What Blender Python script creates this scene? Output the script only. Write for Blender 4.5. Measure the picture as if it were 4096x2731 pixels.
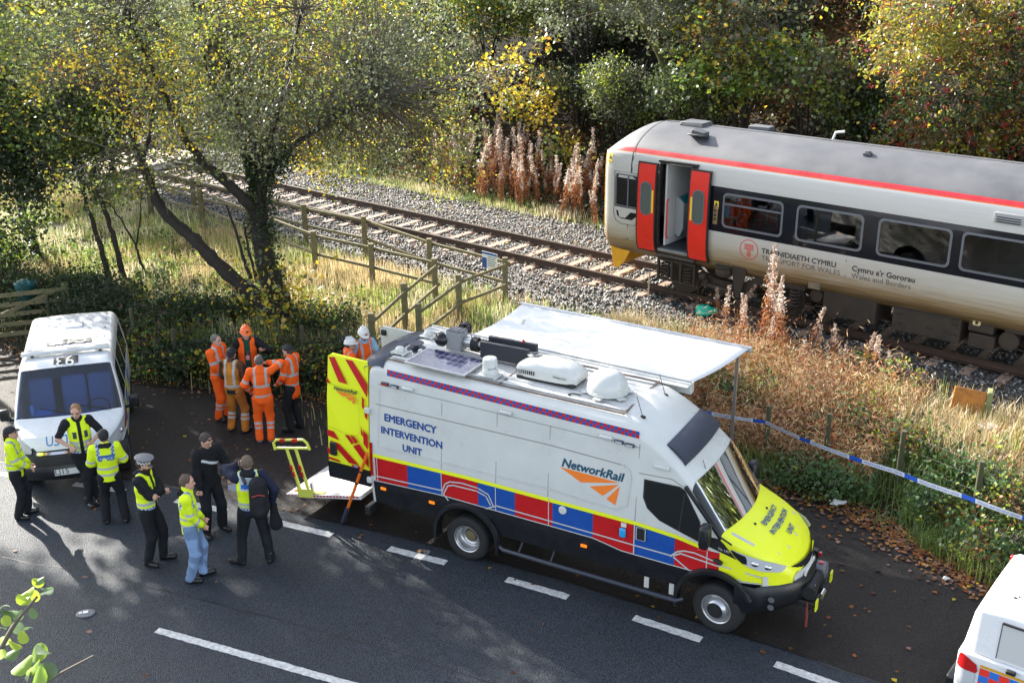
import bpy, bmesh, math, random
import numpy as np
from mathutils import Vector, Matrix, Euler
for o in list(bpy.data.objects): bpy.data.objects.remove(o)
SC = bpy.context.scene
COL = SC.collection
R = math.radians
rnd = random.Random(7)
rng = np.random.default_rng(11)

# ---------------------------------------------------------------- camera
F = 4504.0; PITCH = 0.36228; ROLL = -0.00791; CH = 9.475
cp_, sp_ = math.cos(PITCH), math.sin(PITCH)
fw = Vector((0, cp_, -sp_)); up0 = Vector((0, sp_, cp_)); rt0 = Vector((1, 0, 0))
rt = math.cos(ROLL)*rt0 + math.sin(ROLL)*up0
up = -math.sin(ROLL)*rt0 + math.cos(ROLL)*up0
camd = bpy.data.cameras.new('camera'); cam = bpy.data.objects.new('camera', camd); COL.objects.link(cam)
camd.sensor_width = 36; camd.lens = F/4096*36; camd.clip_end = 1000; camd.clip_start = .1
m = Matrix((rt, up, -fw)).transposed().to_4x4(); m.translation = (0, 0, CH)
cam.matrix_world = m
SC.camera = cam
# ---------------------------------------------------------------- sky, sun
SUN_AZ = Vector((-0.665, 0.747, 0)).normalized()   # where the sun stands
SUN_EL = R(27)
W = bpy.data.worlds.new('World'); SC.world = W; W.use_nodes = True
nt = W.node_tree; sk = nt.nodes.new('ShaderNodeTexSky'); sk.sky_type = 'NISHITA'; sk.sun_disc = False
sk.sun_elevation = SUN_EL; sk.sun_rotation = math.atan2(SUN_AZ.x, SUN_AZ.y)
sk.air_density = 1.0; sk.dust_density = 1.5
bg = nt.nodes['Background']; bg.inputs[1].default_value = 0.12
hs = nt.nodes.new('ShaderNodeHueSaturation'); hs.inputs['Saturation'].default_value = .55
nt.links.new(sk.outputs[0], hs.inputs['Color']); nt.links.new(hs.outputs[0], bg.inputs[0])
sd = bpy.data.lights.new('sun', 'SUN'); sd.energy = 5.0; sd.angle = R(.53); sd.color = (1, .94, .84)
so = bpy.data.objects.new('sun', sd); COL.objects.link(so)
sdir = Vector((SUN_AZ.x*math.cos(SUN_EL), SUN_AZ.y*math.cos(SUN_EL), math.sin(SUN_EL)))
so.rotation_euler = sdir.to_track_quat('Z', 'Y').to_euler(); so.location = sdir*60
vs = SC.view_settings; vs.view_transform = 'Standard'; vs.look = 'None'; vs.exposure = 2.0; vs.gamma = 1
SC.render.engine = 'CYCLES'
SC.cycles.max_bounces = 6; SC.cycles.transparent_max_bounces = 6; SC.cycles.diffuse_bounces = 2
SC.cycles.transmission_bounces = 3; SC.cycles.glossy_bounces = 3; SC.cycles.sample_clamp_indirect = 4

# ---------------------------------------------------------------- helpers
S_ = 4096/2352.
def ray(x, y):
    X, Y = x*S_, y*S_
    return fw + rt*((X-2048)/F) + up*(-(Y-1365.5)/F)
CAM = Vector((0, 0, CH))
def atz(x, y, z=0.):
    r = ray(x, y); return CAM + r*((z-CH)/r.z)
def atY(x, y, Y):
    r = ray(x, y); return CAM + r*(Y/r.y)

def tag(o, label=None, cat=None, group=None, kind=None):
    if label: o['label'] = label
    if cat: o['category'] = cat
    if group: o['group'] = group
    if kind: o['kind'] = kind
    return o
def empty(name, loc=(0, 0, 0), rz=0., **k):
    o = bpy.data.objects.new(name, None); COL.objects.link(o); o.location = loc; o.rotation_euler = (0, 0, rz)
    o.empty_display_size = .2
    return tag(o, **k)
def copy_tree(o, parent=None):
    c = o.copy(); COL.objects.link(c)
    if parent: c.parent = parent
    for ch in list(o.children): copy_tree(ch, c)
    return c

class MB:
    """collects shapes, then links them as one mesh object"""
    def __init__(s): s.v = []; s.f = []; s.mi = []; s.n = 0
    def add(s, vs, fs, m=0):
        b = s.n
        s.v.extend([tuple(v) for v in vs]); s.n += len(vs)
        s.f.extend([tuple(i+b for i in f) for f in fs]); s.mi.extend([m]*len(fs)); return s
    def box(s, c, d, rot=None, m=0, taper=None):
        x, y, z = d[0]/2, d[1]/2, d[2]/2; t = taper or (1, 1)
        vs = [Vector((sx*x*(t[0] if sz > 0 else 1), sy*y*(t[1] if sz > 0 else 1), sz*z)) for sz in (-1, 1) for sy in (-1, 1) for sx in (-1, 1)]
        if rot is not None:
            rm = rot if isinstance(rot, Matrix) else Euler(rot).to_matrix()
            vs = [rm @ v for v in vs]
        vs = [v+Vector(c) for v in vs]
        return s.add(vs, [(0, 2, 3, 1), (4, 5, 7, 6), (0, 1, 5, 4), (2, 6, 7, 3), (0, 4, 6, 2), (1, 3, 7, 5)], m)
    def b2(s, a, b, m=0):
        a = Vector(a); b = Vector(b); return s.box((a+b)/2, [abs(q) for q in (b-a)], None, m)
    def bar(s, a, b, w, h=None, m=0, upv=(0, 0, 1)):
        a = Vector(a); b = Vector(b); d = b-a; L = d.length; h = h or w
        x = d.normalized(); u = Vector(upv)
        if abs(x.dot(u)) > .98: u = Vector((0, 1, 0))
        y = u.cross(x).normalized(); z = x.cross(y)
        return s.box((a+b)/2, (L, w, h), Matrix((x, y, z)).transposed(), m)
    def tube(s, pts, r, n=8, m=0, cap=True, flat=1.):
        pts = [Vector(p) for p in pts]; k = len(pts)
        rs = r if hasattr(r, '__len__') else [r]*k
        vs = []; prev = None
        for i, p in enumerate(pts):
            d = (pts[min(i+1, k-1)]-pts[max(i-1, 0)])
            d = d.normalized() if d.length > 1e-9 else Vector((0, 0, 1))
            if prev is None:
                u = Vector((0, 0, 1)) if abs(d.z) < .9 else Vector((1, 0, 0)); a = d.cross(u).normalized()
            else:
                a = prev-d*prev.dot(d); a = a.normalized() if a.length > 1e-6 else d.orthogonal().normalized()
            prev = a; b = d.cross(a)
            for j in range(n):
                t = 2*math.pi*j/n; vs.append(p+a*(rs[i]*math.cos(t))+b*(rs[i]*flat*math.sin(t)))
        fs = [(i*n+j, i*n+(j+1) % n, (i+1)*n+(j+1) % n, (i+1)*n+j) for i in range(k-1) for j in range(n)]
        if cap: fs += [tuple(range(n))[::-1], tuple((k-1)*n+j for j in range(n))]
        return s.add(vs, fs, m)
    def lathe(s, prof, c=(0, 0, 0), axis='Z', n=24, m=0, rot=None, cap=True):
        # prof: list of (radius, height)
        vs = []; k = len(prof)
        for r_, h in prof:
            for j in range(n):
                t = 2*math.pi*j/n; x, y = r_*math.cos(t), r_*math.sin(t)
                v = {'Z': (x, y, h), 'Y': (x, h, -y), 'X': (h, x, y)}[axis]
                vs.append(Vector(v))
        if rot is not None: vs = [rot @ v for v in vs]
        vs = [v+Vector(c) for v in vs]
        fs = [(i*n+j, i*n+(j+1) % n, (i+1)*n+(j+1) % n, (i+1)*n+j) for i in range(k-1) for j in range(n)]
        if cap: fs += [tuple(range(n))[::-1], tuple((k-1)*n+j for j in range(n))]
        return s.add(vs, fs, m)
    def ell(s, c, r, n=14, k=8, m=0, rot=None):
        vs = []; 
        for i in range(k+1):
            ph = math.pi*i/k
            for j in range(n):
                t = 2*math.pi*j/n; v = Vector((r[0]*math.sin(ph)*math.cos(t), r[1]*math.sin(ph)*math.sin(t), r[2]*math.cos(ph)))
                if rot is not None: v = rot @ v
                vs.append(v+Vector(c))
        fs = [(i*n+j, (i+1)*n+j, (i+1)*n+(j+1) % n, i*n+(j+1) % n) for i in range(k) for j in range(n)]
        return s.add(vs, fs, m)
    def prism(s, poly, y0, y1, m=0, fn=None):
        # poly in (x,z), extruded along y
        n = len(poly); vs = [(p[0], y0, p[1]) for p in poly]+[(p[0], y1, p[1]) for p in poly]
        if fn: vs = [fn(*v) for v in vs]
        fs = [tuple(range(n)), tuple(range(n, 2*n))[::-1]]+[(i, i+n, (i+1) % n+n, (i+1) % n) for i in range(n)]
        return s.add(vs, fs, m)
    def grid(s, P, m=0, close=False):
        # P: rows of points
        k = len(P); n = len(P[0]); vs = [p for r_ in P for p in r_]
        fs = [(i*n+j, i*n+(j+1) % n, (i+1)*n+(j+1) % n, (i+1)*n+j) for i in range(k-1) for j in range(n if close else n-1)]
        return s.add(vs, fs, m)
    def build(s, name, mats, parent=None, smooth=False, bev=0., fix=True, loc=None, ang=40, **k):
        me = bpy.data.meshes.new(name); me.from_pydata(s.v, [], s.f)
        if not isinstance(mats, (list, tuple)): mats = [mats]
        for q in mats: me.materials.append(q)
        me.polygons.foreach_set('material_index', s.mi)
        if fix:
            bm = bmesh.new(); bm.from_mesh(me); bmesh.ops.recalc_face_normals(bm, faces=bm.faces); bm.to_mesh(me); bm.free()
        if smooth:
            me.polygons.foreach_set('use_smooth', [True]*len(me.polygons))
            if ang < 180: me.set_sharp_from_angle(angle=R(ang))
        o = bpy.data.objects.new(name, me); COL.objects.link(o)
        if parent: o.parent = parent
        if loc: o.location = loc
        if bev:
            b = o.modifiers.new('b', 'BEVEL'); b.width = bev; b.segments = 2; b.limit_method = 'ANGLE'; b.angle_limit = R(35)
            b.harden_normals = False
            me.polygons.foreach_set('use_smooth', [True]*len(me.polygons)); me.set_sharp_from_angle(angle=R(50))
        return tag(o, **k)

def npmesh(name, V, Fq, mat, parent=None, colr=None, smooth=False, nside=4, **k):
    """fast mesh from arrays; colr per-face colours -> face-corner attribute 'col'"""
    me = bpy.data.meshes.new(name); V = np.asarray(V, np.float32); Fq = np.asarray(Fq, np.int32)
    nf = len(Fq); ns = Fq.shape[1]
    me.vertices.add(len(V)); me.vertices.foreach_set('co', V.ravel())
    me.loops.add(nf*ns); me.loops.foreach_set('vertex_index', Fq.ravel())
    me.polygons.add(nf); me.polygons.foreach_set('loop_start', np.arange(nf, dtype=np.int32)*ns)
    me.polygons.foreach_set('loop_total', np.full(nf, ns, np.int32))
    if smooth: me.polygons.foreach_set('use_smooth', np.ones(nf, bool))
    me.update(calc_edges=True)
    for q in (mat if isinstance(mat, (list, tuple)) else [mat]): me.materials.append(q)
    if colr is not None:
        a = me.color_attributes.new('col', 'FLOAT_COLOR', 'CORNER' if len(colr) == nf and len(colr) != len(V) else 'POINT')
        c4 = np.ones((len(colr), 4), np.float32); c4[:, :3] = colr
        if a.domain == 'CORNER': c4 = np.repeat(c4, ns, axis=0)
        a.data.foreach_set('color', c4.ravel())
    o = bpy.data.objects.new(name, me); COL.objects.link(o)
    if parent: o.parent = parent
    return tag(o, **k)

# value noise
_T = rng.random((64, 64, 64)).astype(np.float32)
def vnoise(x, y, z=0.):
    x, y, z = np.broadcast_arrays(np.asarray(x, float), np.asarray(y, float), np.asarray(z, float))
    xi, yi, zi = np.floor(x).astype(int), np.floor(y).astype(int), np.floor(z).astype(int)
    fx, fy, fz = x-xi, y-yi, z-zi
    fx, fy, fz = [t*t*(3-2*t) for t in (fx, fy, fz)]
    g = lambda a, b, c: _T[(xi+a) & 63, (yi+b) & 63, (zi+c) & 63]
    L = lambda a, b, t: a+(b-a)*t
    return L(L(L(g(0,0,0), g(1,0,0), fx), L(g(0,1,0), g(1,1,0), fx), fy), L(L(g(0,0,1), g(1,0,1), fx), L(g(0,1,1), g(1,1,1), fx), fy), fz)*2-1
def fbm(x, y, z=0., o=4):
    r = 0; a = .5
    for i in range(o): r = r+a*vnoise(x*2**i+i*7.3, y*2**i+i*3.1, z*2**i); a *= .5
    return r

# ---------------------------------------------------------------- materials
def nod(nt, t, **k):
    n = nt.nodes.new(t)
    for a, b in k.items(): setattr(n, a, b)
    return n
def M(name, base=(.5, .5, .5), rough=.6, metal=0., spec=.5, var=0., vscale=3., bump=0., bscale=40., attr=False, coat=0., emit=None, trans=0., sheen=0., c2=None, dirt=None, obj=True, alpha=1., ior=1.5):
    m = bpy.data.materials.new(name); m.use_nodes = True; nt = m.node_tree; b = nt.nodes['Principled BSDF']
    L = nt.links.new
    b.inputs['Base Color'].default_value = (*base, 1); b.inputs['Roughness'].default_value = rough
    b.inputs['Metallic'].default_value = metal; b.inputs['Specular IOR Level'].default_value = spec
    b.inputs['Coat Weight'].default_value = coat; b.inputs['Coat Roughness'].default_value = .06
    b.inputs['Transmission Weight'].default_value = trans; b.inputs['Sheen Weight'].default_value = sheen
    b.inputs['IOR'].default_value = ior; b.inputs['Alpha'].default_value = alpha
    tc = nod(nt, 'ShaderNodeTexCoord'); co = tc.outputs['Object' if obj else 'Generated']
    src = None
    if attr:
        a = nod(nt, 'ShaderNodeAttribute', attribute_name='col'); src = a.outputs['Color']
    if var or c2:
        n = nod(nt, 'ShaderNodeTexNoise'); n.inputs['Scale'].default_value = vscale; n.inputs['Detail'].default_value = 5; n.inputs['Roughness'].default_value = .65
        L(co, n.inputs['Vector'])
        rp = nod(nt, 'ShaderNodeMapRange'); rp.inputs[1].default_value = .3; rp.inputs[2].default_value = .7
        L(n.outputs['Fac'], rp.inputs[0])
        mx = nod(nt, 'ShaderNodeMix', data_type='RGBA')
        if c2:
            mx.inputs[7].default_value = (*c2, 1); mx.inputs[6].default_value = (*base, 1)
            if src: L(src, mx.inputs[6])
            L(rp.outputs[0], mx.inputs[0])
        else:
            mx.blend_type = 'MULTIPLY'; mx.inputs[0].default_value = 1; mx.inputs[6].default_value = (*base, 1)
            if src: L(src, mx.inputs[6])
            r2 = nod(nt, 'ShaderNodeMapRange'); r2.inputs[3].default_value = 1-var; r2.inputs[4].default_value = 1+var*.4
            L(rp.outputs[0], r2.inputs[0]); L(r2.outputs[0], mx.inputs[7])
        src = mx.outputs[2]
        rr = nod(nt, 'ShaderNodeMapRange'); rr.inputs[3].default_value = max(0, rough-.08); rr.inputs[4].default_value = min(1, rough+.08)
        L(rp.outputs[0], rr.inputs[0]); L(rr.outputs[0], b.inputs['Roughness'])
    if src: L(src, b.inputs['Base Color'])
    if bump:
        n = nod(nt, 'ShaderNodeTexNoise'); n.inputs['Scale'].default_value = bscale; n.inputs['Detail'].default_value = 3
        L(co, n.inputs['Vector']); bu = nod(nt, 'ShaderNodeBump'); bu.inputs['Strength'].default_value = min(1, bump*10); bu.inputs['Distance'].default_value = bump*.1
        L(n.outputs['Fac'], bu.inputs['Height']); L(bu.outputs[0], b.inputs['Normal'])
    if emit:
        b.inputs['Emission Color'].default_value = (*emit[:3], 1); b.inputs['Emission Strength'].default_value = emit[3]
    return m
def leafmat(name, tr=.4, gloss=.08, rough=.35, c=None):
    m = bpy.data.materials.new(name); m.use_nodes = True; nt = m.node_tree; nt.nodes.clear(); L = nt.links.new
    if c is None: a = nod(nt, 'ShaderNodeAttribute', attribute_name='col').outputs['Color']
    else:
        a = nod(nt, 'ShaderNodeRGB').outputs[0]; a.default_value = (*c, 1)
    d = nod(nt, 'ShaderNodeBsdfDiffuse'); t = nod(nt, 'ShaderNodeBsdfTranslucent'); g = nod(nt, 'ShaderNodeBsdfGlossy'); g.inputs['Roughness'].default_value = rough
    g.inputs['Color'].default_value = (.9, .95, 1, 1)
    x = nod(nt, 'ShaderNodeMixShader'); x.inputs[0].default_value = tr; y = nod(nt, 'ShaderNodeMixShader'); y.inputs[0].default_value = gloss
    L(a, d.inputs[0]); L(a, t.inputs[0]); L(d.outputs[0], x.inputs[1]); L(t.outputs[0], x.inputs[2])
    L(x.outputs[0], y.inputs[1]); L(g.outputs[0], y.inputs[2]); o = nod(nt, 'ShaderNodeOutputMaterial'); L(y.outputs[0], o.inputs[0])
    return m

# text as a flat mesh of (u,v) points
def text_mesh(s, size=1., shear=0., off=0., align='LEFT', sp=1.):
    c = bpy.data.curves.new('t', 'FONT'); c.body = s; c.size = size; c.shear = shear; c.align_x = align; c.space_character = sp
    c.resolution_u = 3
    o = bpy.data.objects.new('t', c); COL.objects.link(o)
    bpy.context.view_layer.update()
    me = o.to_mesh(); v = [(p.co.x, p.co.y) for p in me.vertices]; f = [tuple(p.vertices) for p in me.polygons]
    o.to_mesh_clear(); bpy.data.objects.remove(o); bpy.data.curves.remove(c)
    return v, f
def text_obj(s, name, mat, fn, parent, size=1., width=None, **k):
    lab = k.pop('label', None); bold = k.pop('bold', 0); out = k.pop('out', (0, -.0007, 0))
    v, f = text_mesh(s, size, **k)
    x0 = min(p[0] for p in v); x1 = max(p[0] for p in v)
    sc = width/(x1-x0) if width else 1
    mb = MB()
    for i, (du, dv) in enumerate([(0, 0)]+([(bold, 0), (-bold, 0), (0, bold), (0, -bold)] if bold else [])):
        mb.add([tuple(a+b*i for a, b in zip(fn(p[0]*sc+du, p[1]*sc+dv), out)) for p in v], f)
    return mb.build(name, mat, parent, fix=False, label=lab)
# ================================================================ SETTING
T0 = np.array([-0.572, 29.161]); TA = -0.698; RZ = 1.128          # near rail line, its heading, height of the rail head
tc_, ts_ = math.cos(TA), math.sin(TA)
def tl(x, y):      # world -> track (s along, l away from camera)
    dx, dy = x-T0[0], y-T0[1]; return dx*tc_+dy*ts_, -dx*ts_+dy*tc_
def tw(s, l, z=0): return Vector((T0[0]+tc_*s-ts_*l, T0[1]+ts_*s+tc_*l, z))
ES = [-60, -5.3, -1.5, 2.2, 7, 12.2, 15.2, 20, 40]; EU = [11.5, 10.6, 9.8, 8.0, 5.9, 5.2, 6.2, 7.0, 9]
def sm(t): t = np.clip(t, 0, 1); return t*t*(3-2*t)
def terr(x, y, detail=True):
    x = np.asarray(x, float); y = np.asarray(y, float)
    s, l = tl(x, y); u = -l; E = np.interp(s, ES, EU)
    z = np.zeros_like(u)
    bank = .72*sm((E+.25*fbm(x*.6, y*.6)-u)/2.6)
    if detail: bank = bank+sm((E-u)/1.)*.10*fbm(x*.8, y*.8)
    bal = .895-.26*sm((u-1.15)/1.0)+.0*l
    bal = np.where(l > 2.6, .895-.10*sm((l-2.6)/.9), bal)
    k = sm((2.6-u)/.9)
    z = bank*(1-k)+bal*k
    hl = np.maximum(0, l-6.3+.8*fbm(x*.15, y*.15))
    hill = .62*hl+.35*fbm(x*.25, y*.25)*sm(hl/3)*2+ .12*fbm(x*1.1, y*1.1)*sm(hl/2)
    hill = np.where(hl > 22, .62*22+(hl-22)*.3+.0, hill) if False else hill
    z = z+np.where(l > 4, hill, 0)
    return z
def hit(x, y, dz=0.):
    r = ray(x, y); t = np.arange(8, 75, .05); X_ = r.x*t; Y_ = r.y*t; Z_ = CH+r.z*t; d = Z_-terr(X_, Y_)-dz; i = int(np.argmax(d <= 0))
    return Vector((X_[i], Y_[i], float(terr(X_[i], Y_[i]))))
def gz(x, y): return float(terr(x, y))

hit_ = lambda x, y: tuple(hit(x, y))
# ground sheet: fine near, coarse far
def axis_(a, b, fa, fb, st, big):
    l = list(np.arange(a, fa, big))+list(np.arange(fa, fb, st))+list(np.arange(fb, b+big, big)); return np.array(l)
gx = axis_(-90, 90, -26, 22, .3, 4.); gy = axis_(-12, 120, 8, 56, .3, 4.)
X, Y = np.meshgrid(gx, gy); Z = terr(X, Y)-.03
V = np.stack([X.ravel(), Y.ravel(), Z.ravel()], 1); nx, ny = len(gx), len(gy)
I = (np.arange(ny-1)[:, None]*nx+np.arange(nx-1)[None, :]).ravel(); Fq = np.stack([I, I+1, I+1+nx, I+nx], 1)
def ground_mat():
    m = bpy.data.materials.new('ground'); m.use_nodes = True; nt = m.node_tree; b = nt.nodes['Principled BSDF']; L = nt.links.new
    tc = nod(nt, 'ShaderNodeTexCoord'); b.inputs['Roughness'].default_value = .9; b.inputs['Specular IOR Level'].default_value = .2
    a = nod(nt, 'ShaderNodeAttribute', attribute_name='col')
    n = nod(nt, 'ShaderNodeTexNoise'); n.inputs['Scale'].default_value = 6; n.inputs['Detail'].default_value = 8; n.inputs['Roughness'].default_value = .75; L(tc.outputs['Object'], n.inputs['Vector'])
    r = nod(nt, 'ShaderNodeMapRange'); r.inputs[1].default_value = .3; r.inputs[2].default_value = .7; r.inputs[3].default_value = .35; r.inputs[4].default_value = 1.5; L(n.outputs['Fac'], r.inputs[0])
    mx = nod(nt, 'ShaderNodeMix', data_type='RGBA', blend_type='MULTIPLY'); mx.inputs[0].default_value = 1; L(a.outputs['Color'], mx.inputs[6]); L(r.outputs[0], mx.inputs[7])
    L(mx.outputs[2], b.inputs['Base Color'])
    bu = nod(nt, 'ShaderNodeBump'); bu.inputs['Distance'].default_value = .06; L(n.outputs['Fac'], bu.inputs['Height']); L(bu.outputs[0], b.inputs['Normal'])
    return m
s_, l_ = tl(V[:, 0], V[:, 1])
n1 = fbm(V[:, 0]*.5, V[:, 1]*.5, 3.)
gcol = np.zeros((len(V), 3)); 
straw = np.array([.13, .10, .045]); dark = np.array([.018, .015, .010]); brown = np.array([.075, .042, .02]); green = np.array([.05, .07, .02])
wz = (l_ > -2.2) & (l_ < 4)
gcol[:] = straw*.8
t = sm((n1+.3)/.5)[:, None]; gcol = gcol*(1-t*.5)+green*t*.5
Ev = np.interp(s_, ES, EU); edge = sm((Ev+.3+l_)/-1.5+1)[:, None]*0
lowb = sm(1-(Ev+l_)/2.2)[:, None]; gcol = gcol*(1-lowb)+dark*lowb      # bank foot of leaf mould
t = sm((l_-5.5)/2)[:, None]; gcol = gcol*(1-t)+(dark*.8*(1-sm(n1*2)[:, None])+brown*sm(n1*2)[:, None])*t
sc_ = hit_(1935, 150); t = sm(1.3-np.hypot((V[:, 0]-sc_[0])/2.6, (V[:, 1]-sc_[1])/2.2))[:, None]; gcol = gcol*(1-t)+np.array([.20, .10, .035])*t
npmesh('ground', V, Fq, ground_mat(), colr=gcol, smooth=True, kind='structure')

def sheet(name, pts_fn, mat, z, **k): pass
# --- road and layby sheets
DL = [(-30, 20.9), (-14, 19.4), (-9.37, 18.40), (-6.46, 17.56), (-5.11, 17.03), (-3.95, 16.55), (-2.93, 16.10), (-2.0, 15.69), (-1.01, 15.22), (-.055, 14.74), (.87, 14.24), (1.79, 13.70), (2.67, 13.17), (3.60, 12.60), (6, 11.0), (12, 6.6), (20, .5), (26, -5)]
DX = np.array([p[0] for p in DL]); DY = np.array([p[1] for p in DL])
def dline(x): return np.interp(x, DX, DY)
def asphalt(name, base, c2, rough, wet):
    m = bpy.data.materials.new(name); m.use_nodes = True; nt = m.node_tree; b = nt.nodes['Principled BSDF']; L = nt.links.new
    tc = nod(nt, 'ShaderNodeTexCoord'); co = tc.outputs['Object']
    v = nod(nt, 'ShaderNodeTexVoronoi'); v.inputs['Scale'].default_value = 62; L(co, v.inputs['Vector'])
    n = nod(nt, 'ShaderNodeTexNoise'); n.inputs['Scale'].default_value = .55; n.inputs['Detail'].default_value = 8; n.inputs['Roughness'].default_value = .78; L(co, n.inputs['Vector'])
    n2 = nod(nt, 'ShaderNodeTexNoise'); n2.inputs['Scale'].default_value = 90; n2.inputs['Detail'].default_value = 2; L(co, n2.inputs['Vector'])
    r = nod(nt, 'ShaderNodeMapRange'); r.inputs[1].default_value = .35; r.inputs[2].default_value = .65; L(n.outputs['Fac'], r.inputs[0])
    mx = nod(nt, 'ShaderNodeMix', data_type='RGBA'); mx.inputs[6].default_value = (*base, 1); mx.inputs[7].default_value = (*c2, 1); L(r.outputs[0], mx.inputs[0])
    # per-stone brightness
    sp = nod(nt, 'ShaderNodeSeparateColor'); L(v.outputs['Color'], sp.inputs[0])
    r2 = nod(nt, 'ShaderNodeMapRange'); r2.inputs[3].default_value = .45; r2.inputs[4].default_value = 1.7; L(sp.outputs[0], r2.inputs[0])
    m2 = nod(nt, 'ShaderNodeMix', data_type='RGBA', blend_type='MULTIPLY'); m2.inputs[0].default_value = 1; L(mx.outputs[2], m2.inputs[6]); L(r2.outputs[0], m2.inputs[7])
    L(m2.outputs[2], b.inputs['Base Color'])
    r3 = nod(nt, 'ShaderNodeMapRange'); r3.inputs[3].default_value = rough-.1; r3.inputs[4].default_value = rough+.14; L(n.outputs['Fac'], r3.inputs[0]); L(r3.outputs[0], b.inputs['Roughness'])
    b.inputs['Specular IOR Level'].default_value = wet
    bu = nod(nt, 'ShaderNodeBump'); bu.inputs['Distance'].default_value = .012; bu.inputs['Strength'].default_value = .9
    ad = nod(nt, 'ShaderNodeMath', operation='MULTIPLY_ADD'); L(v.outputs['Distance'], ad.inputs[0]); ad.inputs[1].default_value = -1.; L(n2.outputs['Fac'], ad.inputs[2])
    L(ad.outputs[0], bu.inputs['Height']); L(bu.outputs[0], b.inputs['Normal'])
    return m
road_m = asphalt('road_asphalt', (.024, .031, .040), (.034, .042, .053), .60, .32)
lay_m = asphalt('layby_asphalt', (.015, .0125, .012), (.024, .020, .018), .62, .28)
def strip(name, xs, ylo, yhi, z, mat, ny=2):
    P = [[(x, ylo(x)+(yhi(x)-ylo(x))*j/(ny-1), z) for j in range(ny)] for x in xs]
    mb = MB(); mb.grid(P); return mb.build(name, mat, kind='structure', fix=False)
xs = np.arange(-40, 30, .5)
strip('road', xs, lambda x: -11, lambda x: float(dline(x))+.42, .004, road_m)
# layby / hard verge: up to the irregular edge of leaf mould
def edge_pt(s, off=0.):
    u = np.interp(s, ES, EU)+off; return tw(s, -u)
rows = []
for s in np.arange(-30, 26, .35):
    e = edge_pt(s, .12+.16*float(fbm(s*.8, 2.)));
    rows.append((e.x, e.y))
ex = np.array([r_[0] for r_ in rows]); ey = np.array([r_[1] for r_ in rows]); o_ = np.argsort(ex); ex, ey = ex[o_], ey[o_]
xs = np.arange(-26, 16.5, .25)
strip('layby', xs, lambda x: float(dline(x))+.38, lambda x: max(float(np.interp(x, ex, ey)), float(dline(x))+.5), 0.0, lay_m)

# --- tar joint along the edge of the carriageway and repair seams
tar = M('tar_seam', (.012, .012, .013), .45, var=.3)
def seam_(name, pts, w):
    mb = MB(); A = []; B_ = []
    for i, p in enumerate(pts):
        q = pts[min(i+1, len(pts)-1)]; o_ = pts[max(i-1, 0)]; d = Vector((q[0]-o_[0], q[1]-o_[1], 0)).normalized(); n_ = Vector((-d.y, d.x, 0)); ww = w*rnd.uniform(.4, 1.3)/2; A.append(Vector((p[0], p[1], .0085))+n_*ww); B_.append(Vector((p[0], p[1], .0085))-n_*ww)
    mb.grid([A, B_]); return mb.build(name, tar, kind='structure', fix=False)
seam_('road_joint', [(x, float(dline(x))+.42+.012*float(vnoise(x*3, 4.))) for x in np.arange(-12, 9, .12)], .05)
seam_('road_seam', [(x, float(dline(x))-2.55+.03*float(vnoise(x*2, 8.))) for x in np.arange(-11, 9, .15)], .018)
# --- painted markings (sheets 4 mm above the road)
paint = M('road_paint', (.62, .62, .60), .75, var=.45, vscale=14, bump=.02, bscale=60)
def worn(mb, a, b, w, z, seed=0):
    a = Vector((*a, z)); b = Vector((*b, z)); d = (b-a); L_ = d.length; d.normalize(); n = Vector((-d.y, d.x, 0)); k = max(6, int(L_/.05)); r_ = random.Random(seed)
    top = [a+d*(L_*i/k)+n*(w/2+r_.uniform(-.007, .007)) for i in range(k+1)]; bot = [a+d*(L_*i/k)-n*(w/2+r_.uniform(-.007, .007)) for i in range(k+1)]
    mb.grid([top, bot])
dist = np.concatenate([[0], np.cumsum(np.hypot(np.diff(DX), np.diff(DY)))])
def atd(q): return (float(np.interp(q, dist, DX)), float(np.interp(q, dist, DY)))
q0 = float(np.interp(-2.0, DX, dist))
for k in range(-9, 8):
    qa = q0+k*2.10; qb = qa+1.04
    if qb < 0: continue
    mb = MB(); worn(mb, atd(qa), atd(qb), .15, .008, k)
    mb.build('road_marking', paint, kind='structure', fix=False)
c1 = atz(360, 1447); c2_ = atz(790, 1568); dd = (c2_-c1); dd.z = 0; dd.normalize()
mb = MB(); worn(mb, (c1.x, c1.y), (c1.x+dd.x*4.2, c1.y+dd.y*4.2), .13, .008, 99); mb.build('centre_line', paint, kind='structure', fix=False)

# --- ballast sheet (follows the ground, 3 cm proud), crushed stone on it
def ballast_mat():
    m = bpy.data.materials.new('ballast'); m.use_nodes = True; nt = m.node_tree; b = nt.nodes['Principled BSDF']; L = nt.links.new
    tc = nod(nt, 'ShaderNodeTexCoord'); v = nod(nt, 'ShaderNodeTexVoronoi'); v.inputs['Scale'].default_value = 19; L(tc.outputs['Object'], v.inputs['Vector'])
    cr = nod(nt, 'ShaderNodeValToRGB'); sp = nod(nt, 'ShaderNodeSeparateColor'); L(v.outputs['Color'], sp.inputs[0]); L(sp.outputs[0], cr.inputs[0])
    e = cr.color_ramp.elements; e[0].color = (.02, .019, .018, 1); e[1].color = (.20, .19, .17, 1); q = e.new(.6); q.color = (.06, .057, .052, 1)
    L(cr.outputs[0], b.inputs['Base Color']); b.inputs['Roughness'].default_value = .75
    bu = nod(nt, 'ShaderNodeBump'); bu.inputs['Distance'].default_value = .05; bu.invert = True; L(v.outputs['Distance'], bu.inputs['Height']); L(bu.outputs[0], b.inputs['Normal'])
    return m
bm_ = ballast_mat()
sa = np.arange(-42, 34, .4); la = np.linspace(-2.35, 3.6, 16)
P = [[None]*len(la) for _ in sa]
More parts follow.
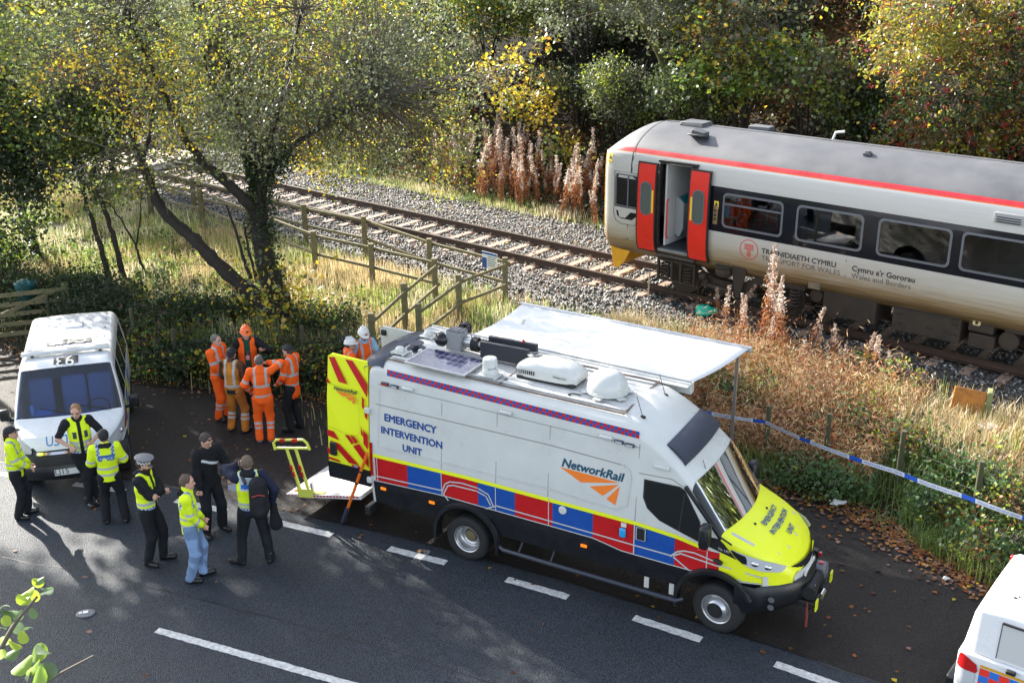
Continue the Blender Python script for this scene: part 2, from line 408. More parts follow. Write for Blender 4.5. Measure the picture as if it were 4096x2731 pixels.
for i, s in enumerate(sa):
    w1 = -2.35+.25*float(fbm(s*.5, 9.)); 
    for j, l in enumerate(np.linspace(w1, 4.5+.3*float(fbm(s*.5, 5.)), 16)):
        p = tw(s, l); edgef = min(1, min(j, 15-j)/1.5)
        P[i][j] = (p.x, p.y, gz(p.x, p.y)-.03+.045*edgef)
mb = MB(); mb.grid(P); mb.build('ballast', bm_, kind='structure', fix=False, smooth=True)
# stones: one lot nobody could count
stone_m = M('stone', (.2, .19, .175), .62, attr=True, spec=.6)
N = 38000
s = rng.uniform(-22, 20, N); l = rng.uniform(-2.55, 4.5, N)+rng.normal(0, .12, N)
keep = (np.abs(l+.02) > .09) & (np.abs(l-1.505) > .09); s, l = s[keep], l[keep]; N = len(s)
px = T0[0]+tc_*s-ts_*l; py = T0[1]+ts_*s+tc_*l; pz = terr(px, py)+.015+rng.uniform(0, .03, N)
base = np.array([[1, 0, 0], [-1, 0, 0], [0, 1, 0], [0, -1, 0], [0, 0, 1], [0, 0, -1], [.6, .6, .5], [-.6, -.5, .6]])[:6]
oct_ = np.array([[0, 2, 4], [2, 1, 4], [1, 3, 4], [3, 0, 4], [2, 0, 5], [1, 2, 5], [3, 1, 5], [0, 3, 5]])
def rotm(n):
    q = rng.normal(size=(n, 4)); q /= np.linalg.norm(q, axis=1)[:, None]; w, x, y, z = q.T
    return np.stack([1-2*(y*y+z*z), 2*(x*y-z*w), 2*(x*z+y*w), 2*(x*y+z*w), 1-2*(x*x+z*z), 2*(y*z-x*w), 2*(x*z-y*w), 2*(y*z+x*w), 1-2*(x*x+y*y)], 1).reshape(n, 3, 3)
sz = rng.uniform(.022, .050, (N, 1, 1))*rng.uniform(.6, 1.25, (N, 1, 3)); vv = (base[None]*(1+rng.uniform(-.25, .25, (N, 6, 1)))*sz) @ rotm(N)
vv += np.stack([px, py, pz], 1)[:, None]
ff = (oct_[None]+np.arange(N)[:, None, None]*6).reshape(-1, 3)
g = rng.choice([.04, .08, .14, .24, .40], N, p=[.26, .27, .22, .15, .10]); tint = np.stack([g*1.05, g, g*.90], 1)
npmesh('ballast_stones', vv.reshape(-1, 3), ff, stone_m, colr=np.repeat(tint, 8, 0), kind='stuff', label='loose grey crushed stone ballast heaped along the railway track', cat='ballast')

# --- sleepers and rails
slp_m = M('steel_sleeper', (.34, .235, .175), .7, var=.3, vscale=6, bump=.02, bscale=30, c2=None)
rust_m = M('rusty_rail', (.060, .035, .024), .6, var=.4, vscale=8, bump=.02, bscale=30)
head_m = M('rail_head', (.22, .17, .14), .38, metal=.7, var=.3, vscale=3)
clip_m = M('chair_iron', (.12, .085, .065), .75, var=.4, vscale=20, bump=.03, bscale=60)
proto = None; n_ = 0
for k, s in enumerate(np.arange(-30.6, 19.5, .70)):
    if -19.3 < s < -16.4: continue
    p = tw(s, .7525, RZ-.20)
    if proto is None:
        root = empty('sleeper', p, TA, label='brown steel sleeper lying across the ballast under both rails', cat='sleeper', group='sleepers under the rails')
        mb = MB(); mb.box((0, 0, -.02), (.26, 2.5, .09), taper=(.75, 1)); mb.build('beam', slp_m, root, bev=.01)
        for yy in (-.7525, .7525):
            mb = MB(); mb.box((0, yy, .032), (.15, .34, .025)); mb.box((0, yy-.1, .06), (.09, .06, .05), taper=(.6, .6)); mb.box((0, yy+.1, .06), (.09, .06, .05), taper=(.6, .6)); mb.build('rail_chair', clip_m, root)
        proto = root
    else:
        root = copy_tree(proto); root.location = p
    if s > 4: root.rotation_euler.z = TA
rail_prof = [(-.07, -.155), (.07, -.155), (.07, -.14), (.012, -.12), (.010, -.045), (.036, -.03), (.036, -.004), (.028, 0), (-.028, 0), (-.036, -.004), (-.036, -.03), (-.010, -.045), (-.012, -.12), (-.07, -.14)]
for l0, lb in ((0, 'nearer of the two rusty brown running rails, closest to the wooden fence'), (1.505, 'farther of the two rusty brown running rails, closest to the wooded hillside')):
    root = empty('rail', tw(0, l0, RZ), TA, label=lb, cat='rail', group='running rails')
    mb = MB(); n = len(rail_prof)
    vs = [(x, a, b) for x in (-45, 36) for a, b in rail_prof]
    mb.add(vs, [(i, (i+1) % n, (i+1) % n+n, i+n) for i in range(n)]+[tuple(range(n)), tuple(range(n, 2*n))]); mb.build('web_and_foot', rust_m, root)
    mb = MB(); mb.b2((-45, -.025, .0005), (36, .025, .003)); mb.build('running_surface', head_m, root)
# --- foot crossing deck at the left
deck_m = M('crossing_deck', (.42, .34, .20), .8, var=.3, vscale=5, bump=.02, bscale=50, c2=(.22, .2, .18))
rub = M('rubber_ramp', (.03, .03, .033), .7, var=.3)
root = empty('level_crossing', tw(-17.9, .75, RZ), TA, label='yellowish foot crossing deck laid between and beside the rails', cat='crossing')
for nm, y0, y1 in (('deck_panel', -.63, .63), ('deck_panel', -2.3, -.9), ('deck_panel', .9, 2.2)):
    mb = MB(); mb.b2((-1.25, y0, -.10), (1.25, y1, -.005)); mb.build(nm, deck_m, root, bev=.01)
for x in (1.26, -1.6):
    mb = MB(); mb.prism([(x, -.14), (x+.36, -.14), (x+(.0 if x > 0 else .36), -.01)], -.6, .6); mb.build('end_ramp', rub, root)

# --- timber post and rail fences
wood_m = M('weathered_timber', (.20, .15, .085), .8, var=.45, vscale=7, bump=.03, bscale=25, c2=(.10, .11, .045))
def fence(name, pts, label, h=1.1, top0=None, rails=(1.0, .5), group=None, rs=.07, pw=.13):
    root = empty(name, pts[0], 0, label=label, cat='fence', group=group)
    o = Vector(pts[0])
    for p in pts:
        q = Vector(p)-o; mb = MB(); mb.b2(q-Vector((pw/2, pw/2, .25)), q+Vector((pw/2, pw/2, h))); mb.build('post', wood_m, root, bev=.008)
    for a, b in zip(pts[:-1], pts[1:]):
        a = Vector(a)-o; b = Vector(b)-o; d = (b-a).normalized(); nrm = Vector((d.y, -d.x, 0))*.085
        for r_ in rails:
            mb = MB(); mb.bar(a+Vector((0, 0, r_))+nrm-d*.07, b+Vector((0, 0, r_))+nrm+d*.07, .045, rs); mb.build('rail', wood_m, root, bev=.004)
    return root
def hp(x, y): p = hit(x, y); return (p.x, p.y, p.z)
rear = [hp(1161, 697), hp(989, 648), hp(840, 592), hp(704, 560), hp(575, 525), hp(449, 492), hp(355, 462), hp(268, 437)]
front = [hp(932, 763), hp(1001, 700), hp(857, 661), hp(726, 629), hp(592, 572), hp(467, 519), hp(349, 495), hp(222, 478)]
p6 = Vector(hp(858, 835)); front = [(p6.x, p6.y, p6.z)]+front
q6 = Vector(hp(965, 815)); q4 = hp(1056, 741)
fence('wooden_fence', [(q6.x, q6.y, q6.z), q4]+rear, 'long two-rail timber fence right beside the railway ballast, with the small notice at its corner', h=1.15)
fence('wooden_fence', front, 'two-rail timber fence nearer the road, running behind the ivy-clad tree trunk', h=1.15)
# notice on the corner of the rear fence
e = Vector(rear[0]); w_ = Vector(rear[1]); dr = (w_-e).normalized()
c = e+dr*.42+Vector((0, 0, 1.02))+Vector((-.06, -.13, 0))
root = empty('notice_sign', c, math.atan2(dr.y, dr.x)+math.pi, label='small white and blue notice fixed to the corner of the trackside fence', cat='sign')
white = M('sign_white', (.75, .76, .74), .4); blue = M('sign_blue', (.02, .09, .32), .4); ink = M('ink', (.03, .03, .035), .6)
mb = MB(); mb.box((0, 0, 0), (.50, .012, .42)); mb.build('board', white, root)
mb = MB(); mb.b2((-.245, -.010, -.20), (-.09, -.007, .06)); mb.b2((-.245, -.010, .15), (.245, -.007, .205)); mb.build('coloured_panel', blue, root)
mb = MB(); 
for k in range(5): mb.b2((-.06, -.010, .10-.055*k), (.22-.04*(k % 2), -.007, .115-.055*k))
mb.build('printed_lines', ink, root)
# ================================================================ TRAIN
tr = empty('train', tw(0, 0, RZ), TA, label='grey and red passenger train standing on the rails with its front door open', cat='train')
def silvermat():
    m = bpy.data.materials.new('train_silver'); m.use_nodes = True; nt = m.node_tree; b = nt.nodes['Principled BSDF']; L = nt.links.new
    tc = nod(nt, 'ShaderNodeTexCoord'); mp = nod(nt, 'ShaderNodeMapping'); mp.inputs['Scale'].default_value = (.35, 2, 6); L(tc.outputs['Object'], mp.inputs[0])
    n = nod(nt, 'ShaderNodeTexNoise'); n.inputs['Scale'].default_value = 3; n.inputs['Detail'].default_value = 6; L(mp.outputs[0], n.inputs['Vector'])
    sx = nod(nt, 'ShaderNodeSeparateXYZ'); L(tc.outputs['Object'], sx.inputs[0])
    ad = nod(nt, 'ShaderNodeMath', operation='MULTIPLY_ADD'); L(n.outputs['Fac'], ad.inputs[0]); ad.inputs[1].default_value = .5; L(sx.outputs['Z'], ad.inputs[2])
    cr = nod(nt, 'ShaderNodeValToRGB'); mr = nod(nt, 'ShaderNodeMapRange'); mr.inputs[1].default_value = 1.05; mr.inputs[2].default_value = 2.1; L(ad.outputs[0], mr.inputs[0]); L(mr.outputs[0], cr.inputs[0])
    e = cr.color_ramp.elements; e[0].color = (.085, .050, .018, 1); e[1].color = (.52, .51, .48, 1); q = e.new(.28); q.color = (.30, .215, .11, 1); q = e.new(.6); q.color = (.46, .43, .36, 1)
    L(cr.outputs[0], b.inputs['Base Color']); b.inputs['Metallic'].default_value = .15; b.inputs['Roughness'].default_value = .42
    bu = nod(nt, 'ShaderNodeBump'); bu.inputs['Distance'].default_value = .004; L(n.outputs['Fac'], bu.inputs['Height']); L(bu.outputs[0], b.inputs['Normal'])
    return m
silver = silvermat()
roofm = M('train_roof', (.105, .108, .118), .52, metal=.1, var=.25, vscale=1.2, bump=.01, bscale=8)
redm = M('train_red', (.50, .018, .028), .38, var=.15, vscale=3); orangem = M('stripe_orange', (.55, .08, .01), .4)
yel = M('warning_yellow', (.80, .40, .02), .45, var=.2, vscale=3, c2=(.62, .28, .01)); blackm = M('black_rubber', (.012, .012, .013), .55)
doorred = M('door_red', (.72, .022, .012), .35, var=.12, vscale=2); dgrey = M('dark_grime', (.040, .029, .020), .8, var=.5, vscale=4, bump=.03, bscale=20)
dblack = M('under_black', (.012, .011, .010), .85); band = M('band_black', (.008, .009, .013), .16, coat=.3)
grey = M('light_grey', (.35, .36, .36), .5); whitep = M('interior_white', (.72, .72, .70), .45)
def glassmat(name, tint, g=.0, rough=.02):
    m = bpy.data.materials.new(name); m.use_nodes = True; nt = m.node_tree; nt.nodes.clear(); L = nt.links.new
    t = nod(nt, 'ShaderNodeBsdfTransparent'); t.inputs[0].default_value = (*tint, 1); gl = nod(nt, 'ShaderNodeBsdfGlossy'); gl.inputs['Roughness'].default_value = rough
    fr = nod(nt, 'ShaderNodeFresnel'); fr.inputs[0].default_value = 1.6; ad = nod(nt, 'ShaderNodeMath', operation='ADD'); ad.inputs[1].default_value = g; L(fr.outputs[0], ad.inputs[0])
    x = nod(nt, 'ShaderNodeMixShader'); L(ad.outputs[0], x.inputs[0]); L(t.outputs[0], x.inputs[1]); L(gl.outputs[0], x.inputs[2]); o = nod(nt, 'ShaderNodeOutputMaterial'); L(x.outputs[0], o.inputs[0]); return m
tglass = glassmat('train_glass', (.24, .25, .28), .12)
CY = .7525
HP = [(1.06, .80), (1.13, .87), (1.20, .96), (1.26, 1.06), (1.285, 1.12), (1.32, 1.25), (1.34, 1.42), (1.35, 1.60), (1.35, 1.775), (1.35, 1.93), (1.35, 2.25), (1.348, 2.63), (1.343, 2.775), (1.325, 2.98), (1.30, 3.12), (1.285, 3.18), (1.262, 3.235), (1.25, 3.26), (1.20, 3.34), (1.12, 3.42), (.98, 3.52), (.80, 3.61), (.6, 3.69), (.4, 3.745), (.2, 3.78), (0, 3.79)]
HZ = [p[1] for p in HP]; HW = [p[0] for p in HP]
def hw(z): return float(np.interp(z, HZ, HW))
XE = 27.0
def nose(x):   # roof height and width factor near the cab end
    t = np.interp(x, [4.06, 4.10, 4.2, 4.35, 4.6, 4.86, 5.2], [.0, .22, .48, .70, .89, .98, 1.]); w = np.interp(x, [4.06, 4.12, 4.3, 4.6, 5], [.90, .955, .985, 1, 1]); return float(t), float(w)
def tp(x, w, z, sgn):
    t, f = nose(x)
    if z > 3.18:
        z2 = 3.18+(z-3.18)*max(t, .05); return (x, CY+sgn*w*f, z2)
    return (x, CY+sgn*w*f, z)
WX = [(7.285, 8.73), (9.03, 10.50), (10.80, 12.27), (12.45, 13.95), (14.2, 15.7), (15.95, 17.4), (17.7, 19.2), (20, 21.5)]
xs = sorted(set([4.06, 4.08, 4.12, 4.2, 4.3, 4.45, 4.6, 4.86, 5.2, 5.66, 6.56, 7.02, XE]+[q for w in WX for q in (w[0]+.02, w[1]-.02)]+[4.42, 5.10]))
rows = [[tp(x, w, z, -1) for w, z in HP]+[tp(x, w, z, 1) for w, z in HP[::-1][1:]] for x in xs]
mb = MB(); n = len(rows[0]); zl = [p[1] for p in HP]; zl = zl+zl[::-1][1:]
vs = [p for r_ in rows for p in r_]; mb.add(vs, [])
WZ = (1.93, 2.63)
for i in range(len(xs)-1):
    xm = (xs[i]+xs[i+1])/2
    for j in range(n-1):
        zm = (zl[j]+zl[j+1])/2; near = j < len(HP)-1
        if near and 5.66 < xm < 6.56 and 1.12 < zm < 3.12: continue
        if near and any(a < xm < b for a, b in WX) and WZ[0] < zm < WZ[1]: continue
        if near and 4.42 < xm < 5.10 and 1.93 < zm < 2.63: continue
        mi = 0 if zm < 3.235 else (3 if zm < 3.26 else (1 if zm < 3.31 else 2))
        if zm > 3.34 and xm < 4.1: mi = 2
        mb.f.append((i*n+j, (i+1)*n+j, (i+1)*n+j+1, i*n+j+1)); mb.mi.append(mi)
mb.build('body', [silver, redm, roofm, orangem], tr, smooth=True, ang=50, fix=True)
# front end: yellow face with black gangway
mb = MB(); fr_ = [tp(4.06, w, z, -1) for w, z in HP]+[tp(4.06, w, z, 1) for w, z in HP[::-1][1:]]
mb.add(fr_, [tuple(range(len(fr_)))]); fp = mb.build('front_end', yel, tr)
mb = MB(); mb.b2((3.90, CY-.42, 1.05), (4.055, CY+.42, 3.30)); mb.build('gangway', blackm, fp, bev=.05)
for sgn in (-1, 1):
    mb = MB(); mb.b2((4.035, CY+sgn*.55, 2.05), (4.057, CY+sgn*1.05, 2.75)); mb.build('windscreen', band, fp)
# yellow edge strip along the side of the face
mb = MB(); P = []
for z in np.linspace(.95, 3.15, 14): 
    w = hw(z); P.append([(4.05, CY-w*.90-.004, z), (4.075, CY-w*.925-.005, z), (4.10, CY-w*.945-.006, z)])
mb.grid(P); mb.build('edge_strip', yel, fp, fix=False)
# roof seam rings
mb = MB()
for x in (4.86,):
    P = [[Vector(tp(x+dx, w+.004, z+.004, -1)) for w, z in HP[12:]]+[Vector(tp(x+dx, w+.004, z+.004, 1)) for w, z in HP[::-1][1:14]] for dx in (-.012, .012)]
    mb.grid(P)
mb.build('roof_seam', blackm, tr, fix=False)
def side_fn(off=.004):
    return lambda x, z: (x, CY-(hw(z))*nose(x)[1]-off, z)
sf = side_fn(.004)
def patch(poly_rows, name, mat, parent, off=.004, **k):
    f = side_fn(off); mb = MB(); mb.grid([[f(x, z) for x, z in r_] for r_ in poly_rows]); return mb.build(name, mat, parent, fix=False, smooth=True, **k)
def rrect(x0, z0, x1, z1, r, n=6):
    pts = []
    for cx, cz, a0 in ((x1-r, z1-r, 0), (x0+r, z1-r, 90), (x0+r, z0+r, 180), (x1-r, z0+r, 270)):
        for k in range(n+1):
            a = R(a0+90*k/n); pts.append((cx+r*math.cos(a), cz+r*math.sin(a)))
    return pts
def ring(outer, inner, fn0, fn1, mb, m=0):
    n = len(outer); vs = [fn0(*p) for p in outer]+[fn1(*p) for p in outer]+[fn1(*p) for p in inner]+[fn0(*p) for p in inner]
    fs = []
    for i in range(n):
        j = (i+1) % n
        for a in range(3): fs.append((a*n+i, a*n+j, (a+1)*n+j, (a+1)*n+i))
    mb.add(vs, fs, m)
# black window band with openings: strips between windows, sills above and below
bx = [7.02]+[q for w in WX for q in w]+[XE]
mb = MB(); f = side_fn(.003)
zr1 = [1.775, 1.83, 1.895]; zr2 = [2.665, 2.72, 2.775]
for zz in (zr1, zr2): mb.grid([[f(x, z) for x in np.arange(6.90, XE, .5)] for z in zz])
for k in range(0, len(bx)-1, 2): mb.grid([[f(x, z) for x in (bx[k]+(.0 if k else -.12), bx[k+1])] for z in np.linspace(1.895, 2.665, 5)])
mb.build('window_band', band, tr, fix=False)
frm = M('window_frame', (.17, .18, .20), .35, metal=.4)
for k, (a, b) in enumerate(WX):
    z0, z1 = 1.895, 2.665
    mb = MB(); ring(rrect(a-.0, z0, b+.0, z1, .11), rrect(a+.045, z0+.045, b-.045, z1-.045, .09), side_fn(.002), side_fn(.012), mb)
    # corner fillers
    wn = mb.build('window', frm, tr, fix=True)
    mb = MB()
    for (cx, cz, qx, qz) in ((a, z0, 1, 1), (b, z0, -1, 1), (a, z1, 1, -1), (b, z1, -1, -1)):
        cpt = f(cx, cz); arc = [f(cx+qx*(.11-.11*math.cos(R(t))), cz+qz*(.11-.11*math.sin(R(t)))) for t in range(0, 91, 15)]
        mb.add([cpt]+arc, [(0, i+1, i+2) for i in range(6)])
    mb.build('corner', band, wn, fix=False)
    mb = MB(); gf = side_fn(-.004); mb.add([gf(*p) for p in rrect(a+.03, z0+.03, b-.03, z1-.03, .09)], [tuple(range(28))]); mb.build('pane', tglass, wn, fix=False)
    if k in (0, 4):
        mb = MB(); q = side_fn(.010); mb.bar(q(a+.04, 2.42), q(b-.04, 2.42), .03, .03); mb.build('transom', frm, wn)
# cab side window
mb = MB(); ring(rrect(4.44, 1.95, 5.10, 2.72, .04), rrect(4.47, 1.98, 5.07, 2.69, .03), side_fn(.0), side_fn(.012), mb); mb.bar(side_fn(.008)(4.80, 1.98), side_fn(.008)(4.80, 2.69), .03, .03); wn = mb.build('cab_window', frm, tr)
mb = MB(); gf = side_fn(.003); mb.add([gf(*p) for p in rrect(4.45, 1.95, 5.09, 2.71, .03)], [tuple(range(28))]); mb.build('pane', band, wn, fix=False)
mb = MB(); gf = side_fn(.003); mb.add([gf(*p) for p in [(4.47, 1.84), (5.09, 1.84), (5.02, 1.74), (4.92, 1.66), (4.62, 1.66), (4.50, 1.72)]], [tuple(range(6))]); mb.build('lower_cab_window', band, tr, fix=False)
def line_obj(pts, name, w=.012, mat=blackm, off=.004, parent=tr):
    g_ = side_fn(off); mb = MB(); 
    for a, b in zip(pts[:-1], pts[1:]): mb.bar(g_(*a), g_(*b), w, w*.5)
    return mb.build(name, mat, parent)
line_obj([(4.885, 3.15), (4.885, 2.76)], 'panel_seam'); line_obj([(4.40, 2.76), (4.40, 1.75), (4.46, 1.60), (4.62, 1.54), (4.98, 1.54), (5.12, 1.68)], 'cab_window_surround'); line_obj([(4.40, 2.76), (5.12, 2.76)], 'cab_window_surround')
line_obj([(4.20, 1.19), (4.80, 1.17), (4.80, 1.54)], 'panel_seam')
# warning stickers
def sticker(x, z, w, h, parent=tr):
    g_ = side_fn(.007); g2 = side_fn(.010)
    mb = MB(); mb.add([g_(x-w/2, z-h/2), g_(x+w/2, z-h/2), g_(x+w/2, z+h/2), g_(x-w/2, z+h/2)], [(0, 1, 2, 3)]); s = mb.build('warning_label', M('lab_y', (.85, .62, .05), .5), parent, fix=False)
    mb = MB(); mb.add([g2(x-w*.35, z-h*.1), g2(x+w*.35, z-h*.1), g2(x, z+h*.4)], [(0, 1, 2)]); mb.add([g2(x-w*.4, z-h*.4), g2(x+w*.4, z-h*.4), g2(x+w*.4, z-h*.3), g2(x-w*.4, z-h*.3)], [(0, 1, 2, 3)]); mb.build('symbol', ink, s, fix=False)
sticker(4.235, 3.03, .12, .22); sticker(7.13, 2.37, .11, .16)
mb = MB(); mb.box(side_fn(.012)(7.12, 2.14), (.11, .025, .42)); bp = mb.build('door_button_panel', M('brass', (.30, .20, .10), .4, metal=.6), tr, bev=.01)
mb = MB(); 
for z in (2.24, 2.14, 2.05): mb.lathe([(.018, 0), (.028, -.0), (.028, -.012), (.0, -.014)], side_fn(.025)(7.12, z), 'Y', 10)
mb.build('button', blackm, bp)
# doors: two curved leaves standing proud of the body
def leaf(x0, x1, sgn):
    zs = [1.0, 1.08, 1.2, 1.35, 1.5, 1.75, 2.1, 2.5, 2.8, 3.09]
    def L_(off, a, b, z0, z1, nm, mat, par, th=.0):
        f0 = side_fn(off); zz = [z for z in zs if z0 < z < z1]; zz = [z0]+zz+[z1]
        mb = MB(); A = [[f0(x, z) for x in (a, b)] for z in zz]; mb.grid(A)
        if th:
            f1 = side_fn(off-th); B = [[f1(x, z) for x in (a, b)] for z in zz]; mb.grid(B)
            for q in (0, 1): mb.grid([[A[i][q], B[i][q]] for i in range(len(zz))])
            mb.grid([A[0], B[0]]); mb.grid([A[-1], B[-1]])
        return mb.build(nm, mat, par, smooth=True, ang=30)
    d = L_(.105, x0, x1, 1.0, 3.09, 'door', blackm, tr, .05)
    L_(.109, x0+.035, x1-.035, 1.04, 3.055, 'door_skin', doorred, d)
    xc = (x0+x1)/2-.0*sgn
    f2 = side_fn(.115); f3 = side_fn(.125); mb = MB(); o_ = rrect(xc-.15, 1.88, xc+.15, 2.66, .145, 8); i_ = rrect(xc-.125, 1.905, xc+.125, 2.635, .12, 8); ring(o_, i_, side_fn(.108), f3, mb); w = mb.build('door_window', frm, d)
    mb = MB(); mb.add([side_fn(.114)(*p) for p in i_], [tuple(range(len(i_)))]); mb.build('pane', M('door_pane', (.10, .115, .105), .12, coat=.2), w, fix=False)
    # yellow saw-tooth strip
    xe = x1-.075 if sgn > 0 else x0+.075; mb = MB(); q = side_fn(.113); s = 1 if sgn > 0 else -1
    mb.add([q(xe-s*.035, 1.95), q(xe, 1.95), q(xe, 2.48), q(xe-s*.035, 2.48)], [(0, 1, 2, 3)])
    for k in range(11): z = 1.95+.53*k/11; mb.add([q(xe, z), q(xe+s*.025, z+.024), q(xe, z+.048)], [(0, 1, 2)])
    mb.build('warning_strip', M('strip_y', (.85, .65, .03), .5), d, fix=False)
    return d
leaf(5.10, 5.62, 1); leaf(6.47, 7.0, -1)
# door surround
mb = MB()
for a, b in (((5.64, 1.12), (5.64, 3.15)), ((6.58, 1.12), (6.58, 3.15))):
    for i in range(8):
        z0 = a[1]+(b[1]-a[1])*i/8; z1 = a[1]+(b[1]-a[1])*(i+1)/8; mb.bar(side_fn(.0)(a[0], z0), side_fn(.0)(a[0], z1), .05, .09)
mb.bar(side_fn(.02)(5.60, 3.15), side_fn(.02)(6.62, 3.15), .09, .06); mb.bar(side_fn(.05)(5.62, 3.10), side_fn(.07)(6.5, 3.12), .02, .02)
mb.build('door_surround', blackm, tr, bev=.01)
mb = MB(); mb.b2((5.62, CY-1.33, 1.06), (6.6, CY-1.0, 1.125)); mb.build('door_sill', M('sill', (.30, .31, .33), .35, metal=.5, var=.3), tr, bev=.01)
mb = MB(); mb.b2((5.60, CY-1.34, .93), (6.62, CY-1.05, 1.0)); mb.build('step_board', M('stepb', (.05, .04, .035), .5), tr, bev=.01)
# interior
intd = M('interior_dark', (.030, .032, .036), .7)
mb = MB(); mb.b2((4.2, CY-1.24, 1.13), (XE-.2, CY+1.24, 1.16)); mb.build('floor', intd, tr)
mb = MB(); mb.b2((5.70, CY-1.18, 1.165), (5.74, CY+.1, 3.15)); bh = mb.build('bulkhead', whitep, tr)
mb = MB(); mb.prism([(5.741, 1.35), (5.741, 2.2), (5.80, 2.25), (5.97, 2.10), (5.97, 1.5), (5.88, 1.30)], CY-.80, CY-.25); cb = mb.build('door_control_cabinet', grey, bh, bev=.015)
mb = MB(); mb.add([(5.83, CY-.76, 2.245), (5.985, CY-.76, 2.105), (5.985, CY-.30, 2.105), (5.83, CY-.30, 2.245)], [(0, 1, 2, 3)]); mb.build('screen', M('teal', (.02, .22, .25), .3), cb, fix=False)
mb = MB(); mb.tube([(5.80, CY-1.19, 1.35), (5.80, CY-1.24, 1.42), (5.80, CY-1.24, 2.2), (5.80, CY-1.19, 2.27)], .018, 8); mb.build('grab_rail', doorred, bh, smooth=True)
mb = MB(); mb.b2((6.62, CY-1.2, 1.165), (6.66, CY+.2, 3.2)); mb.b2((5.745, CY+.12, 1.165), (6.62, CY+.16, 3.2)); mb.build('partition', intd, tr)
mb = MB(); mb.b2((4.2, CY+1.2, 1.16), (XE-.2, CY+1.22, 3.2)); mb.b2((4.2, CY-1.2, 3.12), (XE-.2, CY+1.2, 3.15)); mb.build('lining', intd, tr)
seatm = M('seat_fabric', (.05, .07, .14), .8)
for k, (a, b) in enumerate(WX[:5]):
    for x in (a+.15, b-.1):
        for yy in (-.85, .85):
            mb = MB(); mb.box((x, CY+yy, 1.95), (.12, .9, .95)); mb.box((x+.22, CY+yy, 1.6), (.42, .9, .14)); mb.build('seat', seatm, tr, bev=.04)
    mb = MB(); mb.b2((a+.5, CY-1.15, 1.88), (b-.45, CY-.45, 1.91)); mb.build('table', grey, tr)
# side lettering
lm = M('lettering', (.045, .045, .05), .5); lm2 = M('lettering_light', (.10, .10, .10), .5)
def tside(x0, z0): return lambda u, v: sf(x0+u, z0+v)
text_obj('TRAFNIDIAETH CYMRU', 'lettering', lm, tside(8.29, 1.478), tr, size=.17, width=1.70, bold=.004)
text_obj('TRANSPORT FOR WALES', 'lettering', lm2, tside(8.29, 1.318), tr, size=.17, width=1.80)
text_obj("Cymru a'r Gororau", 'lettering', lm, tside(10.34, 1.478), tr, size=.17, width=1.30, bold=.004)
text_obj('Wales and Borders', 'lettering', lm2, tside(10.34, 1.322), tr, size=.17, width=1.24)
mb = MB(); mb.add([sf(10.20, 1.29), sf(10.212, 1.29), sf(10.212, 1.69), sf(10.20, 1.69)], [(0, 1, 2, 3)]); mb.build('divider_line', lm2, tr, fix=False)
lr = M('logo_red', (.60, .03, .03), .5); mb = MB(); n = 40; cx, cz = 7.985, 1.50; f0 = side_fn(.004)
mb.grid([[f0(cx+r_*math.cos(2*math.pi*i/n), cz+r_*math.sin(2*math.pi*i/n)) for i in range(n)] for r_ in (.208, .225)], close=True)
for k in range(3): z = cz+.09-.045*k; mb.add([f0(cx-.11, z), f0(cx+.11, z), f0(cx+.11, z+.026), f0(cx-.11, z+.026)], [(0, 1, 2, 3)])
for k in range(4): z = cz-.045-.038*k; mb.add([f0(cx-.05, z), f0(cx+.05, z), f0(cx+.05, z+.022), f0(cx-.05, z+.022)], [(0, 1, 2, 3)])
mb.build('round_emblem', lr, tr, fix=False)
# louvre
mb = MB(); f0 = side_fn(.02); mb.box(f0(13.24, 3.02), (.54, .03, .20)); lv = mb.build('ventilation_grille', grey, tr, bev=.005)
mb = MB(); 
for k in range(4): mb.box(side_fn(.038)(13.24, 2.955+.042*k), (.44, .006, .02))
mb.build('slot', blackm, lv)
# roof fittings
def rz(y): return float(np.interp(abs(y-CY), HW[::-1], HZ[::-1]))
mb = MB(); mb.box((5.72, CY, rz(CY)+.03), (.62, .50, .08), taper=(.9, .86)); mb.build('roof_hatch', roofm, tr, bev=.01)
mb = MB(); mb.box((6.25, .02, rz(.02)+.03), (.46, .36, .02), rot=(R(-22), 0, 0)); mb.prism([(6.08, rz(.02)+.05), (6.42, rz(.02)+.05), (6.42, rz(.02)+.14), (6.12, rz(.02)+.20)], -.10, .16); mb.build('roof_scoop', roofm, tr, bev=.01)
mb = MB(); mb.box((10.1, .2, rz(.2)+.02), (.16, .14, .06)); mb.box((10.1, .2, rz(.2)+.065), (.10, .08, .03)); mb.build('roof_vent', roofm, tr, bev=.006)
mb = MB(); mb.box((7.1, CY+.55, rz(CY+.55)+.06), (.5, .3, .12)); mb.build('roof_box', roofm, tr, bev=.01)
mb = MB(); mb.tube([(8.85, CY+.5, rz(CY+.5)), (8.9, CY+.5, rz(CY+.5)+.16), (9.1, CY+.5, rz(CY+.5)+.2)], .03); mb.build('aerial', M('whitemetal', (.6, .6, .6), .4), tr)
mb = MB(); mb.b2((4.9, CY-.012, 3.788), (XE, CY+.012, 3.80)); mb.build('roof_ridge', roofm, tr)
# obstacle deflector
mb = MB(); yy = CY-1.06
mb.prism([(4.12, .99), (4.74, .975), (4.70, .80), (4.55, .52), (4.36, .34), (4.26, .36)], yy-.02, yy+.02); mb.prism([(4.10, .99), (4.14, .99), (4.29, .34), (4.26, .34)], yy, CY+1.06); mb.build('deflector', yel, tr, bev=.008)
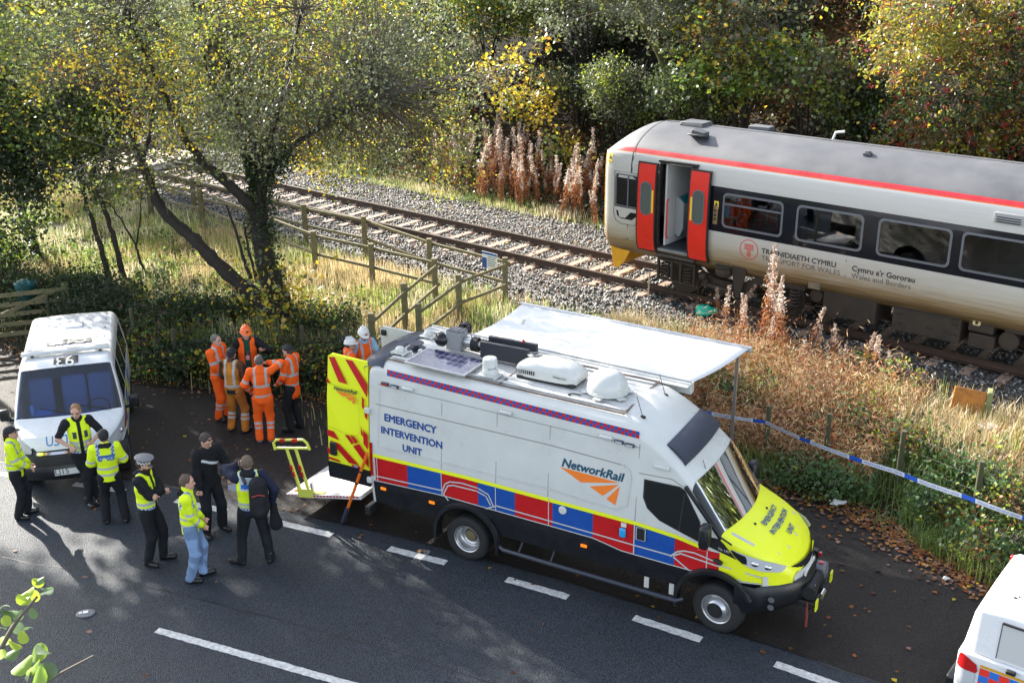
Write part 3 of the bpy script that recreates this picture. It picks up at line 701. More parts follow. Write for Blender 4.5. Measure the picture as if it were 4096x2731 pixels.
# underframe
mb = MB(); mb.b2((4.2, CY-1.0, .78), (XE, CY+1.0, .86)); mb.build('underframe', dblack, tr)
def bogie(x0):
    r_ = empty('bogie', (x0, 0, 0), 0); r_.parent = tr; yb = CY-1.05
    for xx in (.55, 3.15):
        for sg in (-1, 1):
            mb = MB(); mb.lathe([(.0, -.05), (.42, -.05), (.44, -.03), (.42, .06), (.38, .06), (.36, .02), (.12, .02), (.1, .05), (0, .05)], (xx, CY+sg*.76, .42), 'Y', 28); mb.build('wheel', dgrey, r_, smooth=True)
    mb = MB()
    a = [(.05, .86), (1.0, .86), (1.15, .70), (1.55, .60), (2.15, .60), (2.6, .86), (3.7, .86), (3.7, .74), (2.7, .72), (2.3, .42), (1.4, .42), (1.0, .66), (.05, .76)]
    mb.prism(a, yb-.06, yb+.06); mb.build('side_frame', dgrey, r_, bev=.015)
    mb = MB()
    for xx in (.02, .38, .62, .98): mb.b2((xx, yb-.16, .36), (xx+.06, yb-.10, .84))
    mb.b2((.02, yb-.161, .80), (1.04, yb-.099, .86)); mb.b2((.02, yb-.161, .33), (1.04, yb-.099, .38)); mb.build('guard_frame', dgrey, r_, bev=.01)
    for xx in (.22, .84, 3.0, 3.5):
        mb = MB()
        for k in range(5):
            t = [(xx+.10*math.cos(a), yb-.10+.10*math.sin(a), .42+.075*k) for a in np.linspace(0, 2*math.pi, 13)]; mb.tube(t, .022, 6)
        mb.build('coil_spring', dgrey, r_, smooth=True)
    mb = MB(); mb.lathe([(.15, -.13), (.20, -.08), (.21, 0), (.18, .06), (.22, .10), (.22, .14)], (1.78, yb-.12, .86), 'Z', 20); mb.build('air_spring', dgrey, r_, smooth=True)
    mb = MB(); mb.prism([(2.0, 1.05), (2.34, 1.03), (2.34, .88), (2.22, .30), (2.12, .30), (2.0, .88)], yb-.20, yb-.15); mb.build('bracket', dgrey, r_, bev=.01)
    mb = MB(); mb.box((1.66, yb-.12, 1.05), (.30, .12, .16)); mb.box((3.95, yb-.12, .98), (.26, .14, .2)); mb.build('lifting_bracket', M('grimy', (.22, .18, .12), .7, var=.4), r_, bev=.01)
    mb = MB(); mb.tube([(1.35, yb-.16, .46), (2.1, yb-.16, .40)], .05); mb.tube([(1.2, yb-.16, .62), (1.34, yb-.16, .62)], .09); mb.tube([(1.28, yb-.16, .6), (1.36, yb-.16, .5)], .06); mb.build('damper', dgrey, r_, smooth=True)
    mb = MB(); mb.tube([(3.0, yb-.05, .40), (3.5, yb-.05, .40)], .14, 10); mb.build('axle_box', dgrey, r_, smooth=True)
bogie(5.55); bogie(21.0)
yb = CY-1.12
def ubox(x0, x1, z0, z1, nm='equipment_case', d=.9):
    mb = MB(); mb.b2((x0, yb, z0), (x1, yb+d, z1)); o = mb.build(nm, dgrey, tr, bev=.02); return o
ubox(9.68, 10.85, .34, .90); o = ubox(11.2, 12.58, .33, .93)
mb = MB()
for x, z in ((11.3, .7), (11.3, .5), (12.4, .7), (12.4, .5), (11.9, .52)): mb.b2((x, yb-.012, z), (x+.12, yb-.003, z+.02))
mb.b2((11.25, yb-.008, .82), (12.5, yb-.003, .835)); mb.build('catch', blackm, o)
ubox(12.75, 13.25, .34, .62, 'battery_box'); ubox(12.72, 13.2, .66, .95, 'battery_box', .5)
mb = MB(); ring(rrect(12.80, .80, 12.95, .95, .03), rrect(12.845, .82, 12.905, .93, .02), lambda x, z: (x, yb-.004, z), lambda x, z: (x, yb-.02, z), mb); mb.build('filler_surround', M('cream', (.55, .45, .22), .6), tr)
for x, z, r_ in ((9.52, .70, .14), (13.5, .60, .19), (13.95, .62, .16)):
    mb = MB(); mb.lathe([(0, -.02), (r_*.9, -.02), (r_, 0), (r_, .8), (0, .8)], (x, yb+.02, z), 'Y', 22); mb.build('air_tank', dgrey, tr, smooth=True)
ubox(13.4, 13.8, .78, .95, 'valve_box', .3); ubox(14.4, 16.4, .35, .93); ubox(16.8, 19.5, .33, .9)
# ================================================================ EMERGENCY VAN
def surf(f, rows, name, mat, par, off, m_=6):
    """rows of (z, x0, x1) laid on a curved side"""
    mb = MB(); R_ = []
    for (za, a0, a1), (zb, b0, b1) in zip(rows[:-1], rows[1:]):
        for t in (0, .5): R_.append([f(a0+(b0-a0)*t+(a1+(b1-a1)*t-a0-(b0-a0)*t)*i/m_, za+(zb-za)*t, off) for i in range(m_+1)])
    z, a, b = rows[-1]; R_.append([f(a+(b-a)*i/m_, z, off) for i in range(m_+1)]); mb.grid(R_); return mb.build(name, mat, par, fix=False, smooth=True)
VX, VY, VA = -0.741, 15.316, -0.501
VW = 1.74
van = empty('van', (VX, VY, 0), VA, label='tall white emergency van with red and blue blocks, yellow bonnet and an open rear door', cat='van')
vwhite = M('van_white', (.60, .61, .58), .30, coat=.25, var=.10, vscale=1.3); vroof = M('van_roof', (.62, .62, .60), .5, var=.22, vscale=2.2)
vyel = M('fluo_yellow', (.80, .86, .02), .35, coat=.15); vred = M('livery_red', (.50, .010, .012), .32, coat=.2, var=.1); vblue = M('livery_blue', (.010, .075, .34), .32, coat=.2, var=.1)
clad = M('black_cladding', (.010, .011, .014), .42, var=.3, vscale=4); navy = M('spoiler_navy', (.035, .042, .065), .45); silverline = M('reflective_grey', (.50, .50, .50), .4)
vglass = glassmat('dark_glass', (.10, .12, .12), .0); tyre = M('tyre', (.018, .018, .018), .8, var=.4, vscale=12, bump=.02, bscale=40); rim = M('rim_silver', (.55, .55, .56), .32, metal=.8); chrome = M('chrome', (.75, .75, .76), .12, metal=1.)
amber = M('amber', (.85, .22, .01), .3, emit=(1, .25, .01, .15)); lampred = M('lamp_red', (.45, .01, .01), .15, coat=.6); seamm = M('seam_grey', (.20, .20, .19), .6); clear = M('lens_clear', (.50, .52, .54), .08, coat=.6)
alu = M('aluminium', (.62, .62, .61), .38, metal=.55, var=.2, vscale=6)
IZ = [.5, .62, .9, 1.45, 1.7, 2.2, 2.7, 2.85, 3.1]; IY = [.05, .03, 0, 0, .015, .045, .09, .11, .15]
def inz(z): return float(np.interp(z, IZ, IY))
def inx(x): return float(np.interp(x, [3.6, 4.0, 4.3, 4.6, 4.78, 4.88], [0, .01, .03, .09, .18, .32]))
def roofz(x): return float(np.interp(x, [-1.75, -1.70, -1.6, 2.5, 2.65, 2.9, 3.15, 3.35, 3.60, 4.05, 4.20, 4.45, 4.65, 4.80, 4.88, 4.90], [2.95, 3.02, 3.05, 2.955, 2.93, 2.80, 2.63, 2.47, 2.23, 1.60, 1.53, 1.43, 1.32, 1.19, 1.06, 1.0]))
def bulge(x): return float(np.interp(x, [2.5, 3.2, 3.6, 4.05, 4.9], [0, .06, .10, .17, .17]))
def arch(x):
    z = .60
    for c in (0.03, 4.03):
        d = abs(x-c)
        if d < .56: z = max(z, .42+math.sqrt(.56**2-d*d)*.98)
    return min(z, .985)
def sect(x):
    zt = roofz(x); rs = float(np.interp(x, [2.5, 3.6, 4.05, 4.9], [.20, .13, .09, .13])); zb = arch(x)
    if x > 4.6: zb = float(np.interp(x, [4.6, 4.9], [.90, .92]))
    zs = max(zt-rs, zb+.01); ix = inx(x); P = []
    for j in range(9):
        z = zb+(zs-zb)*j/8; P.append((x, inz(z)+ix, z))
    y0 = inz(zs)+ix; rw = rs*(1.15 if x < 3.6 else .9)
    for j in range(1, 6):
        a = R(90*j/5); P.append((x, y0+rw*(1-math.cos(a)), zs+rs*math.sin(a)))
    yc = VW/2; ye = y0+rw
    for j in range(1, 5): t = j/4; P.append((x, ye+(yc-ye)*t, zt+.03*(1-(1-t)**2)))
    full = P+[(p[0], VW-p[1], p[2]) for p in P[::-1][1:]]
    b = bulge(x); out = []
    for (X_, Y_, Z_) in full:
        t = (Y_-VW/2)/(VW/2); out.append((X_+b*(1-t*t)-.0, Y_, Z_))
    return out
st = sorted(set([-1.75, -1.72, -1.68, -1.6, -1.2, -.8, 1, 1.6, 2.2, 2.5, 2.65, 2.8, 2.9, 3.0, 3.15, 3.25, 3.35, 3.5, 3.60, 3.7, 3.85, 3.95, 4.05, 4.12, 4.2, 4.3, 4.45, 4.55, 4.65, 4.73, 4.80, 4.85, 4.88, 4.90]+[round(c+q, 3) for c in (.03, 4.03) for q in (-.56, -.55, -.52, -.46, -.38, -.28, -.15, 0, .15, .28, .38, .46, .52, .55, .56)]))
S = [sect(x) for x in st]; n = len(S[0])
mb = MB(); mb.add([p for s in S for p in s], [])
for i in range(len(st)-1):
    xm = (st[i]+st[i+1])/2
    for j in range(n-1):
        k = min(j, n-2-j)
        zm = (S[i][j][2]+S[i][j+1][2]+S[i+1][j][2])/3
        mi = 0
        if 3.60 < xm < 4.05 and k >= 9: 
            if k >= 11: continue
            mi = 2
        elif xm > 4.05 and (k >= 8): mi = 1
        elif xm > 4.04 and zm > .9: mi = 1
        if 3.60 < xm < 4.25 and k == 8: mi = 2
        if k >= 12 and xm < 2.6: mi = 3
        mb.f.append((i*n+j, (i+1)*n+j, (i+1)*n+j+1, i*n+j+1)); mb.mi.append(mi)
mb.add(S[-1], [tuple(range(n))], 1)
mb.build('body', [vwhite, vyel, clad, vroof], van, smooth=True, ang=45, fix=True)
def vs_(off=.003): return lambda x, z: (x+bulge(x)*(1-((inz(z)+inx(x)-VW/2)/(VW/2))**2), inz(z)+inx(x)-off, z)
V0 = vs_(.003)
def vquad(poly_fn, name, mat, off=.003, parent=van, **k):
    """poly_fn: list of (xs, zlo, zhi) columns"""
    f = vs_(off); mb = MB(); mb.grid([[f(x, a+(b-a)*t) for t in (0, .25, .5, .75, 1)] for x, a, b in poly_fn]); return mb.build(name, mat, parent, fix=False, **k)
def cols(x0, x1, lo, hi, st_=.06):
    n = max(1, int((x1-x0)/st_)); return [(x0+(x1-x0)*i/n, lo(x0+(x1-x0)*i/n), hi(x0+(x1-x0)*i/n)) for i in range(n+1)]
ytop = lambda x: float(np.interp(x, [-1.8, 0, 2.8, 3.45, 3.78], [1.475, 1.50, 1.455, 1.405, 1.345])); ybot = lambda x: ytop(x)-.06
lowl = lambda x: max(float(np.interp(x, [-1.8, -.4, .55, 2.15, 2.35, 2.6, 2.8, 4.05, 4.3, 4.7], [1.0, 1.055, 1.035, 1.01, .975, .925, .92, .90, .90, .93])), arch(x)+.012 if x < 4.6 else 0)
archf = lambda x: arch(x) if x < 4.6 else .86
# black lower cladding, then blocks, then stripes
vquad(cols(-1.70, 4.6, arch, lowl), 'lower_cladding', clad, .008)
blk = [(-1.66, -1.047, vred), (-1.047, -.42, vblue), (-.42, .235, vred), (.235, .875, vblue), (.875, 1.50, vred), (1.50, 2.155, vblue), (2.155, 2.79, vred), (2.81, 3.41, vblue), (3.41, 4.05, vred)]
for a, b, m_ in blk: vquad(cols(a, b, lowl, lambda x: min(ybot(x), roofz(x)-.16)), 'livery_block', m_, .004)
vquad(cols(-1.70, 3.78, ybot, ytop), 'yellow_stripe', vyel, .005)
vquad(cols(-1.70, 4.6, lambda x: lowl(x)-.006, lambda x: lowl(x)+.010), 'reflective_line', silverline, .010)
gl = lambda x: float(np.interp(x, [-1.8, -.42, .55, 2.15, 2.8, 3.4], [1.075, 1.13, 1.112, 1.078, 1.06, 1.05]))
vquad(cols(-1.70, -.42, gl, lambda x: gl(x)+.022), 'reflective_line', silverline, .010); vquad(cols(.55, 3.36, gl, lambda x: gl(x)+.022), 'reflective_line', silverline, .010)
def vline(pts, w, name, mat, off=.006, parent=van):
    f = vs_(off); mb = MB()
    for a, b in zip(pts[:-1], pts[1:]):
        A = Vector(f(*a)); B = Vector(f(*b)); d = (B-A); L_ = Vector((-d.z, 0, d.x)).normalized()*w/2; dn = d.normalized()*w*.3
        mb.add([A-L_-dn, B-L_+dn, B+L_+dn, A+L_-dn], [(0, 1, 2, 3)])
    return mb.build(name, mat, parent, fix=False)
for pts in ([(-.41, 1.11), (-.35, 1.27), (-.26, 1.33), (-.05, 1.36), (.24, 1.345), (.42, 1.28), (.50, 1.12)], [(-.37, 1.11), (-.30, 1.25), (-.2, 1.285), (.22, 1.29), (.38, 1.24), (.455, 1.11)], [(-.41, 1.12), (-.30, 1.0)], [(.53, 1.11), (.38, 1.03)],
            [(3.355, 1.05), (3.45, 1.15), (3.55, 1.19), (3.7, 1.20), (4.05, 1.13)], [(3.40, 1.07), (3.5, 1.135), (4.05, 1.08)], [(3.40, 1.05), (3.635, .905)], [(4.05, 1.10), (4.6, 1.03)]):
    vline(pts, .022, 'reflective_line', silverline, .012)
for x, z0, z1, m_ in ((-.415, 1.05, 1.44, silverline), (.545, 1.04, 1.44, silverline), (1.44, 1.03, 1.46, silverline), (2.80, .92, 1.40, silverline), (3.88, .95, 1.30, silverline), (-1.62, 1.0, 1.42, silverline)):
    vline([(x, z0), (x, z1)], .014, 'reflective_line', m_, .011)
for x, z0, z1 in ((-.415, 1.5, 2.58), (.545, 1.5, 2.62), (1.42, 1.5, 2.60), (2.80, 1.46, 2.62)): vline([(x, z0), (x, z1)], .008, 'panel_seam', seamm, .004)
for x in (-.415, .545, 1.44, 2.80): vline([(x, .62), (x, .98)], .010, 'panel_seam', blackm, .010)
vline([(-1.62, 2.33), (1.42, 2.31)], .012, 'body_crease', seamm, .004); vline([(-1.58, 2.66), (2.80, 2.57)], .008, 'body_crease', seamm, .004)
vline([(1.42, 2.31), (2.60, 2.26)], .012, 'body_crease', seamm, .004); vline([(-1.60, 1.6), (-1.55, 2.6)], .01, 'body_crease', vwhite, .010)
vline([(1.45, 1.62), (2.0, 1.58), (2.5, 1.56), (2.66, 1.66), (2.70, 2.1), (2.66, 2.22), (2.56, 2.265)], .022, 'pressed_panel_edge', vwhite, .012); vline([(-1.5, 1.62), (1.44, 1.62)], .022, 'pressed_panel_edge', vwhite, .012)
vline([(2.82, 2.20), (3.30, 2.22), (3.46, 2.15)], .010, 'door_seam', seamm, .005)
# checker strip along the roof edge
ck = lambda x: float(np.interp(x, [-1.4, 2.8], [2.945, 2.815]))
for q, m_ in ((0, vred), (1, vblue)):
    mb = MB(); f = vs_(.004); N_ = 78
    for i in range(N_):
        a = -1.42+(2.78+1.42)*i/N_; b = -1.42+(2.78+1.42)*(i+1)/N_
        for r_ in range(2):
            if (i+r_) % 2 != q: continue
            if i > N_-3 and r_ == 0: pass
            za = ck(a)-.048*r_; zb_ = ck(b)-.048*r_; 
            mb.add([f(a, za-.048-.02), f(b, zb_-.048-.02), f(b, zb_-.02), f(a, za-.02)], [(0, 1, 2, 3)])
    mb.build('checker_strip', m_, van, fix=False)
# lettering
tb = M('text_blue', (.012, .06, .26), .5)
def vt(x0, z0, sl=-.02): return lambda u, v: V0(x0+u, z0+v+sl*u)
text_obj('EMERGENCY', 'lettering', tb, vt(-1.47, 2.09), van, size=.225, width=.95, bold=.006); text_obj('INTERVENTION', 'lettering', tb, vt(-1.535, 1.87), van, size=.225, width=1.12, bold=.006); text_obj('UNIT', 'lettering', tb, vt(-1.13, 1.655), van, size=.225, width=.35, bold=.006)
tn = M('text_petrol', (.012, .075, .13), .5); og = M('logo_orange', (.85, .20, .02), .5)
text_obj('NetworkRail', 'lettering', tn, vt(1.62, 2.03), van, size=.21, width=.97, bold=.006, shear=.25)
def arrow(f, x, z, w, name, par):
    mb = MB(); h = w*.40
    P = [[(0, 0), (1.0, -.02), (.98, -.035), (.36, -.36*.55)], [(.97, -.05), (.50, -.30*.72), (.74, -.36*.75)], [(.985, -.07), (.80, -.42*.82), (.96, -.52*.8)]]
    P = [[(0, 0), (.98, -.03), (.36, -.17)], [(.97, -.06), (.50, -.20), (.72, -.30)], [(.985, -.08), (.78, -.335), (.93, -.40)]]
    for q in P: mb.add([f(x+u*w, z+v*w) for u, v in q], [tuple(range(len(q)))])
    return mb.build(name, og, par, fix=False)
arrow(V0, 1.60, 2.01, .96, 'arrow_emblem', van)
text_obj('70-180', 'lettering', silverline, lambda u, v: vs_(.009)(4.02+u, 1.335+v-.12*u), van, size=.06, width=.16)
# side fittings
def vbox(x, z, dx, dz, name, mat, off=.015, dy=.04, bev=.008, par=van):
    mb = MB(); p = vs_(off)(x, z); mb.box(p, (dx, dy, dz)); return mb.build(name, mat, par, bev=bev)
for x, z in ((-1.02, 2.70), (.70, 2.665), (2.30, 2.625)):
    o = vbox(x, z, .20, .06, 'scene_lamp', vwhite, .03, .05, .02); mb = MB(); mb.box(vs_(.056)(x, z), (.13, .01, .025)); mb.build('lens', clear, o)
for x, z, m_ in ((-1.44, 2.70, lampred), (-1.26, 2.69, clear), (2.50, 2.60, clear), (2.66, 2.585, clear)):
    o = vbox(x, z, .14, .05, 'marker_lamp', navy, .025, .04, .012); mb = MB(); mb.box(vs_(.046)(x, z), (.10, .01, .025)); mb.build('lens', m_, o)
for x, z in ((-1.515, .90), (-.60, .885), (2.02, .84)): vbox(x, z, .10, .045, 'side_marker', amber, .018, .02, .004)
mb = MB(); mb.lathe([(.0, -.0), (.055, 0), (.065, .012), (.065, .02)], vs_(.022)(1.668, 1.335), 'Y', 20); mb.build('socket_cover', vwhite, van)
vbox(2.63, 1.235, .10, .15, 'blue_socket', M('sky_blue', (.02, .33, .68), .35), .03, .05, .03); vbox(2.637, 1.352, .08, .065, 'socket_label', vwhite, .008, .01, .0)
o = vbox(2.905, 1.28, .13, .20, 'door_handle', blackm, .012, .02, .03); vline([(2.835, 1.185), (2.835, 1.375), (2.97, 1.375), (2.97, 1.185), (2.835, 1.185)], .012, 'handle_surround', silverline, .02, o)
vbox(3.14, 2.36, .22, .06, 'grab_handle', vwhite, .02, .04, .015)
# front door glass (raised dark pane with black frame)
wp = [(2.90, 2.13), (3.42, 2.14), (3.50, 2.10), (3.74, 1.70), (3.80, 1.50), (3.79, 1.37), (3.44, 1.475), (3.16, 1.56), (2.97, 1.70), (2.90, 1.85)]
def vfan(poly, name, mat, off, par, shrink=0):
    cx = sum(p[0] for p in poly)/len(poly); cz = sum(p[1] for p in poly)/len(poly); f = vs_(off)
    pp = [(cx+(p[0]-cx)*(1-shrink), cz+(p[1]-cz)*(1-shrink)) for p in poly]
    mb = MB(); mb.add([f(cx, cz)]+[f(*p) for p in pp], [(0, i+1, (i+1) % len(pp)+1) for i in range(len(pp))]); return mb.build(name, mat, par, fix=False)
pane_dark = M('tinted_pane', (.012, .014, .014), .04, spec=.8)
w = vfan(wp, 'door_window', blackm, .006, van); vfan(wp, 'pane', pane_dark, .010, w, .06); vline([(3.50, 2.06), (3.46, 1.50)], .03, 'window_bar', blackm, .013, w)
# A pillar
mb = MB(); f = vs_(.01); mb.bar(f(3.50, 2.17), (4.06, inz(1.5)+.03, 1.50), .07, .05); mb.build('windscreen_pillar', clad, van, bev=.01)
vfan([(3.86, 1.50), (4.03, 1.50), (4.10, 1.44), (4.28, 1.24), (3.88, 1.35)], 'scuttle_panel', blackm, .006, van)
# windscreen
mb = MB(); rows = []
for x in np.linspace(3.60, 4.05, 8):
    s_ = sect(x); rows.append([Vector(p)+Vector((.006, 0, .006)) for p in s_[10:n-10]])
mb.grid(rows); wsn = mb.build('windscreen', vglass, van, fix=False, smooth=True)
for a, b in (((4.20, .55, 1.56), (3.95, .95, 1.86)), ((4.20, 1.15, 1.56), (3.98, 1.5, 1.80))):
    mb = MB(); mb.tube([a, b], .012, 6); d_ = Vector(b)-Vector(a); mb.tube([Vector(a)+d_*.4+Vector((.0, -.30, .02)), Vector(a)+d_*.4+Vector((.0, .30, .02))], .010, 6); mb.build('wiper', blackm, wsn)
# cab interior
mb = MB(); mb.b2((3.75, .15, 1.0), (4.05, VW-.15, 1.42)); mb.build('dashboard', intd, van, bev=.05)
for y in (.45, 1.3): mb = MB(); mb.box((3.05, y, 1.55), (.14, .46, .8), rot=(0, -.2, 0)); mb.box((3.3, y, 1.2), (.5, .46, .14)); mb.build('seat', seatm, van, bev=.05)
mb = MB(); mb.box((2.75, VW/2, 1.75), (.03, VW-.3, 1.7)); mb.build('cab_bulkhead', intd, van)
# vizor above the windscreen
rows = []
for x, dz in ((3.13, .012), (3.22, .05), (3.38, .06), (3.42, .03)):
    s_ = sect(x); rows.append([Vector(p)+Vector((dz*.4, 0, dz)) for p in s_[12:n-12]])
mb = MB(); mb.grid(rows); rows2 = [[p-Vector((.02, 0, .04)) for p in r_] for r_ in rows]; mb.grid([rows[-1], rows2[-1]]); mb.grid([[r_[0] for r_ in rows], [r_[0] for r_ in rows2]]); mb.grid([[r_[-1] for r_ in rows], [r_[-1] for r_ in rows2]]); mb.build('sun_visor', navy, van, smooth=True, ang=40)
# bonnet lettering and strips
def bon(x, y, off=.001):
    s_ = sect(x); t = (y-VW/2)/(VW/2); ys = [p[1] for p in s_]; zs = [p[2] for p in s_]; return (x+bulge(x)*(1-t*t), y, float(np.interp(y, ys, zs))+off)
# letters read from the front: their tops point to the windscreen
for s, x0, wd in (('EMERGENCY', 4.34, .60), ('INTERVENTION', 4.49, .74), ('UNIT', 4.64, .24)):
    text_obj(s, 'lettering', tb, lambda u, v, x0=x0, wd=wd: bon(x0-v, VW/2-wd/2+u+.06, .016), van, size=.145, width=wd, bold=.003, out=(0, 0, .0008))
for (x0, y0, x1, y1) in ((4.12, .13, 4.42, .17), (4.66, .34, 4.70, .60), (4.68, .92, 4.66, 1.16), (4.60, 1.42, 4.42, 1.52)):
    mb = MB(); d_ = Vector((x1-x0, y1-y0)).normalized(); q = Vector((-d_.y, d_.x))*.025; mb.add([bon(x0-q.x, y0-q.y), bon(x1-q.x, y1-q.y), bon(x1+q.x, y1+q.y), bon(x0+q.x, y0+q.y)], [(0, 1, 2, 3)]); mb.build('reflective_strip', silverline, van, fix=False)
for y in (.55, 1.05): mb = MB(); mb.lathe([(.02, 0), (.015, .02), (0, .022)], bon(4.22, y, 0), 'Z', 8); mb.build('washer_jet', blackm, van)
# headlights
for sg in (0, 1):
    def hf(x, z, off=.001):
        y = inz(z)+inx(x)-off; t = (y-VW/2)/(VW/2); X_ = x+bulge(x)*(1-t*t); return (X_, y if not sg else VW-y, z)
    h = surf(hf, [(1.125, 4.60, 4.80), (1.16, 4.44, 4.83), (1.21, 4.36, 4.84), (1.26, 4.30, 4.76), (1.32, 4.24, 4.50), (1.38, 4.20, 4.24)], 'headlight', clear, van, .016)
    surf(hf, [(1.20, 4.37, 4.42), (1.26, 4.30, 4.42), (1.32, 4.24, 4.40), (1.38, 4.20, 4.23)], 'smoked_corner', pane_dark, h, .022)
    for q in ((4.51, 1.22), (4.66, 1.19)): mb = MB(); mb.ell(hf(*q, .012), (.055, .025, .04), 10, 6); mb.build('reflector', chrome, h, smooth=True)
# grille, white lip, bumper
def fr(y, z, off=0.):   # front face point
    t = (y-VW/2)/(VW/2); x = 4.90-.40*abs(t)**3.2+.17*(1-t*t)+off+.03*(1.0-z); return (x, y, z)
def frow(y0, y1, zlo, zhi, name, mat, off, n=14, zn=3, par=van):
    mb = MB(); mb.grid([[fr(y, zlo(y)+(zhi(y)-zlo(y))*j/zn, off) for j in range(zn+1)] for y in np.linspace(y0, y1, n)]); return mb.build(name, mat, par, fix=False, smooth=True)
yn = lambda y: abs(y-VW/2)/(VW/2)
frow(.08, VW-.08, lambda y: .86, lambda y: 1.0+.05*yn(y), 'white_lip', vwhite, .02); frow(.18, VW-.18, lambda y: .99+.04*yn(y), lambda y: 1.12+.03*yn(y), 'grille', clad, .005)
mb = MB(); rowsb = []
for y in np.linspace(-.02, VW+.02, 24):
    p = fr(min(max(y, .02), VW-.02), .7, .05); e_ = yn(y); rowsb.append([(p[0]-.02, y, .90), (p[0]+.03, y, .86), (p[0]+.05, y, .72), (p[0]+.02, y, .55), (p[0]-.12, y, .46)])
sideL = [[(x, -.025, .90-.02*(4.4-x)), (x, -.035, .86), (x, -.035, .72), (x, -.02, .58), (x, .02, .50)] for x in (4.30, 4.40)]
sideR = [[(p[0], VW-p[1], p[2]) for p in r_] for r_ in sideL[::-1]]
mb.grid(sideL+rowsb+sideR); mb.build('front_bumper', clad, van, smooth=True, ang=60, fix=False)
mb = MB(); mb.box((5.10, .87, .88), (.02, .50, .12), rot=(0, -.12, 0)); o = mb.build('number_plate', white, van)
text_obj('SF65 KXX', 'plate_text', ink, lambda u, v: (5.113+.0*v, 1.10-u, .85+v), o, size=.10, width=.44)
for z in (.74, .62): mb = MB(); mb.lathe([(.045, 0), (.035, .012), (0, .015)], (4.80, .055, z), 'Y', 12, rot=None); mb.build('fog_lamp', M('fog', (.12, .12, .13), .15), van)
# winch
wn = MB(); wn.b2((5.05, .45, .52), (5.30, 1.35, .60)); wn.b2((5.06, .50, .60), (5.12, 1.30, .72)); wb = wn.build('winch_tray', blackm, van, bev=.015)
mb = MB(); mb.tube([(5.20, .55, .72), (5.20, 1.0, .72)], .085, 16); mb.tube([(5.20, .48, .72), (5.20, .60, .72)], .10, 16); mb.build('winch_drum', blackm, wb, smooth=True)
mb = MB(); mb.box((5.20, 1.12, .76), (.18, .22, .18)); mb.build('winch_motor', M('winch_grey', (.12, .12, .14), .4), wb, bev=.03); mb = MB(); mb.box((5.20, 1.12, .86), (.06, .05, .03)); mb.build('switch', lampred, wb)
mb = MB(); mb.tube([(5.32, .70, .58), (5.32, .86, .58)], .05, 12); mb.tube([(5.25, .60, .80), (5.25, .60, .62)], .012, 6); mb.build('fairlead', chrome, wb, smooth=True)
for y in (.50, 1.32): mb = MB(); mb.box((5.32, y, .56), (.02, .10, .16)); mb.build('yellow_tag', vyel, wb)
mb = MB(); mb.tube([(5.22, .34, .56), (5.24, .32, .46), (5.24, .32, .30)], .018, 8); mb.tube([(5.20, .44, .60), (5.24, .30, .54)], .012, 6); mb.build('tow_strap', M('strap_red', (.18, .03, .02), .7), wb, smooth=True)
mb = MB(); mb.box((5.04, 1.45, .80), (.10, .10, .12)); o = mb.build('front_lamp', clad, van, bev=.01); mb = MB(); mb.box((5.11, 1.45, .80), (.04, .05, .05)); mb.build('lens', lampred, o)
# mirrors
for y, sg in ((-.20, -1), (VW+.20, 1)):
    mb = MB(); mb.box((3.90, y, 1.62), (.15, .20, .34)); o = mb.build('door_mirror', clad, van, bev=.05); mb = MB(); mb.bar((3.90, y-sg*.02, 1.44), (3.86, y-sg*.26, 1.48), .05); mb.build('mirror_arm', clad, o)
    mb = MB(); mb.box((3.88, y, 1.405), (.12, .12, .05)); mb.build('indicator', amber if sg > 9 else lampred, o, bev=.01)
mb = MB(); mb.bar(vs_(.0)(3.98, 1.17), vs_(.06)(4.10, 1.16), .06, .05); mb.build('camera_pod', blackm, van, bev=.01)
# aerials on the cab roof
for x, y in ((2.72, .36), (2.72, 1.22), (3.70, .45)):
    z = roofz(x)+.01; mb = MB(); mb.ell((x, y, z), (.05, .035, .025), 10, 6); mb.tube([(x, y, z), (x-.10, y, z+.30)], .005, 5); mb.build('aerial', blackm, van, smooth=True)
# underbody, wheels, flares, step
mb = MB(); mb.b2((-1.6, .40, .45), (4.6, VW-.40, .95)); mb.b2((.62, .06, .58), (3.45, VW-.06, .90)); mb.b2((-1.6, .06, .62), (-.55, VW-.06, .9)); mb.build('chassis', dblack, van)
def wheel(x, y, sg, ang=0., front=True):
    r_ = empty('wheel', (x, y, .375), ang); r_.parent = van
    mb = MB(); mb.lathe([(.20, 0), (.235, -.012), (.30, -.022), (.355, -.015), (.375, .03), (.375, .20), (.355, .235), (.22, .24)], (0, 0, 0), 'Y', 40, cap=False); mb.build('tyre', tyre, r_, smooth=True, ang=60)
    mb = MB()
    if front: mb.lathe([(.225, -.010), (.205, -.004), (.195, .03), (.17, .035), (.155, -.03), (.12, -.055), (.115, -.045)], (0, 0, 0), 'Y', 36, cap=False)
    else: mb.lathe([(.228, -.012), (.210, -.004), (.195, .05), (.19, .12), (.17, .13), (.165, .12), (.12, .125), (.10, .16)], (0, 0, 0), 'Y', 36, cap=False)
    mb.build('rim', rim, r_, smooth=True, ang=60)
    mb = MB()
    if front:
        mb.lathe([(.118, -.046), (.11, -.055), (.05, -.058), (0, -.058)], (0, 0, 0), 'Y', 30)
        for k in range(6): a = k*math.pi/3; mb.lathe([(.012, 0), (.010, -.015), (0, -.016)], (.085*math.cos(a), -.056, .085*math.sin(a)), 'Y', 8)
    else: mb.lathe([(.10, .15), (.09, .10), (.06, .08), (0, .08)], (0, 0, 0), 'Y', 30)
    mb.build('hub', blackm if front else M('hub_ochre', (.14, .12, .06), .6), r_, smooth=True)
    if sg > 0: r_.rotation_euler.z = math.pi+ang
    return r_
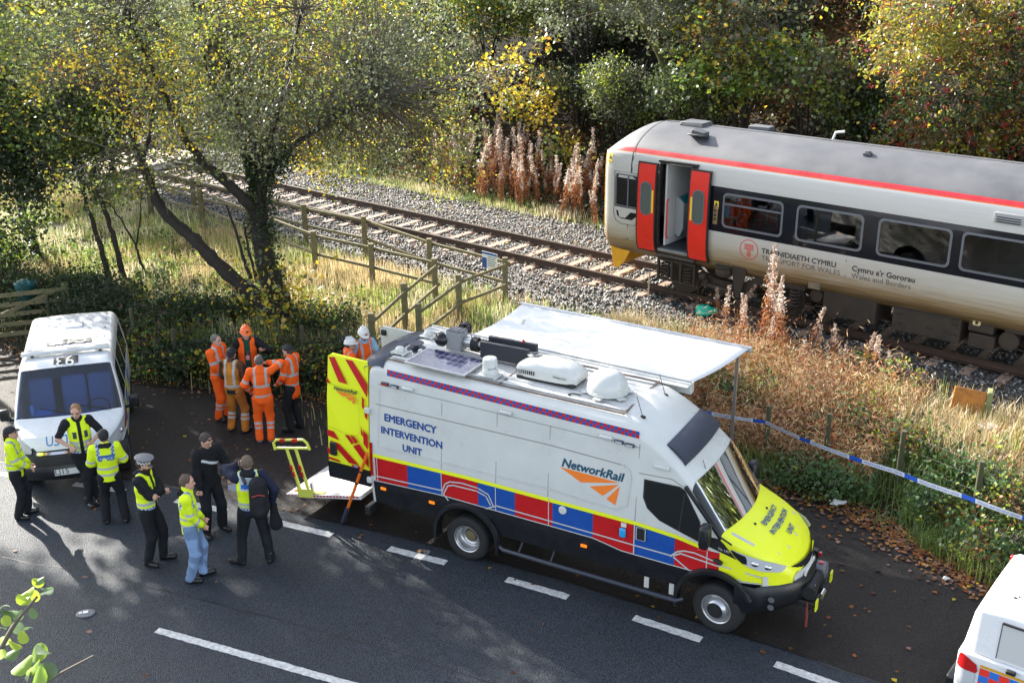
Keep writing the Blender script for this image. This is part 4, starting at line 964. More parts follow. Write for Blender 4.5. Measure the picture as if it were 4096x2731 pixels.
wheel(.0, .035, -1, 0, False); wheel(4.05, .035, -1, R(-7)); wheel(0, VW-.035, 1, 0, False); wheel(4.05, VW-.035, 1, R(-7))
for cx in (.03, 4.03):
    mb = MB(); P = []
    for a in np.linspace(-12 if cx < 1 else 28, 192, 22):
        c_, s__ = math.cos(R(a)), math.sin(R(a)); zc = .42
        P.append([(cx+.60*c_, -.012, min(1.06, zc+.61*s__)), (cx+.585*c_, -.075, min(1.04, zc+.59*s__)), (cx+.535*c_, -.075, min(.985, zc+.54*s__)), (cx+.535*c_, .10, min(.985, zc+.54*s__))])
    mb.grid(P); mb.build('wheel_arch_flare', clad, van, smooth=True, ang=45, fix=False)
mb = MB(); mb.tube([(.54, .12, .45), (.60, -.02, .45), (.72, -.10, .45), (3.50, -.10, .42), (3.56, -.02, .42)], .035, 10); o = mb.build('side_step', M('step_blue_black', (.03, .035, .05), .35), van, smooth=True)
for x in (.98, 1.52): mb = MB(); mb.bar((x, .1, .62), (x, -.09, .46), .03); mb.build('step_bracket', clad, o)
for x in (3.02, 3.40): mb = MB(); mb.box((x, -.02, .53), (.07, .02, .17)); mb.build('step_hanger', M('hanger', (.5, .5, .46), .6), o)
mb = MB(); mb.box((-1.80, .05, .46), (.10, .30, .16)); mb.build('rear_buffer', blackm, van, bev=.02)
# rear end: dark interior opening, tail lamp
mb = MB(); rf_ = sect(-1.75); mb.add([(-1.74, p[1], max(p[2], .6)) for p in rf_], [tuple(range(len(rf_)))]); mb.build('rear_opening', intd, van)
mb = MB(); f = vs_(.012); mb.grid([[f(x, z) for x in (-1.752, -1.70)] for z in np.linspace(1.08, 1.66, 5)]); mb.grid([[(-1.752, inz(z)+y, z) for y in (-.01, .08)] for z in np.linspace(1.08, 1.66, 5)]); mb.build('tail_lamp', lampred, van, fix=False)
mb = MB()
P = []
for x, dz in ((-1.86, .0), (-1.78, .03), (-1.58, .045), (-1.50, .02)):
    s_ = sect(max(x, -1.70)); P.append([(x, p[1], p[2]+dz) for p in s_[9:n-9]])
mb.grid(P); mb.grid([P[0], [(p[0]+.02, p[1], p[2]-.10) for p in P[0]]]); mb.build('rear_spoiler', navy, van, smooth=True, fix=False)
# rear doors
def rdoor(y_sign):
    far = y_sign > 0
    def F(x, z, off=0.):
        y = inz(z)-off if not far else VW-inz(z)+off
        return (x, y, z)
    X0, X1 = -2.60, -1.79
    def slab(poly, off0, off1, name, mat, par, **k):
        mb = MB(); nn = len(poly); vs = [F(x, z, off0) for x, z in poly]+[F(x, z, off1) for x, z in poly]; mb.add(vs, [tuple(range(nn)), tuple(range(nn, 2*nn))]+[(i, (i+1) % nn, (i+1) % nn+nn, i+nn) for i in range(nn)]); return mb.build(name, mat, par, **k)
    d = slab([(X0, .88), (X1, .88), (X1, 2.93), (X1-.03, 2.97), (X0+.10, 2.99), (X0+.04, 2.95), (X0+.02, 2.2)], .0, -.05, 'rear_door', vyel if not far else vwhite, van)
    slab([(X0, .86), (X1+.01, .86), (X1+.01, 1.14), (X0, 1.14)], .012, -.055, 'door_foot', clad, d)
    if not far:
        rs = [[(X0+.06, 2.93), (X0+.17, 2.95), (X0+.42, 2.55), (X0+.26, 2.56)], [(X0+.38, 2.95), (X0+.52, 2.95), (X1, 2.62), (X1, 2.40)], [(X0+.02, 2.60), (X0+.10, 2.50), (X0+.02, 2.51)],
              [(X0+.01, 1.70), (X0+.14, 1.69), (X0+.24, 1.56), (X0+.01, 1.60)], [(X0+.06, 1.52), (X0+.24, 1.50), (X0+.62, 1.20), (X0+.42, 1.20)], [(X0+.0, 1.40), (X0+.16, 1.26), (X0, 1.28)], [(X0+.36, 1.68), (X0+.44, 1.69), (X0+.54, 1.58), (X0+.50, 1.54)], [(X0+.47, 1.70), (X0+.54, 1.70), (X0+.62, 1.60), (X0+.56, 1.57)],
              [(X0+.52, 1.52), (X0+.64, 1.58), (X1, 1.36), (X1, 1.20)], [(X1-.13, 1.90), (X1-.08, 1.72), (X1-.13, 1.76)], [(X1-.10, 2.40), (X1-.06, 2.36), (X1-.06, 2.2), (X1-.10, 2.22)], [(X1-.05, 2.24), (X1, 2.18), (X1, 2.02), (X1-.05, 2.08)], [(X1-.09, 1.84), (X1, 1.76), (X1, 1.52), (X1-.08, 1.60)],
              [(X0+.01, 1.22), (X0+.22, 1.20), (X0+.25, 1.165), (X0+.01, 1.18)], [(X0+.46, 1.18), (X0+.62, 1.185), (X0+.66, 1.15), (X0+.5, 1.145)]]
        for q in rs: slab(q, .006, .002, 'red_chevron', vred, d)
        f = lambda x, z: F(x, z, .006)
        text_obj('NetworkRail', 'lettering', ink, lambda u, v: f(X0+.16+u, 2.415+v), d, size=.09, width=.45, bold=.003, shear=.25); arrow(f, X0+.20, 2.40, .40, 'arrow_emblem', d)
        def dl(pts, w=.008):
            mb = MB()
            for a, b in zip(pts[:-1], pts[1:]):
                A = Vector(f(*a)); B = Vector(f(*b)); e_ = B-A; L_ = Vector((-e_.z, 0, e_.x)).normalized()*w/2; mb.add([A-L_, B-L_, B+L_, A+L_], [(0, 1, 2, 3)])
            mb.build('pressing_line', M('yel_shade', (.50, .66, .02), .5), d, fix=False)
        dl([(X0+.02, 2.50), (X0+.62, 2.46), (X1-.16, 2.40), (X1-.16, 1.78), (X1-.24, 1.68), (X0+.02, 1.76)])
        mb = MB(); mb.box(F(X0+.13, 1.39, .015), (.13, .04, .24)); mb.build('door_handle', blackm, d, bev=.04)
        for z in (2.2, 1.0): mb = MB(); mb.box(F(X1+.02, z, .02), (.09, .06, .10)); mb.build('hinge', vwhite, d, bev=.015)
        mb = MB(); mb.box(F(X0+.56, 1.165, .01), (.07, .01, .03)); mb.build('plate_lamp', M('lilac', (.25, .25, .6), .3), d)
    else:
        slab([(X0+.08, 1.3), (X1-.06, 1.3), (X1-.06, 2.85), (X0+.10, 2.87)], -.055, -.062, 'inner_panel', vwhite, d); mb = MB(); mb.box(F(X0+.12, 2.88, -.07), (.10, .04, .10)); mb.build('latch', blackm, d, bev=.01)
        mb = MB(); mb.box(F(X0+.42, 2.72, -.10), (.12, .10, .12)); mb.build('work_lamp', navy, d, bev=.02)
rdoor(-1); rdoor(1)
# tail lift
tl_ = empty('tail_lift', (-1.95, 0, .64), 0); tl_.parent = van; tl_.rotation_euler = (0, R(-12.5), 0)   # slopes down to the rear
liftm = M('lift_deck', (.62, .60, .60), .5, var=.25, vscale=3, bump=.01, bscale=60)
mb = MB(); mb.prism([(-.05, -.06), (-1.25, -.06), (-1.66, -.015), (-1.66, .0), (-.05, .0)], 0.0, VW-.05); mb.build('platform', liftm, tl_, bev=.004)
mb = MB()
for k in range(22): x = -.10-.07*k; mb.b2((x-.035, -.004, -.036 if x > -1.3 else -.02), (x, -.002, -.006))
mb.build('red_edging', vred, tl_)
mb = MB(); mb.b2((-1.20, .02, .003), (-.85, .10, .015)); mb.b2((-1.37, -.012, -.05), (-1.05, .0, .10)); mb.build('handrail_foot', M('rail_yel', (.62, .66, .10), .4), tl_)
ry = M('rail_yellow', (.66, .68, .09), .4)
mb = MB()
for x0, x1 in ((-1.30, -1.40), (-1.12, -1.20)): mb.bar((x0, -.005, .05), (x1, .03, .83), .05, .035)
mb.build('handrail_post', ry, tl_, bev=.008)
mb = MB(); mb.tube([(-1.66, .03, .80), (-1.66, .03, .92), (-1.58, .03, .98), (-.98, .03, .98), (-.92, .03, .92), (-.90, .03, .80)], .024, 8); mb.tube([(-1.67, .03, .83), (-.89, .03, .83)], .024, 8); mb.build('handrail_loop', ry, tl_, smooth=True)
mb = MB()
for x0, x1, a in ((-1.30, -1.40, .45), (-1.30, -1.40, .33), (-1.12, -1.20, .45), (-1.12, -1.20, .33)):
    q = Vector((x0+(x1-x0)*a/.83, -.030, .05+a)); mb.box(q, (.052, .006, .09))
mb.box((-1.42, .004, .98), (.09, .05, .052)); mb.box((-1.15, .004, .98), (.09, .05, .052)); mb.build('red_marker', vred, tl_)
for x in (-1.36, -1.06): mb = MB(); mb.box((x, .03, .10), (.04, .05, .22), rot=(0, .12, 0)); mb.build('hinge_bracket', rim, tl_, bev=.005)
mb = MB(); mb.tube([(-1.55, .12, .02), (-1.50, .12, .02)], .028, 8); mb.build('beacon', amber, tl_)
for y in (.35, 1.35): mb = MB(); mb.bar((-.1, y, -.1), (.5, y, -.35), .10); mb.build('lift_arm', dblack, tl_)
# ---- roof equipment
def RZ_(x): return roofz(x)+.028
for y in (.33, .50, .68, 1.04, 1.22, 1.40):
    mb = MB(); mb.bar((-1.45, y, RZ_(-1.45)-.008), (2.48, y, RZ_(2.48)-.008), .06, .016); mb.build('roof_rib', vroof, van)
dirty = M('roof_gutter', (.16, .11, .09), .8, var=.5, vscale=9)
for y in (.225, VW-.225): mb = MB(); mb.bar((-1.5, y, RZ_(-1.5)-.022), (2.5, y, RZ_(2.5)-.022), .022, .02); mb.build('roof_gutter', dirty, van)
mb = MB(); mb.bar((.50, .22, RZ_(.5)-.010), (.50, VW-.22, RZ_(.5)-.010), .02, .02); mb.build('roof_joint', dirty, van); mb = MB(); mb.bar((2.50, .20, RZ_(2.5)-.018), (2.50, VW-.2, RZ_(2.5)-.018), .02, .02); mb.build('roof_joint', dirty, van)
sol = M('solar_cells', (.030, .030, .090), .18, coat=.5, var=.2); sl = M('solar_lines', (.42, .42, .48), .4)
z = RZ_(-.55)+.045; root = empty('solar_panel', (-.555, .44, z), R(0)); root.parent = van; root.rotation_euler = (0, R(1.4), 0)
mb = MB(); mb.box((0, 0, 0), (1.06, .68, .035)); mb.build('frame', alu, root, bev=.004); mb = MB(); mb.box((0, 0, .0185), (1.01, .63, .003)); mb.build('cells', sol, root)
mb = MB()
for k in range(1, 9): mb.box((-.505+1.01*k/9, 0, .0208), (.005, .63, .001))
for k in range(1, 4): mb.box((0, -.315+.63*k/4, .0209), (1.01, .008, .001))
mb.build('grid_lines', sl, root)
def sat(x, y):
    z = RZ_(x); mb = MB(); mb.box((x, y, z+.03), (.26, .18, .012)); mb.box((x-.1, y, z+.015), (.02, .18, .03)); mb.box((x+.1, y, z+.015), (.02, .18, .03)); o = mb.build('antenna_bracket', vwhite, van); mb = MB(); mb.lathe([(.075, 0), (.078, .03), (.068, .065), (.05, .08), (0, .085)], (x, y, z+.037), 'Z', 20); mb.build('antenna', vwhite, o, smooth=True, ang=50)
sat(-1.40, .46); sat(-1.40, 1.28)
z = RZ_(-1.28); mb = MB(); mb.lathe([(.11, 0), (.15, .01), (.15, .022), (.04, .035), (.035, .09), (.12, .10), (.125, .112), (.0, .12)], (-1.28, .74, z), 'Z', 24); mb.build('mushroom_vent', navy, van, smooth=True, ang=40)
mb = MB(); mb.tube([(-1.28, .48, z+.03), (-1.22, .5, z+.07), (-1.15, .45, z+.04), (-1.12, .52, z+.03), (-1.15, .60, z+.04)], .012, 6); mb.ell((-1.12, .62, z+.05), (.05, .035, .03), 10, 6, 0); mb.build('cable', vwhite, van, smooth=True)
# telescopic mast lying along the roof with camera lamps
z = RZ_(-.4)+.02; mast = empty('mast', (0, 1.02, z), 0); mast.parent = van
mb = MB(); mb.box((-.70, .0, .18), (.26, .24, .30)); mb.build('head_box', M('head_grey', (.28, .29, .30), .45, metal=.3), mast, bev=.01); mb = MB(); mb.box((-.70, 0, .335), (.25, .23, .01)); mb.build('head_lid', navy, mast)
for p, dr in (((-.93, -.14, .18), (.25, .9, -.15)), ((-.70, .28, .30), (.1, -.8, -.5))):
    q = Vector(dr).to_track_quat('Z', 'Y').to_matrix(); mb = MB(); mb.lathe([(.0, -.07), (.06, -.06), (.105, -.01), (.12, .05), (.112, .055), (.09, .02), (.0, .0)], p, 'Z', 20, rot=q); mb.tube([p, (-.76, 0, .22)], .02, 6); mb.build('floodlight', M('gloss_black', (.008, .008, .009), .15), mast, smooth=True, ang=50)
mb = MB(); mb.tube([(-.92, .15, .2), (-.72, .12, .2)], .06, 14); mb.tube([(-.56, .03, .16), (-.42, .03, .16)], .075, 14); mb.tube([(-.42, .03, .15), (-.05, .03, .15)], .055, 14); mb.build('mast_tube', rim, mast, smooth=True, ang=50)
mb = MB()
for k in range(9): x = -.42+.012*k; mb.tube([(x, .03+.10*math.cos(a), .14+.11*math.sin(a)) for a in np.linspace(0, 6.28, 12)], .009, 5)
for k in range(4): x = -.25+.05*k; mb.tube([(x, .03+.075*math.cos(a), .16+.08*math.sin(a)) for a in np.linspace(0, 3.3, 8)], .009, 5)
mb.tube([(-.56, .0, .30), (-.62, -.1, .36), (-.5, .05, .42), (-.45, .05, .2)], .006, 5); mb.build('coiled_cable', blackm, mast)
mb = MB(); mb.box((-.18, -.12, .02), (1.2, .03, .03)); mb.box((-.18, .16, .02), (1.2, .03, .03)); mb.build('mast_rail', alu, mast)
bbm = M('box_black', (.018, .02, .03), .55)
for y in (-.14, .12): mb = MB(); mb.box((.24, y, .16), (.84, .06, .26)); mb.build('mast_housing', bbm, mast, bev=.006)
mb = MB(); mb.box((.24, -.01, .10), (.78, .20, .14)); mb.build('housing_core', M('core_grey', (.30, .31, .32), .5), mast); mb = MB(); mb.lathe([(.03, 0), (.03, .01), (.018, .012), (.018, .035), (0, .037)], (.42, .12, .29), 'Z', 14); mb.build('stop_button', lampred, mast)
# round transceiver
z = RZ_(.25); mb = MB(); mb.box((.25, .40, z+.03), (.34, .26, .012)); mb.box((.12, .40, z+.012), (.02, .26, .03)); mb.box((.38, .40, z+.012), (.02, .26, .03)); o = mb.build('transceiver_base', vwhite, van)
mb = MB(); mb.lathe([(.12, 0), (.122, .06), (.115, .07), (.112, .22), (.10, .255), (.05, .27), (0, .272)], (.25, .40, z+.036), 'Z', 28); o2 = mb.build('transceiver', vwhite, o, smooth=True, ang=50)
def cyl_text(u, v, c=(.25, .40), r_=.1145, a0=-1.35): a = a0+u/r_; return (c[0]+r_*math.cos(a), c[1]+r_*math.sin(a), z+.036+.10+v)
text_obj('excell', 'lettering', ink, cyl_text, o2, size=.07, width=.13)
# air conditioner
z = RZ_(1.1); ac = MB(); secs = []
for t in np.linspace(0, 1, 14):
    x = .58+1.0*t; e_ = abs(2*t-1)**3.0; hw_ = .26*(1-.25*e_); zt = .26*(1-.45*e_)+.0; ring_ = []
    for a in np.linspace(0, math.pi, 12):
        c_, s__ = math.cos(a), math.sin(a); ring_.append((x, .80-hw_*abs(c_)**.55*(1 if c_ > 0 else -1), z+.05+zt*abs(s__)**.5))
    secs.append(ring_)
ac.grid(secs); ac.add(secs[0], [tuple(range(12))]); ac.add(secs[-1], [tuple(range(12))]); aco = ac.build('air_conditioner', vwhite, van, smooth=True, ang=60, fix=True)
mb = MB(); mb.b2((.60, .56, z), (1.56, 1.04, z+.06)); mb.build('base', blackm, aco, bev=.02)
mb = MB()
for r_ in (.05, .065, .08, .095, .11): mb.tube([(.78+r_*math.cos(a), .84+r_*math.sin(a), z+.305+.0*r_) for a in np.linspace(0, 6.283, 26)], .0035, 4)
mb.build('fan_grille', M('fan_grey', (.2, .2, .2), .5), aco)
mb = MB()
for k in range(9): mb.box((.63+.035*k, .538-.0*k, z+.13), (.012, .012, .06))
mb.build('vent_slot', blackm, aco); text_obj('Webasto', 'lettering', ink, lambda u, v: (1.22+u, .538, z+.12+v), aco, size=.06, width=.22)
# satellite dome
z = RZ_(2.03); mb = MB(); mb.lathe([(.29, 0), (.315, .01), (.315, .05), (.30, .055), (.295, .12), (.26, .21), (.20, .275), (.12, .315), (0, .33)], (2.02, .72, z+.03), 'Z', 36); dm = mb.build('satellite_dome', vwhite, van, smooth=True, ang=50)
mb = MB(); 
for k in range(6): a = k*math.pi/3+.5; mb = MB(); mb.box((2.02+.32*math.cos(a), .72+.32*math.sin(a), z+.03), (.12, .12, .012), rot=(0, 0, a)); mb.build('mounting_foot', vwhite, dm)
mb = MB()
for k in range(16): a = k*math.pi/8; mb.lathe([(.008, 0), (.006, .006), (0, .006)], (2.02+.306*math.cos(a), .72+.306*math.sin(a), z+.085), 'Z', 6)
mb.build('bolt', rim, dm)
mb = MB(); mb.tube([(1.72, .45, z+.01), (1.62, .40, z+.03), (1.58, .36, z+.03)], .01, 6); mb.ell((1.58, .36, z+.02), (.025, .025, .02), 8, 5); mb.build('cable_gland', blackm, van)
# awning
aw = empty('awning', (0, VW, 0), 0); aw.parent = van; canv = M('awning_fabric', (.82, .82, .82), .7, var=.04, vscale=5)
mb = MB(); mb.prism([(-1.70, 2.86), (2.92, 2.74), (2.92, 2.90), (-1.70, 3.03)], .02, .16); mb.prism([(-1.70, 3.03), (2.92, 2.90), (2.92, 2.915), (-1.70, 3.045)], -.14, .06); mb.build('housing', vwhite, aw, bev=.01)
for y in (-.02, .10): mb = MB(); mb.bar((-1.68, y, 3.05), (2.90, y, 2.92), .03, .02); mb.build('housing_rib', alu, aw)
near = lambda t: Vector((-.95+3.83*t, .15, 2.985-.105*t)); far = lambda t: Vector((-1.26+4.26*t, 2.50+.14*t, 2.76-.17*t))
mb = MB(); P = []
for i in range(25):
    t = i/24; P.append([near(t)+(far(t)-near(t))*(j/12)-Vector((0, 0, .05*math.sin(math.pi*j/12)*1.0+.012*math.sin(i*1.3)*math.sin(math.pi*j/12))) for j in range(13)])
mb.grid(P); fb = mb.build('fabric', canv, aw, smooth=True, fix=False); sm_ = fb.modifiers.new('s', 'SOLIDIFY'); sm_.thickness = .003
mb = MB(); mb.bar(far(-.01)+Vector((0, .03, -.02)), far(1.01)+Vector((0, .03, -.02)), .07, .10); mb.build('front_rail', alu, aw, bev=.01)
for t, zb in ((.985, .15), (.03, .6)):
    q = far(t)+Vector((-.12, .02, -.05)); g_ = van.matrix_basis @ Vector((q.x, q.y+VW, 0)); h_ = gz(g_.x, g_.y); mb = MB(); mb.bar(q, (q.x-.02, q.y, h_-.02), .05, .05, upv=(1, 0, 0)); mb.build('support_leg', rim, aw)
for t in (.03, .97): a_ = near(t)-Vector((0, 0, .08)); b_ = far(t)-Vector((0, 0, .06)); mid = (a_+b_)/2+Vector((.35 if t < .5 else -.35, 0, 0)); mb = MB(); mb.bar(a_, mid, .05, .03); mb.bar(mid, b_, .05, .03); mb.build('folding_arm', alu, aw)
# leaning orange pole
P0 = van.matrix_basis @ Vector((-1.76, -.06, 1.49)); g = atz(787, 1200, 0.0); root = empty('telescopic_pole', (g.x, g.y, 0), 0, label='orange pole with dark foot leaning on the open rear door of the emergency van', cat='pole')
q = P0-Vector((g.x, g.y, 0)); orng = M('pole_orange', (.80, .16, .01), .45)
mb = MB(); mb.tube([q*.20, q], .026, 10); mb.build('shaft', orng, root, smooth=True); mb = MB(); mb.bar(q*.0+Vector((0, 0, .01)), q*.24, .07, .05); mb.build('foot', navy, root, bev=.01)
mb = MB(); mb.tube([q*.58, q*.60], .034, 10); mb.tube([q*.74, q*.76], .034, 10); mb.build('collar', blackm, root)
# ================================================================ POLICE VAN
class Loft:
    def __init__(s, W, roof, inz, inx, bul, zb, shoulder, crown=.02):
        s.W = W; s.roof = roof; s.inz = inz; s.inx = inx; s.bul = bul; s.zb = zb; s.sh = shoulder; s.cr = crown
    def I(s, t, x): return float(np.interp(x, [p[0] for p in t], [p[1] for p in t]))
    def sect(s, x, nside=8):
        I = s.I; zt = I(s.roof, x); rs = I(s.sh, x); zb = s.zb(x); zs = max(zt-rs, zb+.01); ix = I(s.inx, x); P = []
        for j in range(nside+1):
            z = zb+(zs-zb)*j/nside; P.append((x, I(s.inz, z)+ix, z))
        y0 = I(s.inz, zs)+ix; rw = rs*1.05
        for j in range(1, 6): a = R(18*j); P.append((x, y0+rw*(1-math.cos(a)), zs+rs*math.sin(a)))
        ye = y0+rw
        for j in range(1, 5): t = j/4; P.append((x, ye+(s.W/2-ye)*t, zt+s.cr*(1-(1-t)**2)))
        full = P+[(p[0], s.W-p[1], p[2]) for p in P[::-1][1:]]; b = I(s.bul, x)
        return [(X_+b*(1-((Y_-s.W/2)/(s.W/2))**2), Y_, Z_) for X_, Y_, Z_ in full]
    def side(s, x, z, off=.004, far=False):
        y = s.I(s.inz, z)+s.I(s.inx, x)-off; b = s.I(s.bul, x); X_ = x+b*(1-((y-s.W/2)/(s.W/2))**2)
        return (X_, y if not far else s.W-y, z)
    def top(s, x, y, off=.004):
        q = s.sect(x); t = (y-s.W/2)/(s.W/2); return (x+s.I(s.bul, x)*(1-t*t), y, float(np.interp(y, [p[1] for p in q], [p[2] for p in q]))+off)
    def shell(s, st, name, mats, mif, par, ang=45):
        S = [s.sect(x) for x in st]; n = len(S[0]); mb = MB(); mb.add([p for q in S for p in q], [])
        for i in range(len(st)-1):
            xm = (st[i]+st[i+1])/2
            for j in range(n-1):
                k = min(j, n-2-j); zm = sum(S[a][b][2] for a in (i, i+1) for b in (j, j+1))/4; mi = mif(xm, k, zm)
                if mi is None: continue
                mb.f.append((i*n+j, (i+1)*n+j, (i+1)*n+j+1, i*n+j+1)); mb.mi.append(mi)
        for q in (0, -1): mb.add(S[q], [tuple(range(n))], 0)
        return mb.build(name, mats, par, smooth=True, ang=ang)
PW = 1.88
def parch(x):
    z = .42
    for c in (.42, -2.30):
        d = abs(x-c)
        if d < .42: z = max(z, .33+math.sqrt(.42**2-d*d))
    return z
PL = Loft(PW, [(-3.05, 1.80), (-3.0, 1.90), (-2.9, 1.95), (-.35, 1.95), (-.18, 1.88), (.40, 1.20), (.50, 1.13), (.80, 1.02), (.93, .90), (1.0, .80)],
          [(.3, .06), (.6, .0), (1.1, .0), (1.3, .03), (1.8, .13), (2, .16)], [(0, 0), (.4, .01), (.6, .05), (.8, .14), (.92, .26), (1.0, .38)], [(-.6, 0), (-.18, .08), (.4, .16), (1, .22)], parch,
          [(-3.05, .12), (-.2, .12), (.4, .07), (1, .10)])
pv = empty('police_van', (-8.05, 18.8, 0), math.atan2(-.957, .29), label='white police van with roof number and light bar, parked nose first behind the officers', cat='van')
off_ = empty('x', (0, 0, 0))
bpy.data.objects.remove(off_)
def sh(o): o.location.y = -PW/2; return o
st = sorted(set([-3.05, -3.03, -3.0, -2.95, -2.9, -2.0, -1.2, -.6, -.35, -.25, -.18, 0, .2, .40, .45, .50, .6, .7, .8, .87, .93, .97, 1.0]+[round(c+q, 3) for c in (.42, -2.30) for q in (-.42, -.41, -.37, -.3, -.18, 0, .18, .3, .37, .41, .42) if c+q < 1]))
pglass = M('windscreen_tint', (.012, .022, .05), .03, spec=.9)
pw_ = M('police_white', (.72, .73, .74), .28, coat=.3, var=.05)
def mif(x, k, z):
    if -.18 < x < .40 and k >= 11: return None
    if x > .84 and z < .86: return 1
    if x > .55 and z < .66: return 1
    if z < .50: return 1
    return 0
sh(PL.shell(st, 'body', [pw_, clad], mif, pv))
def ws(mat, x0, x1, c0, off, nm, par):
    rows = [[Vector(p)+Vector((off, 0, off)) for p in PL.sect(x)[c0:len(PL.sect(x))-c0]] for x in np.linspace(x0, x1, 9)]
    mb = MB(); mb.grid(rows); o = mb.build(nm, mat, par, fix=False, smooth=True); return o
w = sh(ws(glassmat('sky_tint_glass', (.34, .48, .80), .03), -.17, .39, 11, .004, 'windscreen', pv))  # blue of the reflected sky is put into the glass tint
for y0, x1 in ((.72, .30), (1.30, .32)):
    mb = MB(); mb.tube([PL.top(.42, y0+.35, .03), PL.top(.30, y0-.25, .02)], .012, 6); mb.build('wiper', blackm, w)
mb = MB(); mb.b2((.1, .2, .80), (.45, PW-.2, 1.10)); sh(mb.build('dashboard', M('dash_blue', (.10, .13, .20), .6), pv, bev=.05))
for y in (.40, .98, 1.45): mb = MB(); mb.box((-.62, y, 1.15), (.16, .44, .75), rot=(0, -.2, 0)); mb.box((-.35, y, .85), (.5, .44, .14)); sh(mb.build('seat', M('seat_grey', (.26, .28, .32), .8), pv, bev=.06))
mb = MB(); mb.tube([(.03+.05*math.sin(a), 1.42+.19*math.cos(a), 1.12+.17*math.sin(a)) for a in np.linspace(0, 6.283, 24)], .014, 6); sh(mb.build('steering_wheel', blackm, pv))
mb = MB(); mb.b2((-.1, .35, 1.105), (.15, .62, 1.13)); sh(mb.build('blue_folder', M('folder', (.05, .3, .6), .5), pv)); mb = MB(); mb.tube([(.12, .30, 1.12), (.12, .30, 1.30)], .035, 10); sh(mb.build('bottle', M('bottle_blue', (.2, .45, .7), .2), pv, smooth=True))
mb = MB(); mb.b2((-2.9, .15, .45), (.9, PW-.15, .62)); sh(mb.build('chassis', dblack, pv))
for x in (.42, -2.30):
    for y, sg in ((.02, -1), (PW-.02, 1)):
        r_ = empty('wheel', (x, y-PW/2, .33), 0 if sg < 0 else math.pi); r_.parent = pv
        mb = MB(); mb.lathe([(.19, 0), (.24, -.012), (.30, -.012), (.33, .02), (.33, .20), (.2, .22)], (0, 0, 0), 'Y', 32, cap=False); mb.build('tyre', tyre, r_, smooth=True)
        mb = MB(); mb.lathe([(.20, 0), (.19, .02), (.12, .0), (.04, .015), (0, .015)], (0, 0, 0), 'Y', 32, cap=False); mb.build('rim', rim, r_, smooth=True)
# front: black bumper and grille, chrome bar, lamps, plate
def pf(y, z, off=0.): t = (y-PW/2)/(PW/2); return (1.02+.24*(1-abs(t)**2.4)-.30*max(0, abs(t)-.8)+off, y, z)
def prow(y0, y1, zz, offs, name, mat, n=18):
    mb = MB(); mb.grid([[pf(y, z, o) for z, o in zip(zz, offs)] for y in np.linspace(y0, y1, n)]); return sh(mb.build(name, mat, pv, smooth=True, fix=False))
prow(-.005, PW+.005, (.78, .66, .56, .44, .34, .28), (-.10, .0, .05, .07, .03, -.12), 'bumper', clad)
g_ = prow(.34, PW-.34, (.84, .76, .60), (-.05, .012, .03), 'grille', blackm)
mb = MB()
for z in (.64, .69, .74): mb.grid([[pf(y, z+q, .03) for q in (0, .012)] for y in np.linspace(.45, PW-.45, 10)])
mb.build('slat', M('slat', (.05, .05, .055), .35), g_, fix=False)
prow(.40, PW-.40, (.855, .815), (-.01, .02), 'chrome_bar', chrome)
mb = MB(); mb.box((1.335, PW/2-.03, .50), (.015, .50, .11)); o = sh(mb.build('number_plate', white, pv))
text_obj('LJ15', 'plate_text', ink, lambda u, v: (1.345, .66+u, .465+v), o, size=.11, width=.22)
for far in (False, True):
    f_ = lambda x, z, o_=.012: PL.side(x, z, o_, far)
    h = sh(surf(f_, [(.74, .70, .90), (.80, .60, .96), (.86, .52, .97), (.93, .44, .92), (1.0, .36, .80), (1.08, .26, .60)], 'headlight', clear, pv, .014))
    surf(f_, [(.86, .50, .60), (.95, .38, .54), (1.05, .26, .42), (1.12, .20, .28)], 'indicator', lampred if far else pane_dark, h, .020)
    mb = MB(); mb.ell(f_(.70, .90, .01), (.06, .04, .05), 10, 6); mb.build('reflector', chrome, h, smooth=True)
    # sides: livery squares, windows
    py = M('police_yellow', (.75, .72, .02), .4); pb = M('police_blue', (.01, .12, .50), .4)
    for k, (a, b) in enumerate([(-3.0, -2.72), (-1.88, -1.4), (-1.4, -.9), (-.9, -.4), (-.4, .0), (.02, .24)]):
        for r_, (z0, z1) in enumerate(((.55, .82), (.82, 1.10))):
            mb = MB(); mb.add([PL.side(a, z0, .004, far), PL.side(b, z0, .004, far), PL.side(b, z1, .004, far), PL.side(a, z1, .004, far)], [(0, 1, 2, 3)]); sh(mb.build('livery_block', py if (k+r_) % 2 else pb, pv, fix=False))
    for q in ([(-.75, 1.18), (.12, 1.18), (.02, 1.30), (-.28, 1.72), (-.75, 1.74)], [(-1.75, 1.20), (-.85, 1.20), (-.85, 1.74), (-1.75, 1.74)], [(-2.85, 1.22), (-1.85, 1.22), (-1.85, 1.74), (-2.85, 1.74)]):
        mb = MB(); mb.add([PL.side(x, z, .006, far) for x, z in q], [tuple(range(len(q)))]); sh(mb.build('side_window', pane_dark, pv, fix=False))
    y = -.16 if not far else PW+.16; mb = MB(); mb.box((.12, y, 1.18), (.12, .18, .22)); o = sh(mb.build('door_mirror', clad, pv, bev=.04)); mb = MB(); mb.bar((.12, y, 1.10), (.14, PW/2+(y-PW/2)*.84, 1.08), .05); mb.build('mirror_arm', clad, o)
